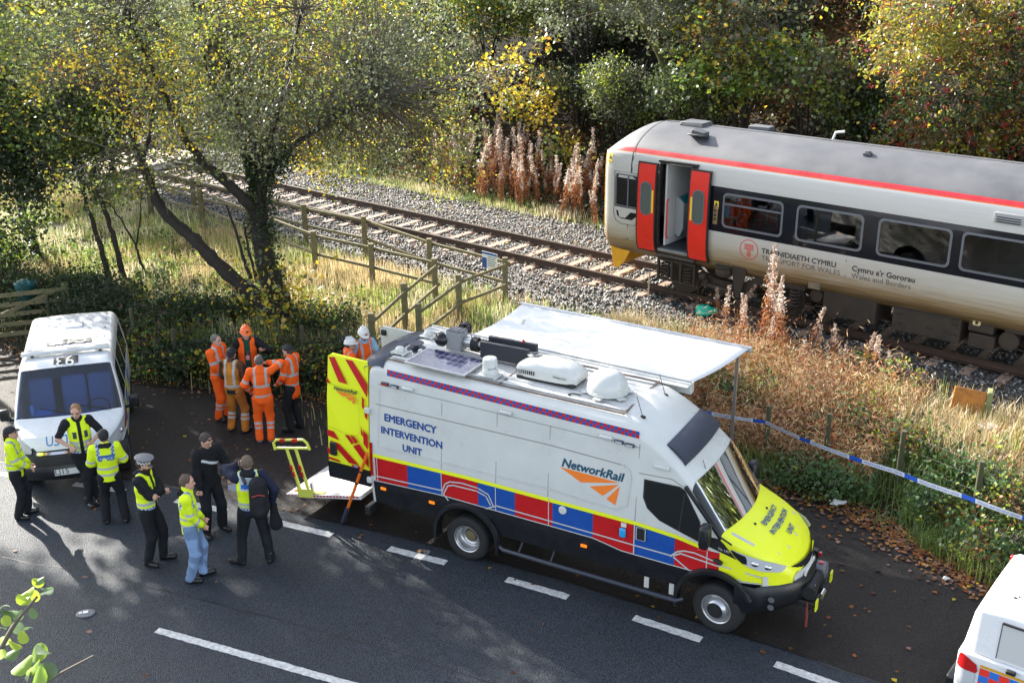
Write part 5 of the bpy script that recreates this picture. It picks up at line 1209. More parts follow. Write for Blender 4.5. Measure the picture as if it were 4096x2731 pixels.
# roof: numbers, light bar, hatch
mb = MB(); mb.grid([[PL.top(-1.31+.22*i/4, .55+.80*j/10, .018) for j in range(11)] for i in range(5)]); o = sh(mb.build('roof_sign', blackm, pv, fix=False))
text_obj('C415', 'roof_number', white, lambda u, v: PL.top(-1.27+v, 1.28-u, .026), o, size=.20, width=.66)
mb = MB(); mb.grid([[PL.top(-.43+.20*i/4, .74+.42*j/10, .018) for j in range(11)] for i in range(5)]); o = sh(mb.build('roof_sign', blackm, pv, fix=False))
text_obj('93', 'roof_number', white, lambda u, v: PL.top(-.40+v, 1.10-u, .026), o, size=.20, width=.30)
bar = M('light_bar', (.55, .56, .54), .25, coat=.4, var=.2, vscale=8); mb = MB()
mb.tube([(-.62, .18, 2.02), (-.60, .35, 2.03), (-.58, PW/2, 2.035), (-.60, PW-.35, 2.03), (-.62, PW-.18, 2.02)], .095, 12, flat=.42); o = sh(mb.build('light_bar', bar, pv, smooth=True))
for y in (.35, PW-.35): mb = MB(); mb.box((-.60, y, 1.98), (.05, .05, .06)); mb.build('mount', clad, o)
mb = MB(); mb.box((-2.15, PW/2+.05, 1.985), (.28, .34, .04)); sh(mb.build('roof_hatch', pw_, pv, bev=.02))
mb = MB()
for y in (.30, PW-.30):
    for x in (-2.75, -2.4, -1.9, -1.4, -.9): mb.box((x, y, 1.968), (.05, .03, .01))
sh(mb.build('roof_fixing', M('fix_grey', (.25, .26, .28), .5), pv))
# mirrored bonnet word and emblem
text_obj('HEDDLU', 'bonnet_lettering', M('bonnet_blue', (.02, .20, .50), .4), lambda u, v: PL.top(.93-v, 1.32-u, .006), pv, size=.19, width=.74).location.y = -PW/2
mb = MB(); q = [PL.top(.60+.07*math.cos(a), PW/2+.06*math.sin(a), .006) for a in np.linspace(0, 6.1, 14)]; mb.add(q, [tuple(range(14))]); sh(mb.build('emblem', M('emblem_blue', (.08, .2, .5), .4), pv, fix=False))
# ================================================================ PICKUP
pk = empty('pickup', (0, 0, 0), -.67, label='white pickup with canopy and red and blue checks, cut off at the right edge', cat='pickup')
c0 = atz(2196, 1500, 1.05); pk.location = (c0.x, c0.y, 0); KW = 1.80
def karch(x):
    z = .50
    for c in (.95, 4.15):
        d = abs(x-c)
        if d < .45: z = max(z, .38+math.sqrt(.45**2-d*d))
    return z
KB = Loft(KW, [(0, 1.05), (.03, 1.10), (.06, 1.12), (3.4, 1.12), (3.5, 1.12), (4.9, 1.05), (5.2, .95)], [(.4, .05), (.7, .0), (1.1, .01), (1.2, .03)], [(0, .08), (.04, .03), (.12, 0), (4.6, 0), (5.2, .2)], [(0, -.0), (4, 0), (5.2, .15)], karch, [(0, .03), (5.2, .10)])
st = sorted(set([0, .02, .04, .06, .12, 2.0, 3.0, 3.4, 4.8, 5.0, 5.2]+[round(c+q, 3) for c in (.95, 4.15) for q in (-.45, -.44, -.38, -.25, 0, .25, .38, .44, .45)]))
KB.shell(st, 'body', [pw_, clad], lambda x, k, z: 0, pk)
KC = Loft(KW, [(.04, 1.2), (.10, 1.60), (.14, 1.70), (.20, 1.735), (1.9, 1.78), (1.96, 1.76)], [(1.1, .04), (1.7, .13), (1.9, .15)], [(0.04, .10), (.12, .02), (.2, 0), (1.96, .0)], [(0, 0), (2, 0)], lambda x: 1.125, [(0, .03), (.14, .09), (1.96, .09)])
KC.shell([.04, .06, .10, .12, .14, .17, .20, .5, 1.0, 1.5, 1.9, 1.96], 'canopy', [pw_], lambda x, k, z: 0, pk)
KD = Loft(KW, [(2.0, 1.68), (2.2, 1.74), (3.2, 1.72), (3.5, 1.60), (4.0, 1.16)], [(1.1, .04), (1.7, .16), (1.9, .2)], [(2, 0), (4, 0)], [(2, 0), (3.3, .05), (4, .15)], lambda x: 1.10, [(0, .1), (4, .04)])
KD.shell([2.0, 2.1, 2.2, 2.8, 3.2, 3.35, 3.5, 3.7, 4.0], 'cab', [pw_, pglass], lambda x, k, z: 1 if (x > 3.5 and k > 10) or (1.2 < z < 1.62 and 2.15 < x < 3.6 and k < 8) else 0, pk)
def kq(L_, pts, name, mat, off=.005, par=pk): mb = MB(); mb.add([L_.side(x, z, off) for x, z in pts], [tuple(range(len(pts)))]); return mb.build(name, mat, par, fix=False)
kseam = M('side_panel', (.50, .51, .50), .4)
kq(KC, [(.44, 1.17), (1.80, 1.17), (1.80, 1.60), (.44, 1.60)], 'side_hatch', kseam, .012); mb = MB(); mb.bar(KC.side(.44, 1.615, .02), KC.side(1.82, 1.625, .02), .025, .02); mb.bar(KC.side(.44, 1.16, .012), KC.side(.44, 1.6, .012), .008, .008); mb.build('hatch_seal', blackm, pk)
KF = lambda x, z, o_: KB.side(x, z, o_)
lampr = surf(KF, [(.885, .012, .25), (.92, .012, .27), (1.0, .02, .25), (1.05, .03, .16), (1.08, .05, .10)], 'tail_lamp', lampred, pk, .014); surf(KF, [(.62, .08, .16), (.66, .05, .21), (.75, .02, .245), (.88, .012, .25)], 'lower_lens', clear, lampr, .014)
oy = M('ochre_line', (.62, .33, .02), .45); kq(KB, [(.29, .985), (3.0, .985), (3.0, 1.02), (.29, 1.02)], 'ochre_stripe', oy, .007)
for q, m_ in ((0, vred), (1, M('check_blue', (.03, .16, .55), .4))):
    mb = MB()
    for i in range(22):
        for r_ in range(3):
            if (i+r_) % 2 == q: x = .29+.115*i; z = .975-.095*(r_+1); mb.add([KB.side(x, z, .006), KB.side(x+.115, z, .006), KB.side(x+.115, z+.095, .006), KB.side(x, z+.095, .006)], [(0, 1, 2, 3)])
    mb.build('checker_band', m_ if q else M('check_red', (.75, .04, .02), .4), pk, fix=False)
mb = MB(); mb.box(KB.side(.64, 1.075, .03), (.11, .05, .05)); mb.build('canopy_clamp', blackm, pk, bev=.01)
mb = MB(); mb.box((.10, KW+.03, 1.50), (.10, .06, .12)); mb.build('side_reflector', lampred, pk, bev=.01)
mb = MB(); mb.b2((-.12, .15, .45), (.05, KW-.15, .60)); mb.build('rear_bumper', clad, pk, bev=.03); mb = MB(); mb.b2((.3, .2, .40), (4.9, KW-.2, .60)); mb.build('chassis', dblack, pk)
for x in (.95, 4.15):
    for y, sg in ((.02, -1), (KW-.02, 1)):
        r_ = empty('wheel', (x, y, .38), 0 if sg < 0 else math.pi); r_.parent = pk
        mb = MB(); mb.lathe([(.21, 0), (.26, -.012), (.34, -.012), (.38, .03), (.38, .22), (.2, .24)], (0, 0, 0), 'Y', 32, cap=False); mb.build('tyre', tyre, r_, smooth=True)
        mb = MB(); mb.lathe([(.22, 0), (.20, .03), (.12, .0), (.04, .015), (0, .015)], (0, 0, 0), 'Y', 32, cap=False); mb.build('rim', rim, r_, smooth=True)
for (x, y) in ((.45, .5), (.45, 1.2), (1.0, .85)): 
    mb = MB(); z = KC.top(x, y)[2]; mb.box((x, y, z), (.04, .03, .012)); mb.box((x+.03, y+.05, z), (.02, .03, .01)); mb.build('roof_bolt', clad, pk)
# ================================================================ PEOPLE
def nv(v): v = np.array(v, float); n = np.linalg.norm(v); return v/n if n > 1e-9 else v
class SDF:
    """smooth union of tapered capsules and ellipsoids, polygonised into one skin"""
    def __init__(s, k=.03): s.p = []; s.k = k
    def cap(s, a, b, ra, rb, S=(1, 1, 1), k=None, tag=None): s.p.append(('c', np.array(a, float), np.array(b, float), ra, rb, np.array(S, float), k, tag)); return s
    def ell(s, c, r, Rm=None, k=None, tag=None, sub=False): s.p.append(('e', np.array(c, float), np.array(r, float), Rm, sub, None, k, tag)); return s
    @staticmethod
    def ev(p, P):
        if p[0] == 'c':
            _, a, b, ra, rb, S, _, _ = p; q = (P-a)*S; d = (b-a)*S; L = d@d
            t = np.clip((q@d)/L, 0, 1) if L > 1e-12 else np.zeros(q.shape[:-1])
            return np.linalg.norm(q-t[..., None]*d, axis=-1)-(ra+(rb-ra)*t)
        _, c, r, Rm, sub, _, _, _ = p; q = P-c
        if Rm is not None: q = q@Rm
        n = np.linalg.norm(q/r, axis=-1); n2 = np.linalg.norm(q/(r*r), axis=-1)+1e-9
        return n*(n-1)/n2
    def bbox(s, p):
        if p[0] == 'c':
            m_ = max(p[3], p[4])/np.minimum(1, p[5]); return np.minimum(p[1], p[2])-m_, np.maximum(p[1], p[2])+m_
        m_ = p[2].max(); return p[1]-m_, p[1]+m_
    def mesh(s, h, noise=None, cut=None):
        B = [s.bbox(p) for p in s.p if not (p[0] == 'e' and p[4])]; lo = np.min([b[0] for b in B], 0)-3*h; hi = np.max([b[1] for b in B], 0)+3*h
        n = np.ceil((hi-lo)/h).astype(int)+1; F = np.full(n, .3, np.float32)
        for p in s.p:
            b0, b1 = s.bbox(p); k = p[6] or s.k; m_ = k+2*h
            i0 = np.maximum(0, ((b0-m_-lo)/h).astype(int)); i1 = np.minimum(n, ((b1+m_-lo)/h).astype(int)+2)
            g = np.stack(np.meshgrid(*[lo[a]+h*np.arange(i0[a], i1[a]) for a in range(3)], indexing='ij'), -1)
            d = s.ev(p, g).astype(np.float32); sl = tuple(slice(i0[a], i1[a]) for a in range(3)); f = F[sl]
            if p[0] == 'e' and p[4]: F[sl] = np.maximum(f, -d); continue
            hh = np.clip(.5+.5*(f-d)/k, 0, 1); F[sl] = f*(1-hh)+d*hh-k*hh*(1-hh)
        if noise:
            idx = np.abs(F) < .05; ii = np.argwhere(idx); pp = lo+ii*h
            F[idx] += noise[0]*fbm(pp[:, 0]*noise[1], pp[:, 1]*noise[1], pp[:, 2]*noise[1]*noise[2]+noise[3], 3)
        if cut is not None:
            g = np.stack(np.meshgrid(*[lo[a]+h*np.arange(n[a]) for a in range(3)], indexing='ij'), -1); F = np.maximum(F, cut(g))
        I = F < 0; c = I[:-1, :-1, :-1].astype(np.int8)
        tot = sum(I[a:n[0]-1+a, b:n[1]-1+b, q:n[2]-1+q].astype(np.int8) for a in (0, 1) for b in (0, 1) for q in (0, 1))
        act = (tot > 0) & (tot < 8); ci = np.argwhere(act); vid = np.full(act.shape, -1, np.int64); vid[act] = np.arange(len(ci))
        acc = np.zeros((len(ci), 3)); cnt = np.zeros(len(ci))
        for ax in range(3):
            o = [q for q in range(3) if q != ax]
            for a in (0, 1):
                for b in (0, 1):
                    e0 = ci.copy(); e0[:, o[0]] += a; e0[:, o[1]] += b; e1 = e0.copy(); e1[:, ax] += 1
                    f0 = F[tuple(e0.T)]; f1 = F[tuple(e1.T)]; m_ = (f0 < 0) != (f1 < 0); t = np.where(m_, f0/(f0-f1+1e-12), 0)
                    pt = e0.astype(float); pt[:, ax] += t; acc[m_] += pt[m_]; cnt[m_] += 1
        V = lo+h*acc/np.maximum(cnt, 1)[:, None]; Q = []
        for ax in range(3):
            o = [q for q in range(3) if q != ax]; sl0 = [slice(None)]*3; sl1 = [slice(None)]*3; sl0[ax] = slice(0, -1); sl1[ax] = slice(1, None)
            A = I[tuple(sl0)]; B_ = I[tuple(sl1)]; e = np.argwhere(A != B_); e = e[(e[:, o[0]] > 0) & (e[:, o[1]] > 0) & (e[:, o[0]] < n[o[0]]-1) & (e[:, o[1]] < n[o[1]]-1)]
            inside = A[tuple(e.T)]; q = []
            for da, db in ((0, 0), (1, 0), (1, 1), (0, 1)): z = e.copy(); z[:, o[0]] -= da; z[:, o[1]] -= db; q.append(vid[tuple(z.T)])
            q = np.stack(q, 1); fl = inside if ax != 1 else ~inside; q[~fl] = q[~fl][:, ::-1]; Q.append(q)
        Q = np.concatenate(Q); Q = Q[(Q >= 0).all(1)]
        return V, Q
    def near(s, V):
        D = np.stack([s.ev(p, V) for p in s.p if not (p[0] == 'e' and p[4])], 1); i = D.argmin(1); tg = [p[7] for p in s.p if not (p[0] == 'e' and p[4])]; T = np.zeros(len(V))
        for j, p in enumerate([p for p in s.p if not (p[0] == 'e' and p[4])]):
            if p[0] == 'c':
                m_ = i == j; d = p[2]-p[1]; T[m_] = np.clip(((V[m_]-p[1])@d)/(d@d+1e-12), 0, 1)
        return np.array([tg[j] or '' for j in i], dtype=object), T
def ik(a, b, l1, l2, hint):
    a, b = np.array(a, float), np.array(b, float); d = b-a; L = np.linalg.norm(d); L2 = min(L, (l1+l2)*.999); u = nv(d); b = a+u*L2
    c = (l1*l1-l2*l2+L2*L2)/(2*L2); hgt = math.sqrt(max(0, l1*l1-c*c)); hnt = np.array(hint, float); hnt = hnt-u*(hnt@u); return a+u*c+nv(hnt)*hgt, b
clothm = M('cloth', (.5, .5, .5), .8, attr=True, spec=.25, bump=.05, bscale=22); skinm = M('skin', (.5, .3, .22), .5, attr=True, spec=.4); hairm = M('hair', (.1, .08, .05), .75, attr=True, bump=.06, bscale=60)
bootm = M('boot_leather', (.012, .012, .013), .35, var=.3, vscale=20); hivis = None
OR = (.95, .125, .012); YE = (.70, .88, .02); BK = (.012, .013, .016); NV = (.014, .018, .04); GR = (.42, .44, .44); DOR = (.52, .20, .03)
SK = (.56, .32, .235)
def person(px, py, h, head, label, feet=((.05, .11), (-.04, -.11)), hands=((.22, .12, 1.05), (.22, -.12, 1.05)), elbow=((-.5, .6, -.4), (-.5, -.6, -.4)), hyaw=0, hpitch=0, lean=(0, 0), jacket=BK, sleeve='long', sleevec=None, vest=None, trous=BK, hat=None, hair=(.06, .04, .025), hairlen=0, bands='', jlen=.86, shoe=None, fat=1.07, sit=None, base=None, fist=(.5, .5), tb=False, leghint=None, skin=SK, z0=None, beard=False, shirt=None, footyaw=(12, -12), group=None, extra=None, tc2=None, hood=None):
    g = atz(px, py, 0) if base is None else base
    zg = (g.z if base is not None else 0.004); root = empty('person', (g.x, g.y, zg), R(head), label=label, cat='person', group=group)
    root.scale = (h/1.78,)*3; rs = random.Random(hash(label) % 9999 if False else len(label)*7+int(px)); seed = rs.random()*50
    hz = sit or .935; fw_ = lean[0]; ls = lean[1]
    pel = np.array([0, 0, hz]); che = np.array([fw_*.6, ls*.6, hz+.36]); shc = np.array([fw_, ls, hz+.525]); nk = np.array([fw_*1.05+.0, ls, hz+.585]); hc = np.array([fw_*1.1+.035, ls, hz+.72])
    Rh = np.array((Euler((0, R(hpitch), R(hyaw))).to_matrix()))
    HD = lambda v: hc+Rh@np.array(v)
    sh = [shc+(0, .185*fat**.3, 0), shc+(0, -.185*fat**.3, 0)]; hip = [pel+(0, .09, 0), pel+(0, -.09, 0)]
    el, wr, kn, an = [], [], [], []
    for i in (0, 1):
        e, w_ = ik(sh[i], hands[i], .285, .265, elbow[i]); el.append(e); wr.append(w_)
        f_ = np.array([feet[i][0], feet[i][1], (feet[i][2] if len(feet[i]) > 2 else 0)+.085]); k_, a_ = ik(hip[i], f_, .44, .43, (1, .15*(1-2*i), 0)); kn.append(k_); an.append(f_)
    # --- body: one continuous skin
    B = SDF(.028)
    B.cap(pel, che, .115, .125, (1.35, 1, 1)).cap(che, shc-(0, 0, .03), .125, .12, (1.4, .85, 1)).cap(sh[0]-(0, .03, 0), sh[1]+(0, .03, 0), .055, .055)
    B.cap(nk-(.01, 0, .05), HD((-.02, 0, -.05)), .052, .05, tag='neck')
    for i in (0, 1):
        B.cap(sh[i], el[i], .048, .040, tag='ua').cap(el[i], wr[i], .040, .026, tag='fa').cap(hip[i], kn[i], .080, .052).cap(kn[i], an[i], .052, .036).cap(an[i], an[i]+np.array([.12*math.cos(R(footyaw[i])), .12*math.sin(R(footyaw[i])), -.045]), .035, .025)
        d = nv(wr[i]-el[i]); side = nv(np.cross(d, (0, 0, 1) if abs(d[2]) < .9 else (1, 0, 0))); nrm = np.cross(side, d)*(1 if i else -1)
        inn = -np.sign(.5-i)*0+1; s2 = side*(1 if i == 0 else -1); c = fist[i]; pc = wr[i]+d*.055
        B.cap(wr[i], wr[i]+d*.09, .024, .030, (1, 1, 1), .015, 'hand')
        for q, (off, ln) in enumerate(((-.030, .068), (-.010, .078), (.010, .074), (.028, .058))):
            b0 = wr[i]+d*.085+s2*off; b1 = b0+(d*math.cos(c*1.2)-nrm*math.sin(c*1.2))*ln*.5; b2_ = b1+(d*math.cos(c*2.4)-nrm*math.sin(c*2.4))*ln*.5
            B.cap(b0, b1, .0105, .010, k=.006, tag='hand').cap(b1, b2_, .010, .0085, k=.006, tag='hand')
        t0 = wr[i]+d*.035-s2*.028; t1 = t0+nv(d*.6-s2*.7-nrm*.2)*.04; B.cap(t0, t1, .014, .012, k=.01, tag='hand').cap(t1, t1+nv(d*.9-s2*.2-nrm*.4)*.035, .0115, .0095, k=.006, tag='hand')
    B.ell(HD((-.012, 0, .018)), (.098, .077, .100), Rh, .02, 'head').ell(HD((.022, 0, -.045)), (.072, .060, .072), Rh, .03, 'head').cap(HD((.075, 0, .005)), HD((.102, 0, -.030)), .010, .017, k=.012, tag='head').cap(HD((.06, .035, .028)), HD((.06, -.035, .028)), .025, .025, k=.02, tag='head').cap(HD((.07, 0, -.085)), HD((.055, 0, -.09)), .024, .03, k=.02, tag='head')
    for sg in (1, -1): B.ell(HD((-.005, sg*.078, -.008)), (.022, .011, .034), Rh, .008, 'head')
    V, Q = B.mesh(.0095); tg, T = B.near(V); C = np.tile(np.array(skin), (len(V), 1))*(1+.10*fbm(V[:, 0]*30, V[:, 1]*30, V[:, 2]*30))[:, None]
    L = (V-hc)@Rh; fr_ = L[:, 0] > .03
    for sg in (1, -1):
        e = fr_ & (((L[:, 1]-sg*.031)/.015)**2+((L[:, 2]-.004)/.008)**2 < 1); C[e] = (.05, .035, .03); e = fr_ & (np.abs(L[:, 1]-sg*.033) < .020) & (np.abs(L[:, 2]-.026) < .005); C[e] = np.array(hair)*.8+.01
    e = fr_ & (np.abs(L[:, 1]) < .024) & (np.abs(L[:, 2]+.064) < .006); C[e] = (.38, .12, .10)
    if beard: e = (L[:, 0] > -.01) & (L[:, 2] < -.045) & (L[:, 2] > -.13) & ~((np.abs(L[:, 1]) < .02) & (np.abs(L[:, 2]+.064) < .006)); C[e] = np.array(hair)*1.1
    body = npmesh('body', V, Q, skinm, root, colr=C, smooth=True)
    # --- garments
    def band_col(V, tg, T, base_, arms):
        C = np.tile(np.array(base_, float), (len(V), 1))*(1+.10*fbm(V[:, 0]*9, V[:, 1]*9, V[:, 2]*9+seed))[:, None]; z = V[:, 2]-hz
        if tc2 is not None:
            m_ = fbm(V[:, 0]*5, V[:, 1]*5, V[:, 2]*5+seed) > .02; C[m_] = C[m_]*.55+np.array(tc2)*.45
        return C, z
    def garment(nm, prims, h_, base_, fn=None, noise=(.016, 9, .8), cut=None, k=.035, mat=clothm):
        G = SDF(k); prims(G); V, Q = G.mesh(h_, noise=(*noise, seed), cut=cut); tg, T = G.near(V); C, z = band_col(V, tg, T, base_, None)
        if fn: fn(C, V, z, tg, T)
        return npmesh(nm, V, Q, mat, root, colr=C, smooth=True)
    # trousers
    def tp_(G):
        G.cap(pel+(0, 0, .10), pel+(0, 0, -.01), .128*fat, .135*fat, (1.3, 1, 1))
        for i in (0, 1): G.cap(hip[i]+(0, 0, -.02), kn[i], .110, .082, tag='th').cap(kn[i], an[i]+(0, 0, .0), .082, .073, tag='sh')
    def tf(C, V, z, tg, T):
        if tb: m_ = (tg == 'sh') & ((np.abs(T-.50) < .05) | (np.abs(T-.30) < .05)); C[m_] = GR
        if trous[2] > .08: m_ = (T > .3) & (fbm(V[:, 0]*4, V[:, 1]*4, V[:, 2]*2+seed) > .1); C[m_] *= 1.5
    garment('trousers', tp_, .013, trous, tf, (.024, 7, .8))
    # boots
    def bp_(G, i):
        if True:
            c_, s_ = math.cos(R(footyaw[i])), math.sin(R(footyaw[i])); a = an[i]; G.cap(a+(0, 0, .06), a-(0, 0, .02), .060, .056, k=.02).cap(a+np.array([-.03*c_, -.03*s_, -.045]), a+np.array([.15*c_, .17*s_, -.042]), .050, .047, (1, 1, 1.05), k=.02)
    for i in (0, 1):
        G = SDF(.02); bp_(G, i); V, Q = G.mesh(.012); V[:, 2] = np.maximum(V[:, 2], .0 if not sit else -9); npmesh('shoe', V, Q, shoe or bootm, root, smooth=True)
    # jacket or shirt
    sc_ = sleevec or jacket; bot = jlen
    def jp(G):
        G.cap(np.array([0, 0, max(bot, hz-.12)+.05*0]), pel+(0, 0, .12), .155*fat, .150*fat, (1.28, 1, 1), tag='torso').cap(pel+(0, 0, .12), che, .150*fat, .152*fat, (1.3, 1, 1), tag='torso').cap(che, shc-(0, 0, .045), .150*fat, .135, (1.35, .85, 1), tag='torso').cap(sh[0]-(0, .02, 0), sh[1]+(0, .02, 0), .070, .070, tag='torso').cap(nk-(.0, 0, .03), nk+(.0, 0, .015), .080, .070, tag='torso')
        for i in (0, 1):
            G.cap(sh[i], el[i], .080, .070, tag='ua')
            if sleeve == 'long': G.cap(el[i], wr[i]-nv(wr[i]-el[i])*.01, .070, .052, tag='fa')
            else: G.p.pop(); G.cap(sh[i], sh[i]+(el[i]-sh[i])*.8, .072, .066, tag='ua')
    def jf(C, V, z, tg, T):
        arm = (tg == 'ua') | (tg == 'fa')
        if sleevec is not None and vest is None: C[arm] = np.array(sleevec)*(1+.1*fbm(V[arm, 0]*9, V[arm, 1]*9, V[arm, 2]*9))[:, None]
        if 'o' in bands:
            to = ~arm; m_ = to & ((np.abs(z-.06) < .024) | (np.abs(z-.26) < .024)); C[m_] = GR; m_ = to & (z > .26) & (np.abs(np.abs(V[:, 1]-shc[1])-.105) < .022); C[m_] = GR
            m_ = ((tg == 'ua') & (np.abs(T-.72) < .09)) | ((tg == 'fa') & (np.abs(T-.55) < .10)); C[m_] = GR
        if 'y' in bands:
            to = ~arm; m_ = to & ((np.abs(z-.05) < .024) | (np.abs(z-.17) < .022)); C[m_] = GR; m_ = ((tg == 'ua') & (np.abs(T-.85) < .08)) | ((tg == 'fa') & (np.abs(T-.55) < .09)); C[m_] = GR
            m_ = to & (z > .34) & (np.abs(np.abs(V[:, 1]-shc[1])-.12) < .028); q = ((np.floor(V[:, 2]*28)+np.floor(V[:, 1]*34)) % 2 == 0); C[m_ & q] = (.03, .10, .40); C[m_ & ~q] = (.5, .55, .6)
        if 's' in bands:
            m_ = (V[:, 0] > shc[0]) & (np.abs((V[:, 2]-hz-.36)-(-(V[:, 1])*.45)) < .020) & ~arm; C[m_] = (.7, .72, .75)
        if 'z' in bands or shirt:
            m_ = (V[:, 0] > shc[0]+.02) & (np.abs(V[:, 1]-shc[1]) < (.055 if shirt else .012)) & ~arm; C[m_] = shirt or (.03, .03, .03)
        C[(tg == 'fa') & (T > .93)] *= .7
    cutf = (lambda P: bot-P[..., 2]) if not sit else None
    garment('jacket' if sleeve == 'long' else 'shirt', jp, .013, jacket, jf, (.026, 7, .8), cutf)
    if vest:
        vc, style = vest
        def vp(G): G.cap(pel+(0, 0, .05), pel+(0, 0, .12), .163*fat, .163*fat, (1.24, 1, 1)).cap(pel+(0, 0, .12), che, .163*fat, .165*fat, (1.26, 1, 1)).cap(che, shc-(0, 0, .05), .165*fat, .150, (1.28, .88, 1)).cap(sh[0]-(0, .07, -.012), sh[1]+(0, .07, .012), .076, .076)
        def vf(C, V, z, tg, T):
            y_ = V[:, 1]-shc[1]
            if style == 'o': C[(np.abs(z-.10) < .024)] = GR; C[(z > .10) & (np.abs(np.abs(y_)-.095) < .022)] = GR
            if style in ('p', 'pc'):
                C[np.abs(z-.13) < .022] = GR; C[np.abs(z-.22) < .016] = GR if style == 'pc' else C[np.abs(z-.22) < .016]
                m_ = (z < .075); q = ((np.floor(V[:, 2]*30)+np.floor(V[:, 1]*30+V[:, 0]*30)) % 2 == 0); C[m_ & q] = (.03, .10, .42); C[m_ & ~q] = (.55, .6, .66)
                m_ = (z > .36) & (V[:, 0] < shc[0]); C[m_ & (np.abs(y_) < .13)] = (.5, .56, .62); C[m_ & (np.abs(y_) < .11) & (np.abs(z-.42) < .035)] = (.03, .12, .42)
                m_ = (V[:, 0] > shc[0]) & (np.abs(y_) < .03); C[m_] = BK; m_ = (V[:, 0] > shc[0]) & (np.abs(np.abs(y_)-.09) < .03) & (np.abs(z-.34) < .06); C[m_] = (.05, .06, .08)
                m_ = (V[:, 0] > shc[0]) & (np.abs(np.abs(y_)-.09) < .035) & (np.abs(z-.17) < .03); C[m_] = (.5, .52, .5)
        def vcut(P):
            y_ = P[..., 1]-ls; x_ = P[..., 0]; z_ = P[..., 2]-hz; o_ = np.maximum(-z_+.02, np.abs(y_)-(.178 if True else .2))
            nkc = .085-np.sqrt((y_)**2+(x_-shc[0]-.02)**2+((z_-.60)*.7)**2); return np.maximum(o_, nkc*.8)
        def vcut2(P):
            a = vcut(P); y_ = P[..., 1]-ls; return np.maximum(a, np.where(P[..., 0] > shc[0], .055-np.abs(y_)*1., -1)) if style == 'o2' else a
        G = garment('vest', vp, .012, vc, vf, (.008, 8, .9), vcut2)
    if hood:
        V_, Q_ = SDF(.03).cap(nk+(-.06, .06, .0), nk+(-.085, -.06, .0), .045, .045).cap(nk+(-.05, .08, .0), nk+(.03, .07, -.02), .035, .028).cap(nk+(-.05, -.08, .0), nk+(.03, -.07, -.02), .035, .028).mesh(.013, noise=(.015, 12, 1, seed)); npmesh('hood', V_, Q_, clothm, root, colr=np.tile(np.array(hood), (len(V_), 1)), smooth=True)
    # hair
    if hair is not None:
        H = SDF(.02); H.ell(HD((-.018, 0, .022)), (.104, .086, .105), Rh, tag='h')
        if hairlen: H.cap(HD((-.10, 0, -.0)), HD((-.13, 0, -.12*hairlen)), .035, .022).cap(HD((-.07, 0, .0)), HD((-.09, 0, -.05)), .05, .04)
        def hcut(P): L = (P-hc)@Rh; return np.maximum(np.minimum(L[..., 0]-.045+.6*np.maximum(0, .05-L[..., 2]), 9), -(L[..., 2]+.055+.3*(L[..., 0] < -.06)*1.*hairlen)) if not hairlen else (L[..., 0]-.04+.7*np.maximum(0, .05-L[..., 2]))
        V, Q = H.mesh(.010, noise=(.008, 28, 1, seed), cut=hcut); C = np.tile(np.array(hair), (len(V), 1))*(1+.5*fbm(V[:, 0]*60, V[:, 1]*60, V[:, 2]*25))[:, None]; npmesh('hair', V, Q, hairm, root, colr=np.clip(C, 0, 1), smooth=True)
    Rm = Matrix([list(r_) for r_ in Rh]); hv = Vector(hc)
    def hpart(mb, nm, mat, par=root, smooth=True, **k):
        mb.v = [tuple(Rm @ Vector(v)+hv) for v in mb.v]; return mb.build(nm, mat, par, smooth=smooth, ang=50, **k)
    if hat:
        kind, colh = hat; hm = M('hat', colh, .35 if kind == 'helmet' else .7, var=.1, coat=.3 if kind == 'helmet' else 0)
        if kind == 'helmet':
            mb = MB(); P = []
            for i in range(9):
                a = R(90*i/8); P.append([(-.005+.125*math.sin(a)*math.cos(t), .105*math.sin(a)*math.sin(t), .045+.115*math.cos(a)) for t in np.linspace(0, 2*math.pi, 25)[:-1]])
            P.append([(-.005+(.135+.035*max(0, math.cos(t)))*math.cos(t), .112*math.sin(t), .035-.012*max(0, math.cos(t))) for t in np.linspace(0, 2*math.pi, 25)[:-1]]); mb.grid(P, close=True)
            hh = hpart(mb, 'helmet', hm); mb = MB(); mb.tube([(-.09, 0, .15), (-.03, 0, .168), (.05, 0, .160)], .014, 6); mb.tube([(-.09, .04, .14), (-.03, .045, .157), (.05, .04, .148)], .008, 6); mb.tube([(-.09, -.04, .14), (-.03, -.045, .157), (.05, -.04, .148)], .008, 6); hpart(mb, 'helmet_ridge', hm, hh)
            if colh[0] < .9 or True: mb = MB(); mb.box((.118, 0, .085), (.02, .03, .03)); hpart(mb, 'helmet_badge', M('hb', (.02, .02, .02) if colh[1] < .4 else (.5, .05, .05), .5), hh)
        elif kind == 'cap':
            mb = MB(); P = []
            for i in range(7): a = R(90*i/6); P.append([(-.015+.107*math.sin(a)*math.cos(t), .090*math.sin(a)*math.sin(t), .045+.090*math.cos(a)) for t in np.linspace(0, 2*math.pi, 21)[:-1]])
            P.append([(-.015+.106*math.cos(t), .089*math.sin(t), .020) for t in np.linspace(0, 2*math.pi, 21)[:-1]]); mb.grid(P, close=True); hh = hpart(mb, 'cap', hm)
            mb = MB(); mb.grid([[(.06+.035*math.cos(t)*0, .075*math.sin(t), .045) for t in np.linspace(-1.3, 1.3, 9)], [(.075+.085*math.cos(t), .080*math.sin(t), .038-.02*math.cos(t)) for t in np.linspace(-1.3, 1.3, 9)]]); hpart(mb, 'cap_peak', hm, hh, fix=False)
        elif kind == 'peaked':
            mb = MB(); mb.lathe([(.095, .03), (.098, .075)], (-.01, 0, 0), 'Z', 28, cap=False); hh = hpart(mb, 'cap_band', ink)
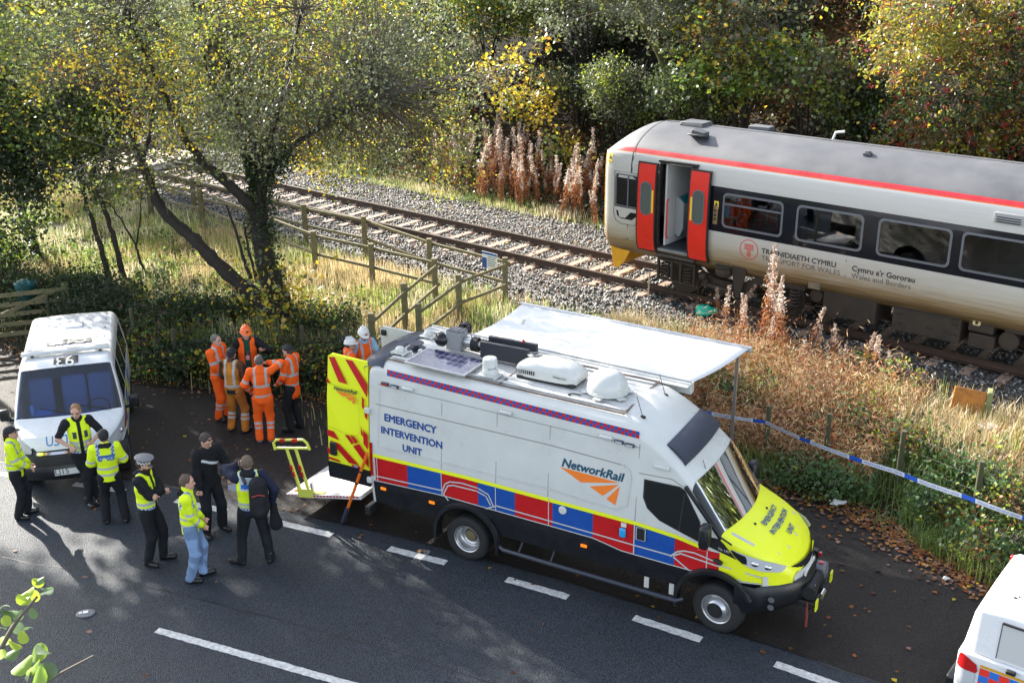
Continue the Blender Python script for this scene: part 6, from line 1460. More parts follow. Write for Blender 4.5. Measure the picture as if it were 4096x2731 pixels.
            mb = MB(); mb.lathe([(.098, .070), (.138, .105), (.140, .115), (.10, .135), (0, .142)], (-.005, 0, 0), 'Z', 28); hpart(mb, 'cap_crown', M('crown_grey', (.17, .17, .18), .6), hh)
            for q in (0, 1):
                mb = MB()
                for i in range(28):
                    for r_ in range(2):
                        if (i+r_) % 2 == q: a0, a1 = i*2*math.pi/28, (i+1)*2*math.pi/28; mb.add([(-.01+.1*math.cos(a), .1*math.sin(a), z_) for a, z_ in ((a0, .035+.018*r_), (a1, .035+.018*r_), (a1, .053+.018*r_), (a0, .053+.018*r_))], [(0, 1, 2, 3)])
                hpart(mb, 'checker_band', ink if q else white, hh, smooth=False, fix=False)
            mb = MB(); mb.grid([[(.05, .085*math.sin(t), .035) for t in np.linspace(-1.2, 1.2, 9)], [(.06+.085*math.cos(t), .088*math.sin(t), .020-.03*math.cos(t)) for t in np.linspace(-1.2, 1.2, 9)]]); hpart(mb, 'cap_peak', M('patent', (.01, .01, .012), .15), hh, fix=False)
    if extra: extra(root, dict(hd=HD, Rh=Rh, wr=wr, el=el, sh=sh, hz=hz, shc=shc, nk=nk, part=hpart))
    return root
def glasses(root, K, up=False):
    mb = MB(); z = .085 if up else .005; x = .085 if not up else .07
    for sg in (1, -1): mb.tube([(x+.0, sg*.031+.02*math.cos(a), z+.015*math.sin(a)) for a in np.linspace(0, 6.283, 12)], .0035 if not up else .008, 4); mb.tube([(x, sg*.05, z), (-.0, sg*.085, z)], .003, 4)
    K['part'](mb, 'sunglasses' if up else 'glasses', blackm)
def back_patch(text):
    def f(root, K):
        y0 = .0; x = K['shc'][0]-.128; z = K['hz']+.38; mb = MB(); mb.add([(x+.012, -.12, z-.05), (x+.012, .12, z-.05), (x+.020, .12, z+.05), (x+.020, -.12, z+.05)], [(0, 1, 2, 3)])
        mb.box((x+.008, 0, z), (.012, .25, .10)); o = mb.build('back_patch', M('patch_blue', (.03, .12, .38), .5), root)
        text_obj(text, 'lettering', M('patch_white', (.6, .65, .7), .5), lambda u, v: (x-.001, .105-u, z-.032+v), o, size=.09, width=.21, off=.001)
    return f
# ---- police officers
person(55, 1187, 1.68, 15, 'woman officer in black cap and long-sleeved yellow jacket, leftmost of the police', feet=((.06, .10), (-.06, -.09)), hands=((.20, .14, .98), (.24, -.10, 1.02)), hyaw=0, hpitch=-6, jacket=YE, bands='y', hat=('cap', BK), hair=(.05, .02, .012), hairlen=1., jlen=.82, extra=lambda r_, K: K['part'](MB().tube([K['hd']((0, 0, 0))*0+np.array((.02, .085, .01)), (-.02, .09, 0)], .004, 4), 'earpiece', blackm))
person(207, 1150, 1.82, -62, 'fair-haired officer in short sleeves and yellow vest leaning back on the police van bonnet', feet=((.16, -.04), (.10, .14)), hands=((.20, .16, 1.16), (.19, -.19, 1.14)), elbow=((-.5, 1, -.3), (-.5, -1, -.3)), hyaw=-22, hpitch=16, lean=(-.06, 0), jacket=BK, sleeve='short', vest=(YE, 'pc'), hair=(.28, .15, .07), extra=glasses, fist=(.9, .9))
person(267, 1200, 1.70, 108, 'officer seen from behind with the word POLICE on the yellow jacket', feet=((.04, .15), (-.02, -.17)), hands=((.24, .16, 1.06), (.24, -.16, 1.06)), jacket=YE, bands='y', hat=('cap', BK), hair=(.03, .02, .015), hood=BK, jlen=.86, extra=back_patch('POLICE'))
person(357, 1290, 1.84, -8, 'bearded officer in peaked checkered cap with folded arms', feet=((.10, .10), (-.05, -.12)), hands=((.20, -.09, 1.20), (.22, .10, 1.17)), elbow=((.1, .9, -.6), (.1, -.9, -.6)), hyaw=10, hpitch=8, jacket=BK, vest=(YE, 'p'), hat=('peaked', (.2, .2, .2)), hair=(.05, .025, .012), beard=True, jlen=.84, fist=(1., 1.), hood=BK, fat=1.05)
jeans = (.14, .21, .34)
person(452, 1330, 1.79, 12, 'balding man in yellow police jacket and pale blue jeans', feet=((.10, .09), (-.08, -.08)), hands=((.17, .12, .98), (.19, -.10, .98)), elbow=((-.7, .5, -.4), (-.7, -.5, -.4)), hyaw=0, hpitch=4, jacket=YE, bands='y', trous=jeans, hair=(.10, .065, .045), skin=(.62, .33, .25), hood=BK, jlen=.84, fat=1.08, fist=(1.2, 1.2))
def papers(root, K):
    w_ = K['wr'][0]; mb = MB(); mb.box((w_[0]+.08, w_[1]+.05, w_[2]-.12), (.20, .006, .27), rot=(.25, .25, .75)); mb.build('papers', M('paper', (.62, .62, .78), .7), root)
    glasses(root, K, True)
person(492, 1222, 1.83, -48, 'officer in all black with white chest stripe looking down and holding papers', feet=((.0, .16), (.03, -.14)), hands=((.22, .24, .98), (.14, -.22, .92)), hyaw=20, hpitch=30, lean=(.05, 0), jacket=BK, bands='s', hair=(.05, .035, .03), jlen=.84, extra=papers, fat=1.06, fist=(1.2, .8))
def rucksack(root, K):
    s_ = K['shc']; G = SDF(.04); x = s_[0]-.20; G.cap((x-.02, -.13, 1.40), (x-.03, -.13, 1.05), .13, .15, (1.1, 1, 1)).cap((x-.09, -.13, 1.18), (x-.10, -.13, 1.04), .09, .10); V, Q = G.mesh(.014, noise=(.02, 8, 1, 3)); o = npmesh('rucksack', V, Q, clothm, root, colr=np.tile((.015, .015, .018), (len(V), 1)), smooth=True)
    mb = MB(); mb.tube([(x-.165, -.22, 1.30), (x-.175, -.13, 1.33), (x-.165, -.04, 1.30)], .010, 6); mb.build('red_piping', M('piping_red', (.3, .02, .03), .6), o)
    mb = MB(); mb.tube([(x, .04, 1.44), (s_[0]-.02, .10, 1.53), (s_[0]+.12, .11, 1.42), (s_[0]+.13, .10, 1.15)], .026, 6); mb.build('shoulder_strap', ink, o)
    w_ = K['wr'][1]; V, Q = SDF(.03).cap((w_[0]-.02, w_[1]-.02, w_[2]-.02), (w_[0]-.03, w_[1]-.04, w_[2]-.34), .05, .10, (1.6, 1, 1)).mesh(.014, noise=(.03, 7, 1, 9)); npmesh('folded_coat', V, Q, clothm, root, colr=np.tile((.010, .010, .012), (len(V), 1)), smooth=True)
    h_ = K['hd']((.02, .105, -.02)); mb = MB(); mb.box(h_, (.07, .012, .13), rot=(0, .3, .2)); mb.build('phone', ink, root)
person(590, 1293, 1.86, 102, 'man with black rucksack and yellow vest holding a phone to his ear', feet=((.02, .22), (.0, -.20)), hands=((.10, .14, 1.60), (-.02, -.30, 1.0)), elbow=((.3, 1, -.9), (-.6, -.8, -.2)), hyaw=8, hpitch=5, jacket=NV, vest=(YE, 'p'), hair=(.12, .085, .06), jlen=.86, hood=BK, extra=rucksack, footyaw=(60, -10), fist=(1.1, 1.2))
# ---- rail workers in orange
person(513, 962, 1.82, -22, 'grey-haired rail worker in full orange, leftmost of the orange group', feet=((.04, .10), (-.03, -.10)), hands=((.20, .12, 1.02), (.22, -.08, 1.0)), hyaw=0, jacket=OR, bands='o', trous=OR, tb=True, hair=(.14, .13, .12), jlen=.84, group='rail workers in orange')
person(548, 992, 1.76, 72, 'rail worker in stained orange vest with black sleeves and rusty orange trousers, seen from behind', feet=((.0, .16), (.02, -.15)), hands=((.20, .20, .98), (.16, -.24, .98)), jacket=(.02, .02, .022), vest=(DOR, 'o'), trous=(.50, .17, .025), tb=True, tc2=(.18, .07, .02), hat=('cap', BK), hair=(.03, .03, .03), fat=1.10, jlen=.86, group='rail workers in orange')
def lanyard(root, K):
    s_ = K['shc']; mb = MB(); mb.tube([(s_[0]+.06, .05, 1.50), (s_[0]+.15, .0, 1.24), (s_[0]+.06, -.05, 1.50)], .006, 5); mb.box((s_[0]+.165, 0, 1.20), (.01, .07, .09)); mb.build('lanyard', M('badge_pink', (.75, .35, .38), .5), root)
person(582, 945, 1.85, -78, 'rail worker in orange helmet facing the group and raising a pointing hand', feet=((.0, .10), (.0, -.10)), hands=((.30, .30, 1.38), (.10, -.26, .95)), elbow=((-.2, 1, -.9), (-.5, -.6, -.3)), hyaw=15, hpitch=8, jacket=BK, vest=(OR, 'o2'), shirt=(.012, .07, .045), trous=(.02, .02, .022), hat=('helmet', (.95, .16, .02)), hair=(.05, .03, .02), extra=lanyard, jlen=.84, group='rail workers in orange', fist=(.3, .8))
person(612, 1014, 1.78, 100, 'rail worker in full orange seen from behind with one hand raised to the head', feet=((.0, .12), (-.03, -.10)), hands=((.18, .24, 1.00), (.16, -.14, 1.56)), elbow=((-.4, .8, -.4), (-.2, -1, -.2)), jacket=OR, bands='o', trous=OR, tb=True, hair=(.10, .09, .085), jlen=.84, group='rail workers in orange', shoe=M('trainer', (.10, .11, .16), .6), fat=1.06, hpitch=10)
person(680, 987, 1.80, 160, 'rail worker in black cap, long orange coat and black trousers, rightmost of the five', feet=((.03, .12), (-.03, -.12)), hands=((.22, .14, 1.0), (.22, -.14, 1.0)), jacket=OR, bands='o', hat=('cap', BK), hair=(.10, .06, .04), jlen=.70, group='rail workers in orange', fat=1.06)
wb = atz(812, 965, 0); person(0, 0, 1.74, 25, 'rail worker in white helmet half hidden behind the yellow rear door', base=Vector((wb.x, wb.y, .004)), hands=((.22, .1, 1.0), (.2, -.15, 1.0)), hyaw=-15, jacket=OR, bands='o', trous=OR, tb=True, hat=('helmet', (.78, .78, .76)), hair=(.10, .08, .07), jlen=.84, extra=glasses, group='rail workers in orange')
def phone(root, K):
    w_ = K['wr'][0]; mb = MB(); mb.box((w_[0]+.09, w_[1]-.01, w_[2]+.02), (.13, .07, .012), rot=(0, -.4, 0)); mb.build('phone', ink, root)
wb = atz(843, 950, 0); person(0, 0, 1.86, -50, 'rail worker in white helmet and pale blue shirt looking at a phone', base=Vector((wb.x, wb.y, .004)), hands=((.26, .14, 1.18), (.15, -.2, 1.0)), hyaw=-10, hpitch=20, jacket=(.30, .52, .72), sleeve='short', vest=(OR, 'o'), trous=OR, tb=True, hat=('helmet', (.80, .80, .76)), hair=(.04, .03, .02), jlen=.84, extra=phone, group='rail workers in orange', fist=(1., .6))
for (x, y, hd, lb, hz_) in ((7.58, CY-.78, -60, 'worker in white helmet and orange inside the train, left in the first window', .50), (8.15, CY-.70, -110, 'worker in orange inside the train, right in the first window', .56)):
    q = tw(x, y, RZ+1.17); person(0, 0, 1.72, hd, lb, base=q, sit=hz_, feet=((.40, .10), (.40, -.10)), hands=((.30, .1, .78), (.28, -.12, .80)), jacket=OR, bands='o', trous=OR, hat=('helmet', (.75, .76, .75)), group='workers inside the train')
# ================================================================ VEGETATION
leafm = leafmat('leaf', .50, .05, .45); leafd = leafmat('leaf_dull', .35, .025, .5); grassm = leafmat('grass_blade', .40, .05, .45)
barkd = M('bark_dark', (.030, .024, .018), .9, var=.6, vscale=6, bump=.12, bscale=14); barkm = M('bark_moss', (.15, .18, .03), .9, c2=(.05, .04, .03), vscale=3, bump=.1, bscale=14); twigm = M('twig', (.13, .11, .085), .8)
def unit(v): return v/np.linalg.norm(v, axis=-1, keepdims=True)
def leafquads(P, size, up=.5, long=1.5, jit=.35, nrm=None, droop=0.):
    N = len(P); n = rng.normal(size=(N, 3))*(1-up)+np.array([0, 0, 1])*up*rng.choice([1, 1, 1, -.2], N)[:, None]
    if nrm is not None: n = n+nrm
    n = unit(n); t = rng.normal(size=(N, 3)); t[:, 2] -= droop; t = unit(t-n*(t*n).sum(1, keepdims=True)); b = np.cross(n, t)
    s = size*rng.uniform(1-jit, 1+jit, N)[:, None]; L = t*s*long*.5; W = b*s*.5
    mid = n*s*.12
    V = np.stack([P-L, P+W*1.0-L*.1-mid*0+mid, P+L, P-W-L*.1+mid], 1).reshape(-1, 3)
    return V, np.arange(N*4).reshape(N, 4)
def pal(N, cols, probs, var=.25, P=None, sc=.6):
    p = np.array(probs, float); p /= p.sum(); c = np.array(cols)[rng.choice(len(cols), N, p=p)]
    if P is not None:   # neighbouring leaves share a tone
        q = np.argsort(np.argsort(fbm(P[:, 0]*sc, P[:, 1]*sc, P[:, 2]*sc)+rng.normal(0, .12, N)))/N; cum = np.cumsum(p); c = np.array(cols)[np.minimum(np.searchsorted(cum, q), len(cols)-1)]
    return c*rng.uniform(1-var, 1+var, (N, 1))
def tubes(segs, n=3):
    """segs: list of (pts, radii) -> arrays"""
    V = []; Fq = []; b = 0
    for pts, rs in segs:
        pts = np.asarray(pts, float); k = len(pts); d = np.gradient(pts, axis=0); d = unit(d+1e-9); u = np.tile([0.31, .17, .93], (k, 1)); a = unit(np.cross(d, u)); c = np.cross(d, a)
        for j in range(n): pass
        th = 2*np.pi*np.arange(n)/n; ring_ = pts[:, None]+np.asarray(rs)[:, None, None]*(a[:, None]*np.cos(th)[None, :, None]+c[:, None]*np.sin(th)[None, :, None]); V.append(ring_.reshape(-1, 3))
        i, j = np.meshgrid(np.arange(k-1), np.arange(n), indexing='ij'); i = i.ravel(); j = j.ravel(); j2 = (j+1) % n
        Fq.append(b+np.stack([i*n+j, i*n+j2, (i+1)*n+j2, (i+1)*n+j], 1)); b += k*n
    return np.concatenate(V), np.concatenate(Fq)
def smooth_path(pts, k=5, wob=.0):
    pts = np.asarray(pts, float); t = np.arange(len(pts)); tt = np.linspace(0, len(pts)-1, (len(pts)-1)*k+1)
    out = np.stack([np.interp(tt, t, pts[:, a]) for a in range(3)], 1)
    for _ in range(k): out[1:-1] = (out[:-2]+out[1:-1]*2+out[2:])/4
    if wob: out[1:-1] += rng.normal(0, wob, out[1:-1].shape)
    return out
def crown(name, ells, nclus, perc, lsize, cols, probs, parent, origin, anchors=None, mat=None, spread=.33, shell=.55, gap=-.12, gsc=.35, up=.45, long=1.5, twig=.012, subt=3, var=.3, tsc=.6, zmin=None, bark=None, taper=1.):
    """leafy crown: leaf clumps spread through ellipsoids, each clump joined to the wood by a twig"""
    vol = np.array([e[1][0]*e[1][1]*e[1][2] for e in ells]); vol = vol/vol.sum(); C = []
    while len(C) < nclus:
        e = ells[rng.choice(len(ells), p=vol)]; d = unit(rng.normal(size=3)); r_ = rng.uniform(shell**3 if shell < 1 else .2, 1)**(1/3.)*rng.uniform(.85, 1.08)
        p = np.array(e[0])+d*np.array(e[1])*r_
        if fbm(p[0]*gsc, p[1]*gsc, p[2]*gsc+5) < gap: continue
        if zmin is not None and p[2] < zmin(p): continue
        C.append(p)
    C = np.array(C); segs = []; o = np.array(origin)
    if anchors is None: anchors = np.array([[o[0], o[1], o[2]+.3], [e[0] for e in ells][0]])
    A = np.asarray(anchors); sub = []
    for c in C:
        d2 = ((A-c)**2).sum(1)+rng.uniform(0, 1.5, len(A)); a = A[d2.argmin()]; L = np.linalg.norm(c-a); mid = (a+c)/2+rng.normal(0, .10*L+.01, 3)+np.array([0, 0, .08*L])
        p = smooth_path([a, mid, c], 3); segs.append((p, np.linspace(twig*(.6+.35*L), twig*.35, len(p))))
        for _ in range(subt): q = c+rng.normal(0, spread*.9, 3); m_ = (c+q)/2+rng.normal(0, .04, 3); segs.append((np.array([c, m_, q]), [twig*.35, twig*.25, twig*.12]))
    V, Q = tubes(segs); npmesh('twigs', V-o, Q, bark or twigm, parent)
    N = nclus*perc; P = np.repeat(C, perc, 0)+rng.normal(0, 1, (N, 3))*np.array([spread, spread, spread*.75])*rng.uniform(.5, 1.2, (nclus, 1)).repeat(perc, 0)
    V, Q = leafquads(P, lsize, up, long); return npmesh(name, V-o, Q, mat or leafm, parent, colr=pal(N, cols, probs, var, P, tsc))
def trunk(paths, parent, origin, mat, n=9, name='trunk'):
    o = np.array(origin); allp = []
    for pts, r0, r1 in paths:
        p = smooth_path([tuple(q) for q in pts], 5, .012); rs = r0+(r1-r0)*np.linspace(0, 1, len(p))**.8; rs = rs*(1+.10*np.sin(np.arange(len(p))*1.7)); V, Q = tubes([(p, rs)], n); npmesh(name, V-o, Q, mat, parent, smooth=True); allp.append(p)
    return np.concatenate(allp)
G1 = (.060, .085, .030); G2 = (.095, .125, .045); G3 = (.035, .055, .020); YG = (.26, .30, .035); YL = (.60, .44, .035); OL = (.14, .15, .06); BR = (.20, .10, .03); RU = (.34, .11, .025); GG = (.13, .15, .09); LG = (.16, .26, .04)
def pw(x, y, Y): return tuple(atY(x, y, Y))
# ---- the big tree by the hedge
b0 = hit(650, 745); root = empty('tree', b0, 0, label='big many-stemmed ivy-clad tree with thin yellowing leaves between the hedge and the wooden fence', cat='tree')
o = tuple(b0); Yt = b0.y
def stem(pp, dY, r0, r1): n_ = len(pp); return ([pw(x, y, Yt+dY*i/(n_-1)) for i, (x, y) in enumerate(pp)], r0, r1)
A = trunk([([tuple(b0-Vector((-.35, 0, .4))), pw(655, 725, Yt), pw(628, 660, Yt), pw(608, 600, Yt), pw(598, 540, Yt), pw(592, 470, Yt)], .34, .17),
           stem([(598, 500), (560, 455), (520, 420), (470, 375), (430, 330), (400, 270), (370, 190), (330, 120), (290, 20)], -1.5, .14, .05), stem([(592, 480), (575, 400), (555, 330), (500, 230), (470, 140), (455, -20)], 1.2, .12, .04),
           stem([(592, 480), (600, 400), (590, 340), (540, 250), (520, 120)], -.5, .10, .03), stem([(598, 470), (612, 390), (660, 345), (715, 305), (770, 270), (860, 220)], 1.0, .12, .03), stem([(612, 390), (620, 320), (640, 240), (670, 130), (690, 20)], -1.2, .08, .03),
           stem([(640, 720), (560, 660), (500, 610), (455, 555), (415, 525), (370, 480), (345, 430), (325, 370), (310, 330), (285, 260), (262, 200)], 1.8, .19, .07), stem([(325, 370), (345, 310), (355, 240), (330, 150)], -.6, .06, .02),
           stem([(575, 640), (558, 590), (538, 520), (520, 470)], .4, .045, .02), stem([(588, 640), (570, 570), (562, 520)], .2, .04, .02), stem([(455, 80), (442, 10), (440, -60)], .3, .06, .03), stem([(390, 90), (350, 40), (330, -20)], .3, .05, .03)], root, o, barkd)
ivy = []
for pp in ([(640, 700), (605, 560), (598, 480)], [(598, 480), (600, 400), (592, 350)], [(612, 390), (660, 345)]):
    for i in range(len(pp)-1):
        a, b = np.array(pw(*pp[i], Yt)), np.array(pw(*pp[i+1], Yt)); ivy.append(a+(b-a)*rng.random((1100, 1))+rng.normal(0, .17, (1100, 3)))
P = np.concatenate(ivy); V, Q = leafquads(P, .055, .2, 1.2); npmesh('ivy', V-np.array(o), Q, leafd, root, colr=pal(len(P), [G3, G1, (.02, .035, .014)], [.4, .3, .3]))
el = [(pw(470, 110, 24.2), (4.3, 3.2, 2.6)), (pw(300, 150, 25.0), (3.0, 3.0, 3.0)), (pw(700, 120, 26.6), (3.0, 2.4, 2.6)), (pw(900, 200, 27.4), (3.0, 2.2, 2.6)), (pw(760, 370, 26.6), (2.6, 1.6, .85)), (pw(960, 330, 27.8), (1.5, 1.6, 1.3))]
el = [el[0], el[2]]+el
TC = [(.19, .21, .12), (.19, .20, .08), (.13, .17, .06), G1, YG, YL, BR]; TPb = [.18, .18, .18, .05, .24, .15, .02]
crown('crown', el, 1300, 38, .054, TC, TPb, root, o, anchors=A, spread=.30, shell=.25, gap=-.10, subt=4, twig=.014, up=.35)
P = np.array(pw(640, 690, Yt-.6))+rng.normal(0, 1, (420, 3))*np.array([.55, .3, .5]); V, Q = leafquads(P, .085, .4, 1.5); npmesh('leaves', V-np.array(o), Q, leafm, root, colr=pal(len(P), [YL, YG, OL], [.5, .3, .2]))
# ---- slender trees at the left
def slim(px_, py_, label, paths, ells, nc, pc, ls, cols, probs, mat=barkd, group='slender trees at the left', **k):
    b = hit(px_, py_); root = empty('tree', b, 0, label=label, cat='tree', group=group); Y0 = b.y
    A = trunk([([tuple(b-Vector((0, 0, .2)))]*(1 if i == 0 else 0)+[pw(x, y, Y0+dy) for x, y, dy in pp], r0, r1) for i, (pp, r0, r1) in enumerate(paths)], root, tuple(b), mat)
    crown('crown', [(pw(x, y, Y0+dy), r_) for x, y, dy, r_ in ells], nc, pc, ls, cols, probs, root, tuple(b), anchors=A, **k); return root
DK = [G3, G1, LG, YG, (.02, .03, .012)]
slim(258, 655, 'slender leaning tree left of the thick curved limb', [([(240, 600, 0), (225, 540, 0), (200, 480, .2), (188, 430, .3), (190, 330, .5), (170, 200, .5)], .085, .03)], [(150, 250, .3, (1.7, 1.5, 1.8)), (200, 300, 0, (.9, .9, .7))], 180, 55, .065, DK, [.2, .3, .2, .22, .08], subt=3)
slim(292, 655, 'slender leaning tree nearest the thick curved limb', [([(275, 600, 0), (255, 520, 0), (228, 450, .2), (212, 380, .3), (215, 300, .4), (230, 160, .6)], .085, .03)], [(235, 190, .5, (1.5, 1.5, 1.7)), (150, 330, -.5, (.8, .8, .6))], 150, 55, .06, DK, [.1, .3, .2, .3, .1], subt=3)
slim(335, 640, 'thin forked sapling with a bare leaning stem', [([(318, 585, 0), (312, 560, 0), (275, 500, .1), (240, 450, .2)], .04, .015), ([(314, 560, 0), (322, 500, 0), (325, 430, .2)], .03, .012)], [(240, 430, .2, (.5, .5, .4)), (325, 420, .2, (.4, .4, .4))], 26, 45, .06, [LG, YG, G1], [.4, .3, .3], subt=2)
slim(95, 600, 'ivy-clad tree with dark green leaves near the left edge', [([(75, 560, 0), (50, 490, 0), (42, 410, 0), (50, 320, .3), (60, 200, .4)], .16, .05)], [(60, 230, .4, (2.0, 1.8, 2.2)), (20, 390, -.4, (1.4, 1.3, .9)), (60, 480, -.8, (.8, .7, .6))], 300, 60, .075, DK, [.4, .3, .12, .08, .1], subt=3, shell=.2)
slim(5, 640, 'dark tree half outside the left edge', [([(0, 560, 0), (-25, 450, 0), (-30, 300, 0)], .15, .06)], [(-30, 480, -.5, (1.3, 1.4, 1.6)), (-60, 250, 0, (2.2, 2, 2.4))], 260, 60, .08, DK, [.5, .3, .1, .02, .1], subt=2, shell=.2)
slim(150, 400, 'leafy yellow-green tree at the far left beyond the crossing', [([(150, 330, 0), (140, 200, 0), (140, 60, 0)], .12, .05)], [(140, 90, 0, (3.0, 2.5, 2.6)), (30, 60, .5, (2.5, 2, 2.4))], 330, 55, .09, [YG, YL, LG, G2, G1], [.3, .2, .2, .2, .1], subt=2)
# ---- trees just outside the frame on the left, whose shade falls across the road
for i, (s, l, hz_, r_) in enumerate(((-12.5, -11.1, 10.7, 2.5), (-13.5, -15.0, 10.2, 2.9), (-17, -18.6, 9.8, 3.2), (-20.5, -13.8, 13.4, 2.6))):
    p = tw(s, l); z = gz(p.x, p.y); root = empty('roadside_tree', (p.x, p.y, z), 0, label='tall roadside tree beyond the left edge, shading the road', cat='tree', group='roadside trees beyond the left edge'); c = (p.x, p.y, z+hz_)
    A = trunk([([(p.x, p.y, z-.2), (p.x+.2, p.y, z+hz_*.5), c], .25, .08)], root, (p.x, p.y, z), barkd); crown('crown', [(c, (r_, r_, 2.2)), ((p.x+1.0, p.y-.5, z+hz_-.4), (r_*.8, r_*.8, 1.8))], 150, 46, .16, [G1, G2, YG], [.4, .3, .3], root, (p.x, p.y, z), anchors=A, subt=1, spread=.42, gap=-.05)
# ---- hillside shrubs and trees
HG = 'shrubs and trees on the far hillside'
def bush(x, y, w, h, lab, cols, probs, ls=.07, nc=90, pc=60, dz=0., mat=None, stems=5, cat='shrub', name='shrub', group=HG, spread=.26, up=.4, long=1.4, base=None, sh=.3, gap=-.2, dep=.8, lean=0, tsc=.9, twig=.012):
    b = base or hit(x, y); root = empty(name, b, 0, label=lab, cat=cat, group=group); o = tuple(b); c = (b.x+lean, b.y, b.z+h*.62+dz); A = []
    for k in range(stems):
        a = 2*math.pi*k/stems+rnd.random(); t = (b.x+lean+w*.28*math.cos(a), b.y+w*.25*math.sin(a)*dep, b.z+h*rnd.uniform(.55, .85)); A.append(([(b.x+.08*math.cos(a), b.y+.08*math.sin(a), b.z-.15), (b.x+lean*.4+w*.10*math.cos(a), b.y+w*.1*math.sin(a), b.z+h*.35), t], .035*h**.5, .012))
    An = trunk(A, root, o, barkd, 5, 'stem'); crown('crown', [(c, (w*.5, w*.5*dep, h*.42)), ((c[0]+w*.15, c[1]-.2, c[2]-h*.2), (w*.42, w*.4*dep, h*.28))], nc, pc, ls, cols, probs, root, o, anchors=An[::2], mat=mat, spread=spread, shell=sh, gap=gap, subt=2, up=up, long=long, tsc=tsc, twig=twig)
    return root
SG = [GG, OL, G2, G1, YG]
bush(1190, 345, 2.9, 4.0, 'bright yellow hazel bush behind the tall seed stalks', [YL, (.62, .50, .04), YG, (.55, .30, .03)], [.45, .2, .25, .1], .125, 62, 17, up=.55, long=1.15, spread=.28, sh=.5)
bush(1290, 400, 1.6, 1.2, 'low yellow bush sprig beside the bright hazel', [YL, YG, LG], [.5, .3, .2], .11, 22, 16, up=.55, long=1.2)
bush(1425, 320, 3.0, 3.2, 'grey-green willow bush just left of the train nose', SG, [.35, .25, .2, .1, .1], .065, 170, 60)
bush(1580, 330, 2.6, 2.4, 'green bush rising right behind the train front roof', [G1, OL, LG, G3], [.3, .3, .2, .2], .09, 90, 45)
bush(1700, 330, 4.6, 4.6, 'broad yellow-green hazel bush behind the train roof', [LG, YG, YL, G1, BR, OL], [.22, .22, .12, .2, .1, .14], .125, 190, 30, long=1.15, up=.5)
bush(1850, 345, 3.8, 3.2, 'yellowing hazel bush with brown leaves right of the broad one', [YG, G1, BR, LG, OL], [.25, .25, .15, .15, .2], .12, 110, 30, long=1.15, up=.5)
bush(1975, 350, 3.0, 2.2, 'dark green shrub below the bare earth patch', [G3, G1, (.03, .07, .04)], [.4, .3, .3], .08, 110, 45, mat=leafd)
bush(1330, 290, 3.0, 2.8, 'small dark olive shrub between the yellow hazel and the willow', [G3, OL, G1], [.5, .2, .3], .06, 70, 45, gap=.0, mat=leafd)
bush(1120, 150, 5.5, 3.6, 'yellow-green tree at the top centre over the dark hollow', [YG, LG, G2, YL, G1], [.3, .25, .2, .1, .15], .10, 190, 45, dz=.4)
bush(1350, 130, 5.0, 3.4, 'olive leafy tree at the top, right of the dark hollow', SG, [.2, .25, .2, .15, .2], .085, 190, 50)
bush(1640, 170, 6.0, 3.6, 'grey-leaved tree across the top behind the mossy trunk', SG, [.3, .3, .15, .15, .1], .08, 260, 50)
bush(1760, 90, 5.0, 3.0, 'dark leafy tree at the top left of the russet leaf slope', [G1, G3, OL, RU], [.3, .3, .3, .1], .09, 150, 45)
bush(1980, 40, 4.5, 3.2, 'russet beech branches at the top right', [RU, (.25, .07, .02), BR], [.5, .3, .2], .09, 150, 50, dz=.3)
bush(960, 250, 5.0, 4.0, 'olive shrub behind the big tree crown, left of the hazel', SG, [.2, .3, .2, .2, .1], .08, 170, 45)
bush(760, 250, 6.0, 4.0, 'rusty-leaved shrub on the slope behind the big tree', [RU, BR, OL, YG], [.3, .25, .25, .2], .09, 170, 40)
bush(520, 220, 6.0, 4.6, 'mid-green shrub on the slope beyond the crossing', [G2, YG, LG, G1], [.3, .25, .2, .25], .10, 200, 42)
bush(300, 190, 6.5, 5.0, 'yellow-green tree on the slope at the upper left', [YG, LG, YL, G2], [.3, .25, .2, .25], .11, 220, 42)
bush(60, 170, 7.0, 5.5, 'bright yellow-green tree in the top left corner', [YG, YL, LG, G2], [.3, .25, .2, .25], .12, 230, 42)
bush(700, 40, 8.0, 4.6, 'dull green treetops at the top behind the big tree', [G1, G2, YG, OL], [.3, .3, .2, .2], .12, 220, 42)
bush(250, 20, 9.0, 5.0, 'pale green treetops at the top left', [YG, LG, G2], [.4, .3, .3], .13, 230, 42)
bush(2010, 330, 1.8, 1.4, 'small bright lime shrub at the foot of the rowan', [LG, YG, YL], [.4, .3, .3], .09, 40, 40)
# mossy leaning tree
b = hit(1548, 285); root = empty('tree', b, 0, label='leaning tree with a bright mossy trunk behind the front of the train', cat='tree', group=HG); o = tuple(b); Y0 = b.y
A = trunk([([tuple(b-Vector((0, 0, .2))), pw(1540, 195, Y0), pw(1520, 130, Y0), pw(1492, 70, Y0), pw(1470, 10, Y0), pw(1440, -60, Y0)], .17, .09), ([pw(1520, 130, Y0), pw(1490, 95, Y0), pw(1465, 40, Y0), pw(1462, -30, Y0)], .06, .03)], root, o, barkm)
crown('crown', [(pw(1430, -30, Y0), (3.2, 2.4, 1.8)), (pw(1560, 30, Y0), (2.2, 2, 1.4))], 180, 45, .085, SG, [.3, .3, .2, .1, .1], root, o, anchors=A, subt=4)
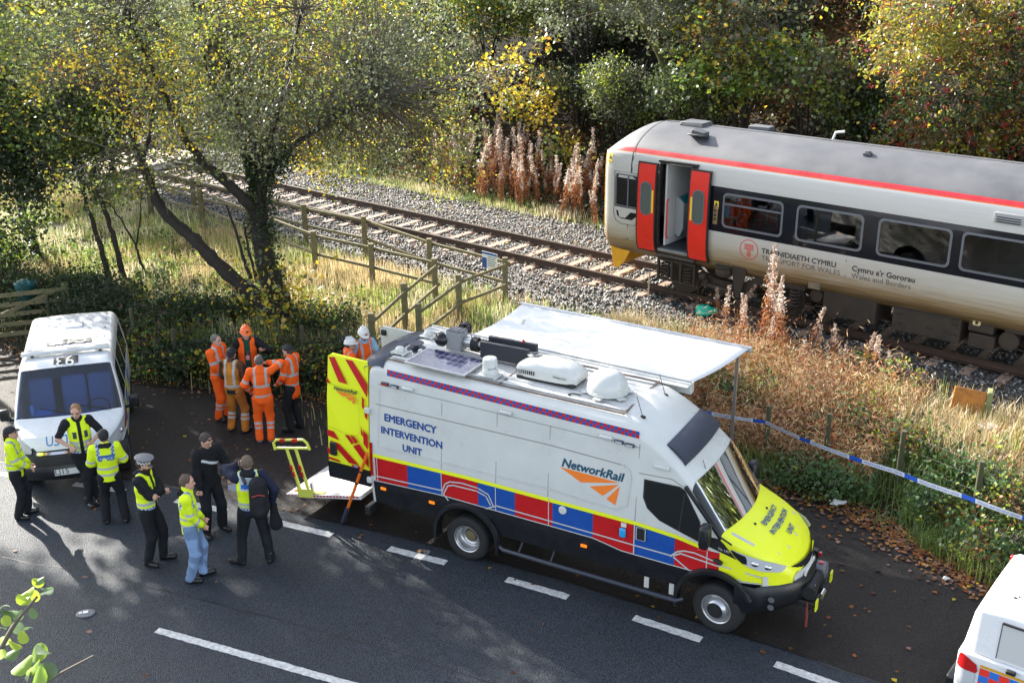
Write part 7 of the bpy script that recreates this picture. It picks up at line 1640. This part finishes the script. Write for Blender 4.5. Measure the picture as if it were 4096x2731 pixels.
# rowan with red berries at the right
def rowan(x, y, lab, stems_, ells, nc):
    b = hit(x, y); root = empty('rowan_tree', b, 0, label=lab, cat='tree', group='berried trees at the right'); o = tuple(b); Y0 = b.y
    A = trunk([([tuple(b-Vector((0, 0, .2)))]*(i == 0)+[pw(u, v, Y0+d_) for u, v, d_ in pp], r0, r1) for i, (pp, r0, r1) in enumerate(stems_)], root, o, barkd)
    E_ = [(pw(u, v, Y0+d_), r_) for u, v, d_, r_ in ells]
    crown('crown', E_, nc, 46, .062, [(.30, .24, .03), YG, YL, G2, (.30, .12, .03), LG, G1], [.18, .2, .12, .16, .14, .1, .1], root, o, anchors=A, subt=6, long=1.9, spread=.27, shell=.25, bark=M('rowan_twig', (.22, .19, .16), .8), gap=-.15)
    P = []
    for _ in range(280):
        e = E_[rng.integers(len(E_))]; c = np.array(e[0])+unit(rng.normal(size=3))*np.array(e[1])*rng.uniform(.6, 1.02); P.append(c+rng.normal(0, .045, (9, 3)))
    P = np.concatenate(P); base_ = np.array([[1, 0, 0], [-1, 0, 0], [0, 1, 0], [0, -1, 0], [0, 0, 1], [0, 0, -1]])*.021; V = (P[:, None]+base_[None]).reshape(-1, 3); Fq = (oct_[None]+np.arange(len(P))[:, None, None]*6).reshape(-1, 3)
    npmesh('berries', V-np.array(o), Fq, M('berry', (.42, .015, .012), .35), root)
rowan(2352, 335, 'rowan tree thick with red berries and yellow leaves at the right edge', [([(2345, 260, 0), (2330, 190, 0), (2300, 120, 0), (2260, 40, 0), (2200, 0, 0)], .14, .05), ([(2300, 120, 0), (2330, 40, 0), (2340, -30, 0)], .08, .03), ([(2345, 260, 0), (2290, 225, -.3), (2180, 215, -.6)], .07, .02)], [(2240, 130, 0, (2.8, 2.2, 2.2)), (2150, 60, .3, (2.0, 1.8, 1.5)), (2330, 60, 0, (2.2, 2.0, 2.0))], 430)
rowan(2230, 395, 'low spreading rowan branches with red berries just above the train roof', [([(2220, 330, 0), (2190, 270, 0), (2130, 230, 0)], .08, .03)], [(2210, 290, 0, (2.7, 1.6, 1.1)), (2330, 270, .2, (1.8, 1.4, 1.2))], 230)
# ---- undergrowth, litter and grasses nobody could count
def region(N, s0, s1, l0, l1, dens=None):
    s = rng.uniform(s0, s1, N); l = rng.uniform(l0, l1, N)
    if dens is not None: k = dens(s, l) > rng.random(N); s, l = s[k], l[k]
    x = T0[0]+tc_*s-ts_*l; y = T0[1]+ts_*s+tc_*l; return x, y, terr(x, y), s, l
def blades(name, x, y, z, h, w, cols, probs, label, cat, lean=.45, sc=.5, var=.35, mat=None):
    N = len(x); P = np.stack([x, y, z-.03], 1); a = rng.uniform(0, 2*np.pi, N); H = h*rng.uniform(.5, 1.3, N); d = np.stack([np.cos(a), np.sin(a), np.zeros(N)], 1); ln = rng.uniform(0, lean, N)[:, None]*H[:, None]
    wd = np.stack([-np.sin(a), np.cos(a), np.zeros(N)], 1)*w/2*rng.uniform(.6, 1.4, N)[:, None]; up_ = np.array([0, 0, 1.])*H[:, None]
    m_ = P+up_*.6+d*ln*.35; t = P+up_*(1-.25*ln/H[:, None])+d*ln; V = np.stack([P-wd, P+wd, m_+wd*.8, m_-wd*.8, m_-wd*.8, m_+wd*.8, t+wd*.15, t-wd*.15], 1).reshape(-1, 3)
    c = pal(N, cols, probs, var, P, sc); return npmesh(name, V, np.arange(N*8).reshape(-1, 4), mat or grassm, colr=np.repeat(c, 2, 0), kind='stuff', label=label, cat=cat)
ST = (.58, .47, .26); ST2 = (.36, .26, .13); ST3 = (.70, .62, .42); GS = (.13, .20, .045); GB = (.34, .44, .10); GD = (.05, .08, .02)
x, y, z, s, l = region(95000, -24, 5.5, -9.4, -1.9, lambda s, l: np.where((-l < np.interp(s, ES, EU)-.9-.4*(s > -3)) & (fbm(s*.7, l*.7) > -.30-.25*(l > -4)), 1, .03)*np.where(l > -2.6, .4, 1))
blades('dry_grass', x, y, z, .34, .013, [ST, ST2, GB, GS, ST3], [.24, .20, .22, .14, .20], 'long straw-coloured grass on the bank between the road and the fences', 'grass')
x, y, z, s, l = region(95000, 5.5, 19, -7.0, -1.6, lambda s, l: np.where((-l < np.interp(s, ES, EU)+.1), 1, 0)*np.where(l > -2.2, .3, 1)*np.where(-l > np.interp(s, ES, EU)-1.7, .0, 1)*np.where(fbm(s*.8, l*.8) > -.35, 1, .2))
blades('dry_grass', x, y, z, .46, .013, [ST, ST2, ST3, (.40, .17, .07), GB], [.28, .2, .17, .13, .22], 'dry grass and weeds on top of the right-hand bank', 'grass')
x, y, z, s, l = region(42000, 7, 19, -7.2, -3.2, lambda s, l: np.where((-l < np.interp(s, ES, EU)+.12) & (-l > np.interp(s, ES, EU)-2.2), 1, 0)*np.where(fbm(s*.9, l*.9, 3) > -.3, 1, .15))
blades('green_grass', x, y, z, .34, .012, [GS, GD, GB, ST2], [.4, .3, .2, .1], 'dark green grass at the foot of the right-hand bank', 'grass', lean=.9)
x, y, z, s, l = region(9000, -9, 4.5, -10.5, -7.0, lambda s, l: np.where((-l < np.interp(s, ES, EU)+.0) & (-l > np.interp(s, ES, EU)-.9), 1, 0)*.7)
blades('green_grass', x, y, z, .18, .010, [GS, GD, GB], [.4, .4, .2], 'short green grass at the foot of the hedge', 'grass', lean=.9)
x, y, z, s, l = region(16000, -14, 3, 4.2, 6.4, lambda s, l: np.where(fbm(s*.8, l*.8) > .0, .7, .12))
blades('pale_grass', x, y, z, .22, .012, [ST3, ST, GB, GS], [.3, .3, .2, .2], 'pale grass tufts on the far side of the track', 'grass')
# leafy undergrowth over the hillside
x, y, z, s, l = region(150000, -34, 24, 5.2, 26, lambda s, l: np.where(fbm(s*.35, l*.35, 8) > -.12, 1, .22)*np.where((s > 5) & (l > 10) & (l < 19) & (s < 11), .12, 1))
P = np.stack([x, y, z+rng.gamma(1.5, .14, len(x))], 1); V, Q = leafquads(P, .085, .45, 1.5)
npmesh('undergrowth', V, Q, leafd, colr=pal(len(P), [G3, (.018, .03, .012), G1, BR, (.09, .045, .015), OL], [.27, .2, .2, .1, .13, .1], .3, P, .4), kind='stuff', label='dark tangled undergrowth covering the wooded hillside', cat='undergrowth')
x, y, z, s, l = region(60000, -30, 24, 5.5, 26); k = fbm(s*.3, l*.3, 2) > -.05; x, y, z = x[k], y[k], z[k]; P = np.stack([x, y, z+.02], 1); V, Q = leafquads(P, .085, .85, 1.3)
npmesh('leaf_litter', V, Q, leafd, colr=pal(len(P), [RU, BR, (.10, .035, .012), (.05, .02, .01)], [.25, .25, .3, .2]), kind='stuff', label='russet leaf litter lying on the hillside', cat='leaf litter')
# fallen leaves at the road edge and scattered over road and verge
L_ = []
x, y, z, s, l = region(60000, 8, 20, -8, -4, lambda s, l: np.exp(-((-l-np.interp(s, ES, EU)-.05)/.42)**2)*.36); L_.append(np.stack([x, y, np.maximum(z-.03, .006)+.016], 1))
x, y, z, s, l = region(30000, -12, 8, -12, -5, lambda s, l: np.exp(-((-l-np.interp(s, ES, EU)+.05)/.40)**2)*.32); L_.append(np.stack([x, y, np.maximum(z-.03, .006)+.016], 1))
x = rng.uniform(-12, 9, 900); y = rng.uniform(11.5, 22, 900); k = (y > dline(x)) | (rng.random(900) < .08); x, y = x[k], y[k]; s, l = tl(x, y); k = -l > np.interp(s, ES, EU); L_.append(np.stack([x[k], y[k], np.full(k.sum(), .016)], 1))
x, y, z, s, l = region(2600, -22, 20, -2.4, 4.4); L_.append(np.stack([x, y, z+.05], 1))
P = np.concatenate(L_); V, Q = leafquads(P, .062, .93, 1.25)
npmesh('fallen_leaves', V, Q, leafd, colr=pal(len(P), [RU, BR, (.45, .22, .06), (.14, .06, .03), YL, (.30, .17, .13)], [.14, .24, .10, .22, .05, .25]), kind='stuff', label='brown and russet fallen leaves along the road edges and on the tarmac', cat='fallen leaves')
# dried rusty weeds on the right bank
x, y, z, s, l = region(80000, 7.6, 12.8, -5.0, -1.9, lambda s, l: np.where(fbm(s*.9, l*.9, 6) > -.25, 1, .1)*np.where(-l > np.interp(s, ES, EU)-.5, 0, 1)*np.clip(1.5-abs(s-9)/3.5, .1, 1))
P = np.stack([x, y, z+rng.gamma(2., .14, len(x))], 1); V, Q = leafquads(P, .013, .12, 9.)
npmesh('dried_weeds', V, Q, leafd, colr=pal(len(P), [(.50, .22, .09), (.66, .46, .28), (.30, .11, .05), ST, (.18, .08, .04)], [.28, .26, .16, .2, .1]), kind='stuff', label='rust-brown dried weeds matted on the bank behind the awning', cat='weeds')
# ---- fireweed: tall stalks gone to fluff, each one a plant
def fw_proto(k, tall, fluffy):
    root = empty('fireweed', (0, 0, 0), 0); H = tall; p = smooth_path([(0, 0, -.05), (.04*math.sin(k), .03, H*.5), (.10*math.sin(k*2.1), .06*math.cos(k), H)], 4)
    V, Q = tubes([(p, np.linspace(.011, .004, len(p)))], 4); npmesh('stem', V, Q, M('fireweed_stem', (.24, .08, .04), .7), root)
    def along(t): i = t*(len(p)-1); a = np.floor(i).astype(int).clip(0, len(p)-2); f = (i-a)[:, None]; return p[a]*(1-f)+p[a+1]*f
    t = rng.uniform(.12, .70, 150); P = along(t)+rng.normal(0, .035, (150, 3)); V, Q = leafquads(P, .020, .1, 4., droop=1.2); npmesh('leaves', V, Q, leafd, root, colr=pal(150, [(.30, .10, .04), (.42, .19, .07), (.50, .30, .08), (.20, .07, .04)], [.4, .3, .1, .2]))
    n_ = 170; t = rng.uniform(.66, 1., n_); P = along(t)+rng.normal(0, 1, (n_, 3))*(.034*(1.15-t))[:, None]*2.4; V, Q = leafquads(P, .020, .1, 2.4); npmesh('seed_head', V, Q, leafm, root, colr=pal(n_, [(.66, .58, .50), (.50, .40, .33), (.40, .26, .18)], [.5, .3, .2] if fluffy else [.2, .3, .5]))
    return root
pro = [fw_proto(i, 1.05+.11*i, i % 3 != 2) for i in range(8)]; used = [False]*8
def place_fw(x, y, z, rz, sc, label, group):
    i = rnd.randrange(8)
    if not used[i]: r_ = pro[i]; used[i] = True
    else: r_ = copy_tree(pro[i])
    r_.location = (x, y, z); r_.rotation_euler = (rnd.gauss(0, .13), rnd.gauss(0, .13), rz); r_.scale = (sc*1.15, sc*1.15, sc); tag(r_, label, 'weed stalk', group)
for k in range(300):
    s = rnd.uniform(-7.5, 2.2); l = rnd.uniform(4.6, 7.0)-.05*s
    if rnd.random() > .5+.6*float(vnoise(s*.6, l*.6)) or (s < -4 and rnd.random() < .35): continue
    p = tw(s, l); place_fw(p.x, p.y, gz(p.x, p.y), rnd.random()*6, rnd.uniform(.65, 1.35), 'tall rust-red weed stalk with a whitish fluffy top in the stand behind the track', 'fireweed stalks behind the track')
spots = [(1738, 800), (1752, 790), (1775, 800), (1790, 810), (1810, 820), (1700, 800), (1765, 830), (1720, 830), (1650, 745), (1680, 760), (1835, 850), (1690, 830), (1745, 850), (1800, 860), (1905, 870), (1930, 880), (2010, 890), (2025, 900), (1975, 880), (1870, 850), (1780, 845), (1760, 805), (1820, 870), (1660, 800)]
for i, (u, v) in enumerate(spots):
    q = hit(u, v); place_fw(q.x, q.y, q.z, rnd.random()*6, rnd.uniform(.75, 1.15) if i > 3 else 1.25, 'fluffy dried weed stalk standing on the bank in front of the train', 'fireweed stalks in front of the train')
# ---- brambles and ivy along the hedge and on the right bank
BRC = [G3, G1, (.03, .06, .03), LG, YL, (.10, .05, .03)]
def bramble(x, y, w, h, lab, nc=38, pc=42, cols=BRC, probs=(.32, .27, .18, .1, .05, .08), ls=.06, grp='bramble thickets along the hedge', **k): return bush(x, y, w, h, lab, cols, probs, ls, nc, pc, mat=leafd, stems=4, cat='bramble', name='bramble', group=grp, spread=.24, sh=.2, gap=-.4, dep=.7, **k)
bramble(300, 800, 1.8, .5, 'bramble clump behind the rear of the police van'); bramble(365, 835, 1.7, .5, 'ivy and bramble clump right of the police van roof'); bramble(440, 845, 2.0, .5, 'dark bramble clump behind the mossy fence post')
bramble(530, 848, 1.9, .5, 'bramble clump behind the leftmost orange workers'); bramble(620, 850, 2.0, .55, 'dark leafy clump below the big tree'); bramble(710, 855, 2.0, .5, 'bramble clump behind the worker in the long orange coat'); bramble(780, 842, 1.5, .5, 'bramble clump beside the white helmeted workers')
bramble(740, 750, 1.8, .5, 'ivy mound right of the big trunk', nc=50); bramble(420, 730, 2.4, .45, 'low dark ivy left of the big tree', nc=60); bramble(230, 730, 2.4, .7, 'shaded shrub behind the police van', nc=70, probs=(.5, .3, .2, 0, 0, 0)); bramble(540, 720, 1.8, .35, 'leafy patch between the two leaning stems', nc=40)
bramble(90, 740, 2.0, .6, 'dark leaves beside the wooden gate', probs=(.5, .3, .2, 0, 0, 0)); bramble(150, 690, 2.6, .6, 'shaded bushes beneath the slender trees', nc=90, probs=(.5, .3, .2, 0, 0, 0)); bramble(10, 700, 2.6, .9, 'dark bushes at the left edge', nc=90, probs=(.6, .3, .1, 0, 0, 0))
GP = 'bramble clumps on the right bank'; RB = [(.06, .12, .04), (.10, .18, .06), G1, YG, (.25, .10, .04)]
for (u, v, w, h, lb) in ((1830, 1110, 1.1, .5, 'green bramble nearest the van windscreen'), (1905, 1140, 1.1, .5, 'bramble below the second fence post'), (1990, 980, 1.5, .4, 'brambles on the crest of the right bank'), (2090, 1030, 1.3, .4, 'leafy clump left of the rusty box'), (2150, 1180, 1.0, .4, 'low dark bramble in the grass under the tape'), (2290, 1280, 1.2, .6, 'pale green bramble near the pickup'), (2330, 1170, 1.3, .6, 'bramble at the right edge under the tape'), (2230, 1100, 1.2, .4, 'bramble right of the wire fence post'), (1700, 930, 1.2, .6, 'weedy clump under the awning corner')):
    bramble(u, v, w, h, lb, nc=22, pc=42, cols=RB, probs=(.3, .25, .2, .15, .1), ls=.055, grp=GP)
for (u, v, lb) in ((1965, 880, 'tiny yellow-green sapling by the ballast, left one'), (2040, 905, 'small sprig with yellow-green leaves by the ballast'), (2120, 935, 'leaning leafy sprig by the ballast, nearest the rusty box')): bush(u, v, .7, .8, lb, [LG, YG, YL], [.5, .3, .2], .05, 10, 22, stems=2, name='sapling', group='saplings beside the ballast', spread=.09)
# ---- leafy branch in the foreground, bottom left
def branch(name, lab, pts, r0, leaves, size, cols, probs, twn=0):
    o = pts[0]; root = empty(name, o, 0, label=lab, cat='branch'); p = smooth_path(pts, 6); V, Q = tubes([(p, np.linspace(r0, r0*.3, len(p)))], 6); npmesh('twig', V-np.array(o), Q, twigm, root)
    P = []; n_ = []
    for q in leaves: P.append(q)
    P = np.array(P); out = MB(); C = pal(len(P), cols, probs, .15)
    Vv = []; Ff = []; Cc = []; nb = 0
    for i, q in enumerate(P):
        s_ = size*rng.uniform(.75, 1.2); nrm = unit(rng.normal(size=3)*.5+np.array([0, -.3, .9])); t = unit(np.cross(nrm, rng.normal(size=3))); b = np.cross(nrm, t); k = 14
        ring_ = [q+t*(s_*.62*math.cos(a))+b*(s_*.46*math.sin(a))*(1+.25*math.cos(a))-nrm*(.25*s_*(math.sin(a)**2))+nrm*rng.normal(0, .015*s_) for a in np.linspace(0, 2*math.pi, k+1)[:-1]]
        Vv += [q]+ring_; Ff += [(nb, nb+1+j, nb+1+(j+1) % k) for j in range(k)]; Cc += [C[i]]*k; nb += k+1
    npmesh('leaves', np.array(Vv)-np.array(o), np.array(Ff), leafm, root, colr=np.array(Cc), smooth=False); return root
def near_(x, y, dist): r_ = ray(x, y).normalized(); return tuple(CAM+r_*dist)
base = near_(-160, 1900, 6.4)
branch('foreground_branch', 'out-of-focus sprig with big bright green leaves in the bottom left corner', [(base[0], base[1], 0.), base, near_(-30, 1560, 5.6), near_(25, 1440, 5.4), near_(85, 1370, 5.3)], .02,
       [near_(u+rnd.uniform(-5, 5), v, 5.35+rnd.uniform(-.15, .15)) for u, v in ((95, 1332), (112, 1350), (62, 1358), (50, 1372), (25, 1405), (18, 1425), (60, 1440), (15, 1470), (50, 1462), (90, 1335), (60, 1375), (85, 1368), (108, 1358), (45, 1412), (80, 1408), (2, 1440), (35, 1478), (28, 1498), (40, 1445), (4, 1502), (10, 1390))], .050, [(.40, .52, .03), (.14, .24, .07), (.10, .15, .08)], [.45, .3, .25])
branch('foreground_branch', 'fine twig of small leaves along the bottom left edge', [(base[0]+.2, base[1], 0.), near_(-60, 1800, 6.2), near_(40, 1620, 5.8), near_(110, 1560, 5.7), near_(215, 1505, 5.6)], .014,
       [near_(u, v, 5.6+rnd.uniform(-.15, .15)) for u, v in ((85, 1500), (100, 1490), (95, 1525), (75, 1530), (60, 1560), (85, 1555), (110, 1540), (50, 1525))], .075, [(.30, .45, .04), (.13, .2, .08)], [.5, .5])

x, y, z, s, l = region(26000, -12, 6, -9.8, -4.2, lambda s, l: np.where((-l < np.interp(s, ES, EU)-.1) & (fbm(s*.6, l*.6, 4) > -.02+.10*(l > -6)), 1, .03))
P = np.stack([x, y, z+rng.gamma(2., .07, len(x))], 1); V, Q = leafquads(P, .06, .5, 1.3)
npmesh('ground_ivy', V, Q, leafd, colr=pal(len(P), [G1, G3, LG, (.24, .32, .06), BR, YG], [.25, .2, .2, .15, .1, .1], .3, P, .7), kind='stuff', label='low brambles and ivy creeping over the left bank among the straw grass', cat='ground cover')

# woodland carrying on beyond the right edge of the picture
for i, (x_, y_, hz_, r_) in enumerate(((21, 20, 6.5, 3.6), (25, 26, 8.0, 4.2), (19.5, 27.5, 5.0, 3.0), (30, 22, 9.0, 4.6), (26, 15, 8.0, 4.0), (31, 31, 9.0, 4.5))):
    z = gz(x_, y_); o = (x_, y_, z); root = empty('woodland_tree', o, 0, label='woodland tree beyond the right edge', cat='tree', group='woodland trees beyond the right edge'); c = (x_, y_, z+hz_)
    A = trunk([([(x_, y_, z-.2), (x_+.3, y_, z+hz_*.5), c], .22, .08)], root, o, barkd); crown('crown', [(c, (r_, r_, r_*.9))], 170, 34, .26, [G1, G2, YG, OL], [.3, .3, .2, .2], root, o, anchors=A, subt=1, spread=.7, gap=-.5, shell=.2)
# ================================================================ SMALL THINGS
postm = M('old_post', (.075, .065, .045), .9, c2=(.07, .08, .03), vscale=8, bump=.05, bscale=20); wirem = M('wire', (.10, .10, .10), .5, metal=.6)
def wire_fence(lab, pts, h, nw=4, group='wire fences'):
    o = Vector(pts[0]); root = empty('wire_fence', o, 0, label=lab, cat='fence', group=group)
    for p in pts: q = Vector(p)-o; mb = MB(); mb.tube([q-Vector((0, 0, .3)), q+Vector((0, 0, h))], [.055, .048], 8); mb.build('post', postm, root, smooth=True, ang=50)
    for k in range(nw):
        mb = MB(); z = h*(.95-.24*k); mb.tube([Vector(p)-o+Vector((0, 0, z+.02*math.sin(i*3+k))) for i, p in enumerate(pts)], .0022, 4); mb.build('wire', wirem, root)
def hv_(u, v): p = hit(u, v); return (p.x, p.y, p.z)
wire_fence('wire fence with round wooden posts on the right-hand bank under the police tape', [hv_(1560, 1010), hv_(1757, 1055), hv_(1893, 1075), hv_(2060, 1120), hv_(2235, 1195), hv_(2420, 1290)], 1.05)
wire_fence('wire fence with mossy posts in the hedge behind the orange workers', [hv_(120, 770), hv_(312, 800), hv_(407, 850), hv_(560, 850), hv_(700, 845), hv_(800, 850)], .95)
# police tape
tw_ = M('tape_white', (.62, .64, .68), .4); tbm = M('tape_blue', (.02, .10, .52), .4)
def tape(lab, pts, wd=.075, group='police tapes'):
    root = empty('police_tape', pts[0], 0, label=lab, cat='tape', group=group); o = Vector(pts[0]); P = [Vector(p)-o for p in pts]; L = [0]
    for a, b in zip(P[:-1], P[1:]): L.append(L[-1]+(b-a).length)
    def at_(q): 
        i = max(0, min(len(L)-2, int(np.searchsorted(L, q))-1)); t = (q-L[i])/(L[i+1]-L[i]); p = P[i].lerp(P[i+1], t); return p-Vector((0, 0, .015*math.sin(math.pi*t)))
    def sf_(q, v): p = at_(q); p2 = at_(q+.02); d = (p2-p).normalized(); tw2 = .35*math.sin(q*1.1); u_ = Vector((0, -math.sin(tw2), math.cos(tw2))); return p+u_*v
    wh = MB(); bl = MB(); tx = []; q = 0; k = 0
    while q < L[-1]-.05:
        ln = .22 if k % 2 == 0 else .72; e = min(q+ln, L[-1]-.03); n = max(2, int((e-q)/.06)); (bl if k % 2 == 0 else wh).grid([[sf_(q+(e-q)*i/n, -wd/2) for i in range(n+1)], [sf_(q+(e-q)*i/n, wd/2) for i in range(n+1)]])
        if k % 2 and e-q > .7: tx.append(q)
        q = e; k += 1
    b = wh.build('tape_strip', tw_, root, fix=False); bl.build('blue_block', tbm, b, fix=False)
    v, f = text_mesh('POLICE LINE DO NOT CROSS', .05); x0 = min(p[0] for p in v); x1 = max(p[0] for p in v); mb = MB()
    for q in tx: mb.add([sf_(q+.04+(a-x0)/(x1-x0)*.64, c*.9-.016)+Vector((0, -.004, 0)) for a, c in v], f)
    if tx: mb.build('tape_lettering', tbm, b, fix=False)
a_ = van.matrix_basis @ Vector((3.35, VW, 2.0))
fp = hit(1757, 1055); fp = Vector((fp.x, fp.y, fp.z+1.08)); e_ = atY(2400, 1212, 14.6)
tape('blue and white police tape stretched from the emergency van to the right edge', [tuple(atY(1606, 944, 18.2)), tuple(atY(1758, 969, 17.9)), tuple(atY(1888, 1026, 17.0)), tuple(atY(2055, 1082, 16.2)), tuple(atY(2213, 1139, 15.4)), tuple(atY(2420, 1212, 14.4))])
tape('loose police tape on the ramp fence behind the white helmets', [tuple(atY(775, 776, 23.4)), tuple(atY(815, 782, 23.2)), tuple(atY(880, 783, 22.6))], .05)
tape('police tape hanging from the tree beyond the crossing, behind the big tree', [tuple(atY(430, 322, 37)), tuple(atY(478, 304, 37.3))], .10)
# rusty cabinet on its post
q = hit(2240, 985); root = empty('trackside_cabinet', q, R(-25), label='rusty orange open metal box on a short post by the ballast', cat='box'); rusty = M('rusty_orange', (.55, .22, .03), .75, c2=(.22, .09, .03), vscale=5, bump=.04, bscale=20); gm = M('mossy_metal', (.20, .22, .09), .8, var=.4, vscale=9)
mb = MB(); mb.box((-.18, 0, .52), (.55, .03, .46), rot=(0, .08, 0)); mb.build('door_panel', rusty, root, bev=.02); mb = MB(); mb.box((.16, .10, .50), (.10, .26, .48)); mb.build('side_panel', gm, root, bev=.02); mb = MB(); mb.box((.08, .03, .2), (.08, .08, .6)); mb.build('post', gm, root)
q = hit(2265, 1015); root = empty('junction_box', q, .2, label='small pale grey box in the grass below the rusty one', cat='box'); mb = MB(); mb.box((0, 0, .14), (.26, .2, .30)); mb.build('case', M('box_grey', (.32, .36, .34), .6, var=.3), root, bev=.02); mb = MB(); mb.box((0, 0, .305), (.29, .23, .03)); mb.build('lid', grey, root, bev=.005)
# green bag, stake, litter
q = hit(1625, 728); G = SDF(.04); G.cap((-.08, 0, .05), (.10, .02, .06), .11, .09, (1, 1, 1.6)).cap((0, .05, .06), (.02, .10, .16), .06, .03).cap((-.12, 0, .08), (-.16, .02, .1), .05, .03); V, Q = G.mesh(.014, noise=(.10, 9, 1, 2)); o = npmesh('plastic_bag', V, Q, M('bag_green', (.02, .50, .34), .3, trans=.0, var=.3, vscale=14), smooth=False, label='crumpled turquoise plastic bag lying on the ballast', cat='bag'); o.location = q+Vector((0, 0, .06)); o.scale = (1.3, 1.3, 1.3)
q = hit(1488, 688); root = empty('wooden_stake', q, 0, label='thin pale wooden stake standing in the ballast beside the rail', cat='stake'); mb = MB(); mb.bar((0, 0, -.1), (.02, 0, .66), .045, .03, upv=(1, 0, 0)); mb.build('stick', M('pale_wood', (.45, .36, .24), .8), root); mb = MB(); mb.box((-.02, -.02, .01), (.16, .12, .02)); mb.build('foot_plate', grey, root)
q = atz(197, 1408, .01); root = empty('road_stud', q, .2, label='flat grey and white road stud in the tarmac, lower left', cat='road stud'); mb = MB(); mb.lathe([(.0, 0), (.14, .0), (.13, .012), (.08, .018), (0, .018)], (0, 0, 0), 'Z', 18); mb.v = [(a*1.0, b*.75, c) for a, b, c in mb.v]; mb.build('housing', M('stud_iron', (.14, .14, .16), .5, metal=.3), root, smooth=True, ang=30)
mb = MB(); mb.box((.0, 0, .024), (.07, .05, .014)); mb.box((-.07, .0, .02), (.04, .04, .01)); mb.build('reflector_pad', white, root)
for i, (u, v, lb) in enumerate(((1926, 1160, 'crushed white wrapper in the leaves at the layby edge'), (2173, 1335, 'tiny white scrap of paper among the leaves'), (1210, 578, 'small white scrap on the far ballast shoulder'))):
    q = hit(u, v); G = SDF(.02); G.cap((-.04, 0, .03), (.04, .01, .03), .04, .03); V, Q = G.mesh(.010, noise=(.06, 22, 1, i)); o = npmesh('litter', V, Q, white, smooth=False, label=lb, cat='litter'); o.location = q+Vector((0, 0, .02)); o.scale = (1.6, 1, 1) if i == 0 else (.6, .6, .6)
# gate and bin at the left edge
q = hit(35, 790); g2 = hit(150, 745); dr = Vector((g2.x-q.x, g2.y-q.y, 0)); a = math.atan2(dr.y, dr.x); root = empty('wooden_gate', q, a, label='weathered wooden field gate in the shade at the left edge', cat='gate'); L_ = 2.2
for k in range(5): mb = MB(); mb.bar((-1.6, 0, .25+.24*k), (1.2, 0, .25+.24*k), .03, .10); mb.build('rail', wood_m, root)
mb = MB(); mb.bar((-1.5, .03, .25), (1.1, .03, 1.2), .03, .09); mb.build('brace', wood_m, root); mb = MB(); mb.b2((1.2, -.07, -.2), (1.34, .07, 1.35)); mb.build('post', wood_m, root, bev=.01)
q = hit(72, 735); root = empty('bin', q, .3, label='dark teal bin half covered in ivy beside the gate', cat='bin'); tm = M('teal_bin', (.01, .10, .11), .5); mb = MB(); mb.lathe([(.20, 0), (.25, .6), (.25, .62)], (0, 0, .3), 'Z', 20); mb.build('tub', tm, root, smooth=True, ang=50); mb = MB(); mb.lathe([(.27, 0), (.27, .03), (.2, .07), (0, .09)], (0, 0, .92), 'Z', 20); mb.build('lid', tm, root, smooth=True, ang=50)
b_ = hit(40, 655); root = empty('wooden_rail', b_, 0, label='long pale horizontal pole in the dark bushes at the left edge', cat='rail'); mb = MB(); mb.tube([atY(-60, 628, b_.y)-b_, atY(60, 640, b_.y)-b_, atY(125, 652, b_.y+.2)-b_], .05, 8); mb.build('pole', M('pale_pole', (.30, .24, .13), .8, var=.3), root, smooth=True)
for u in (-40, 95): pass
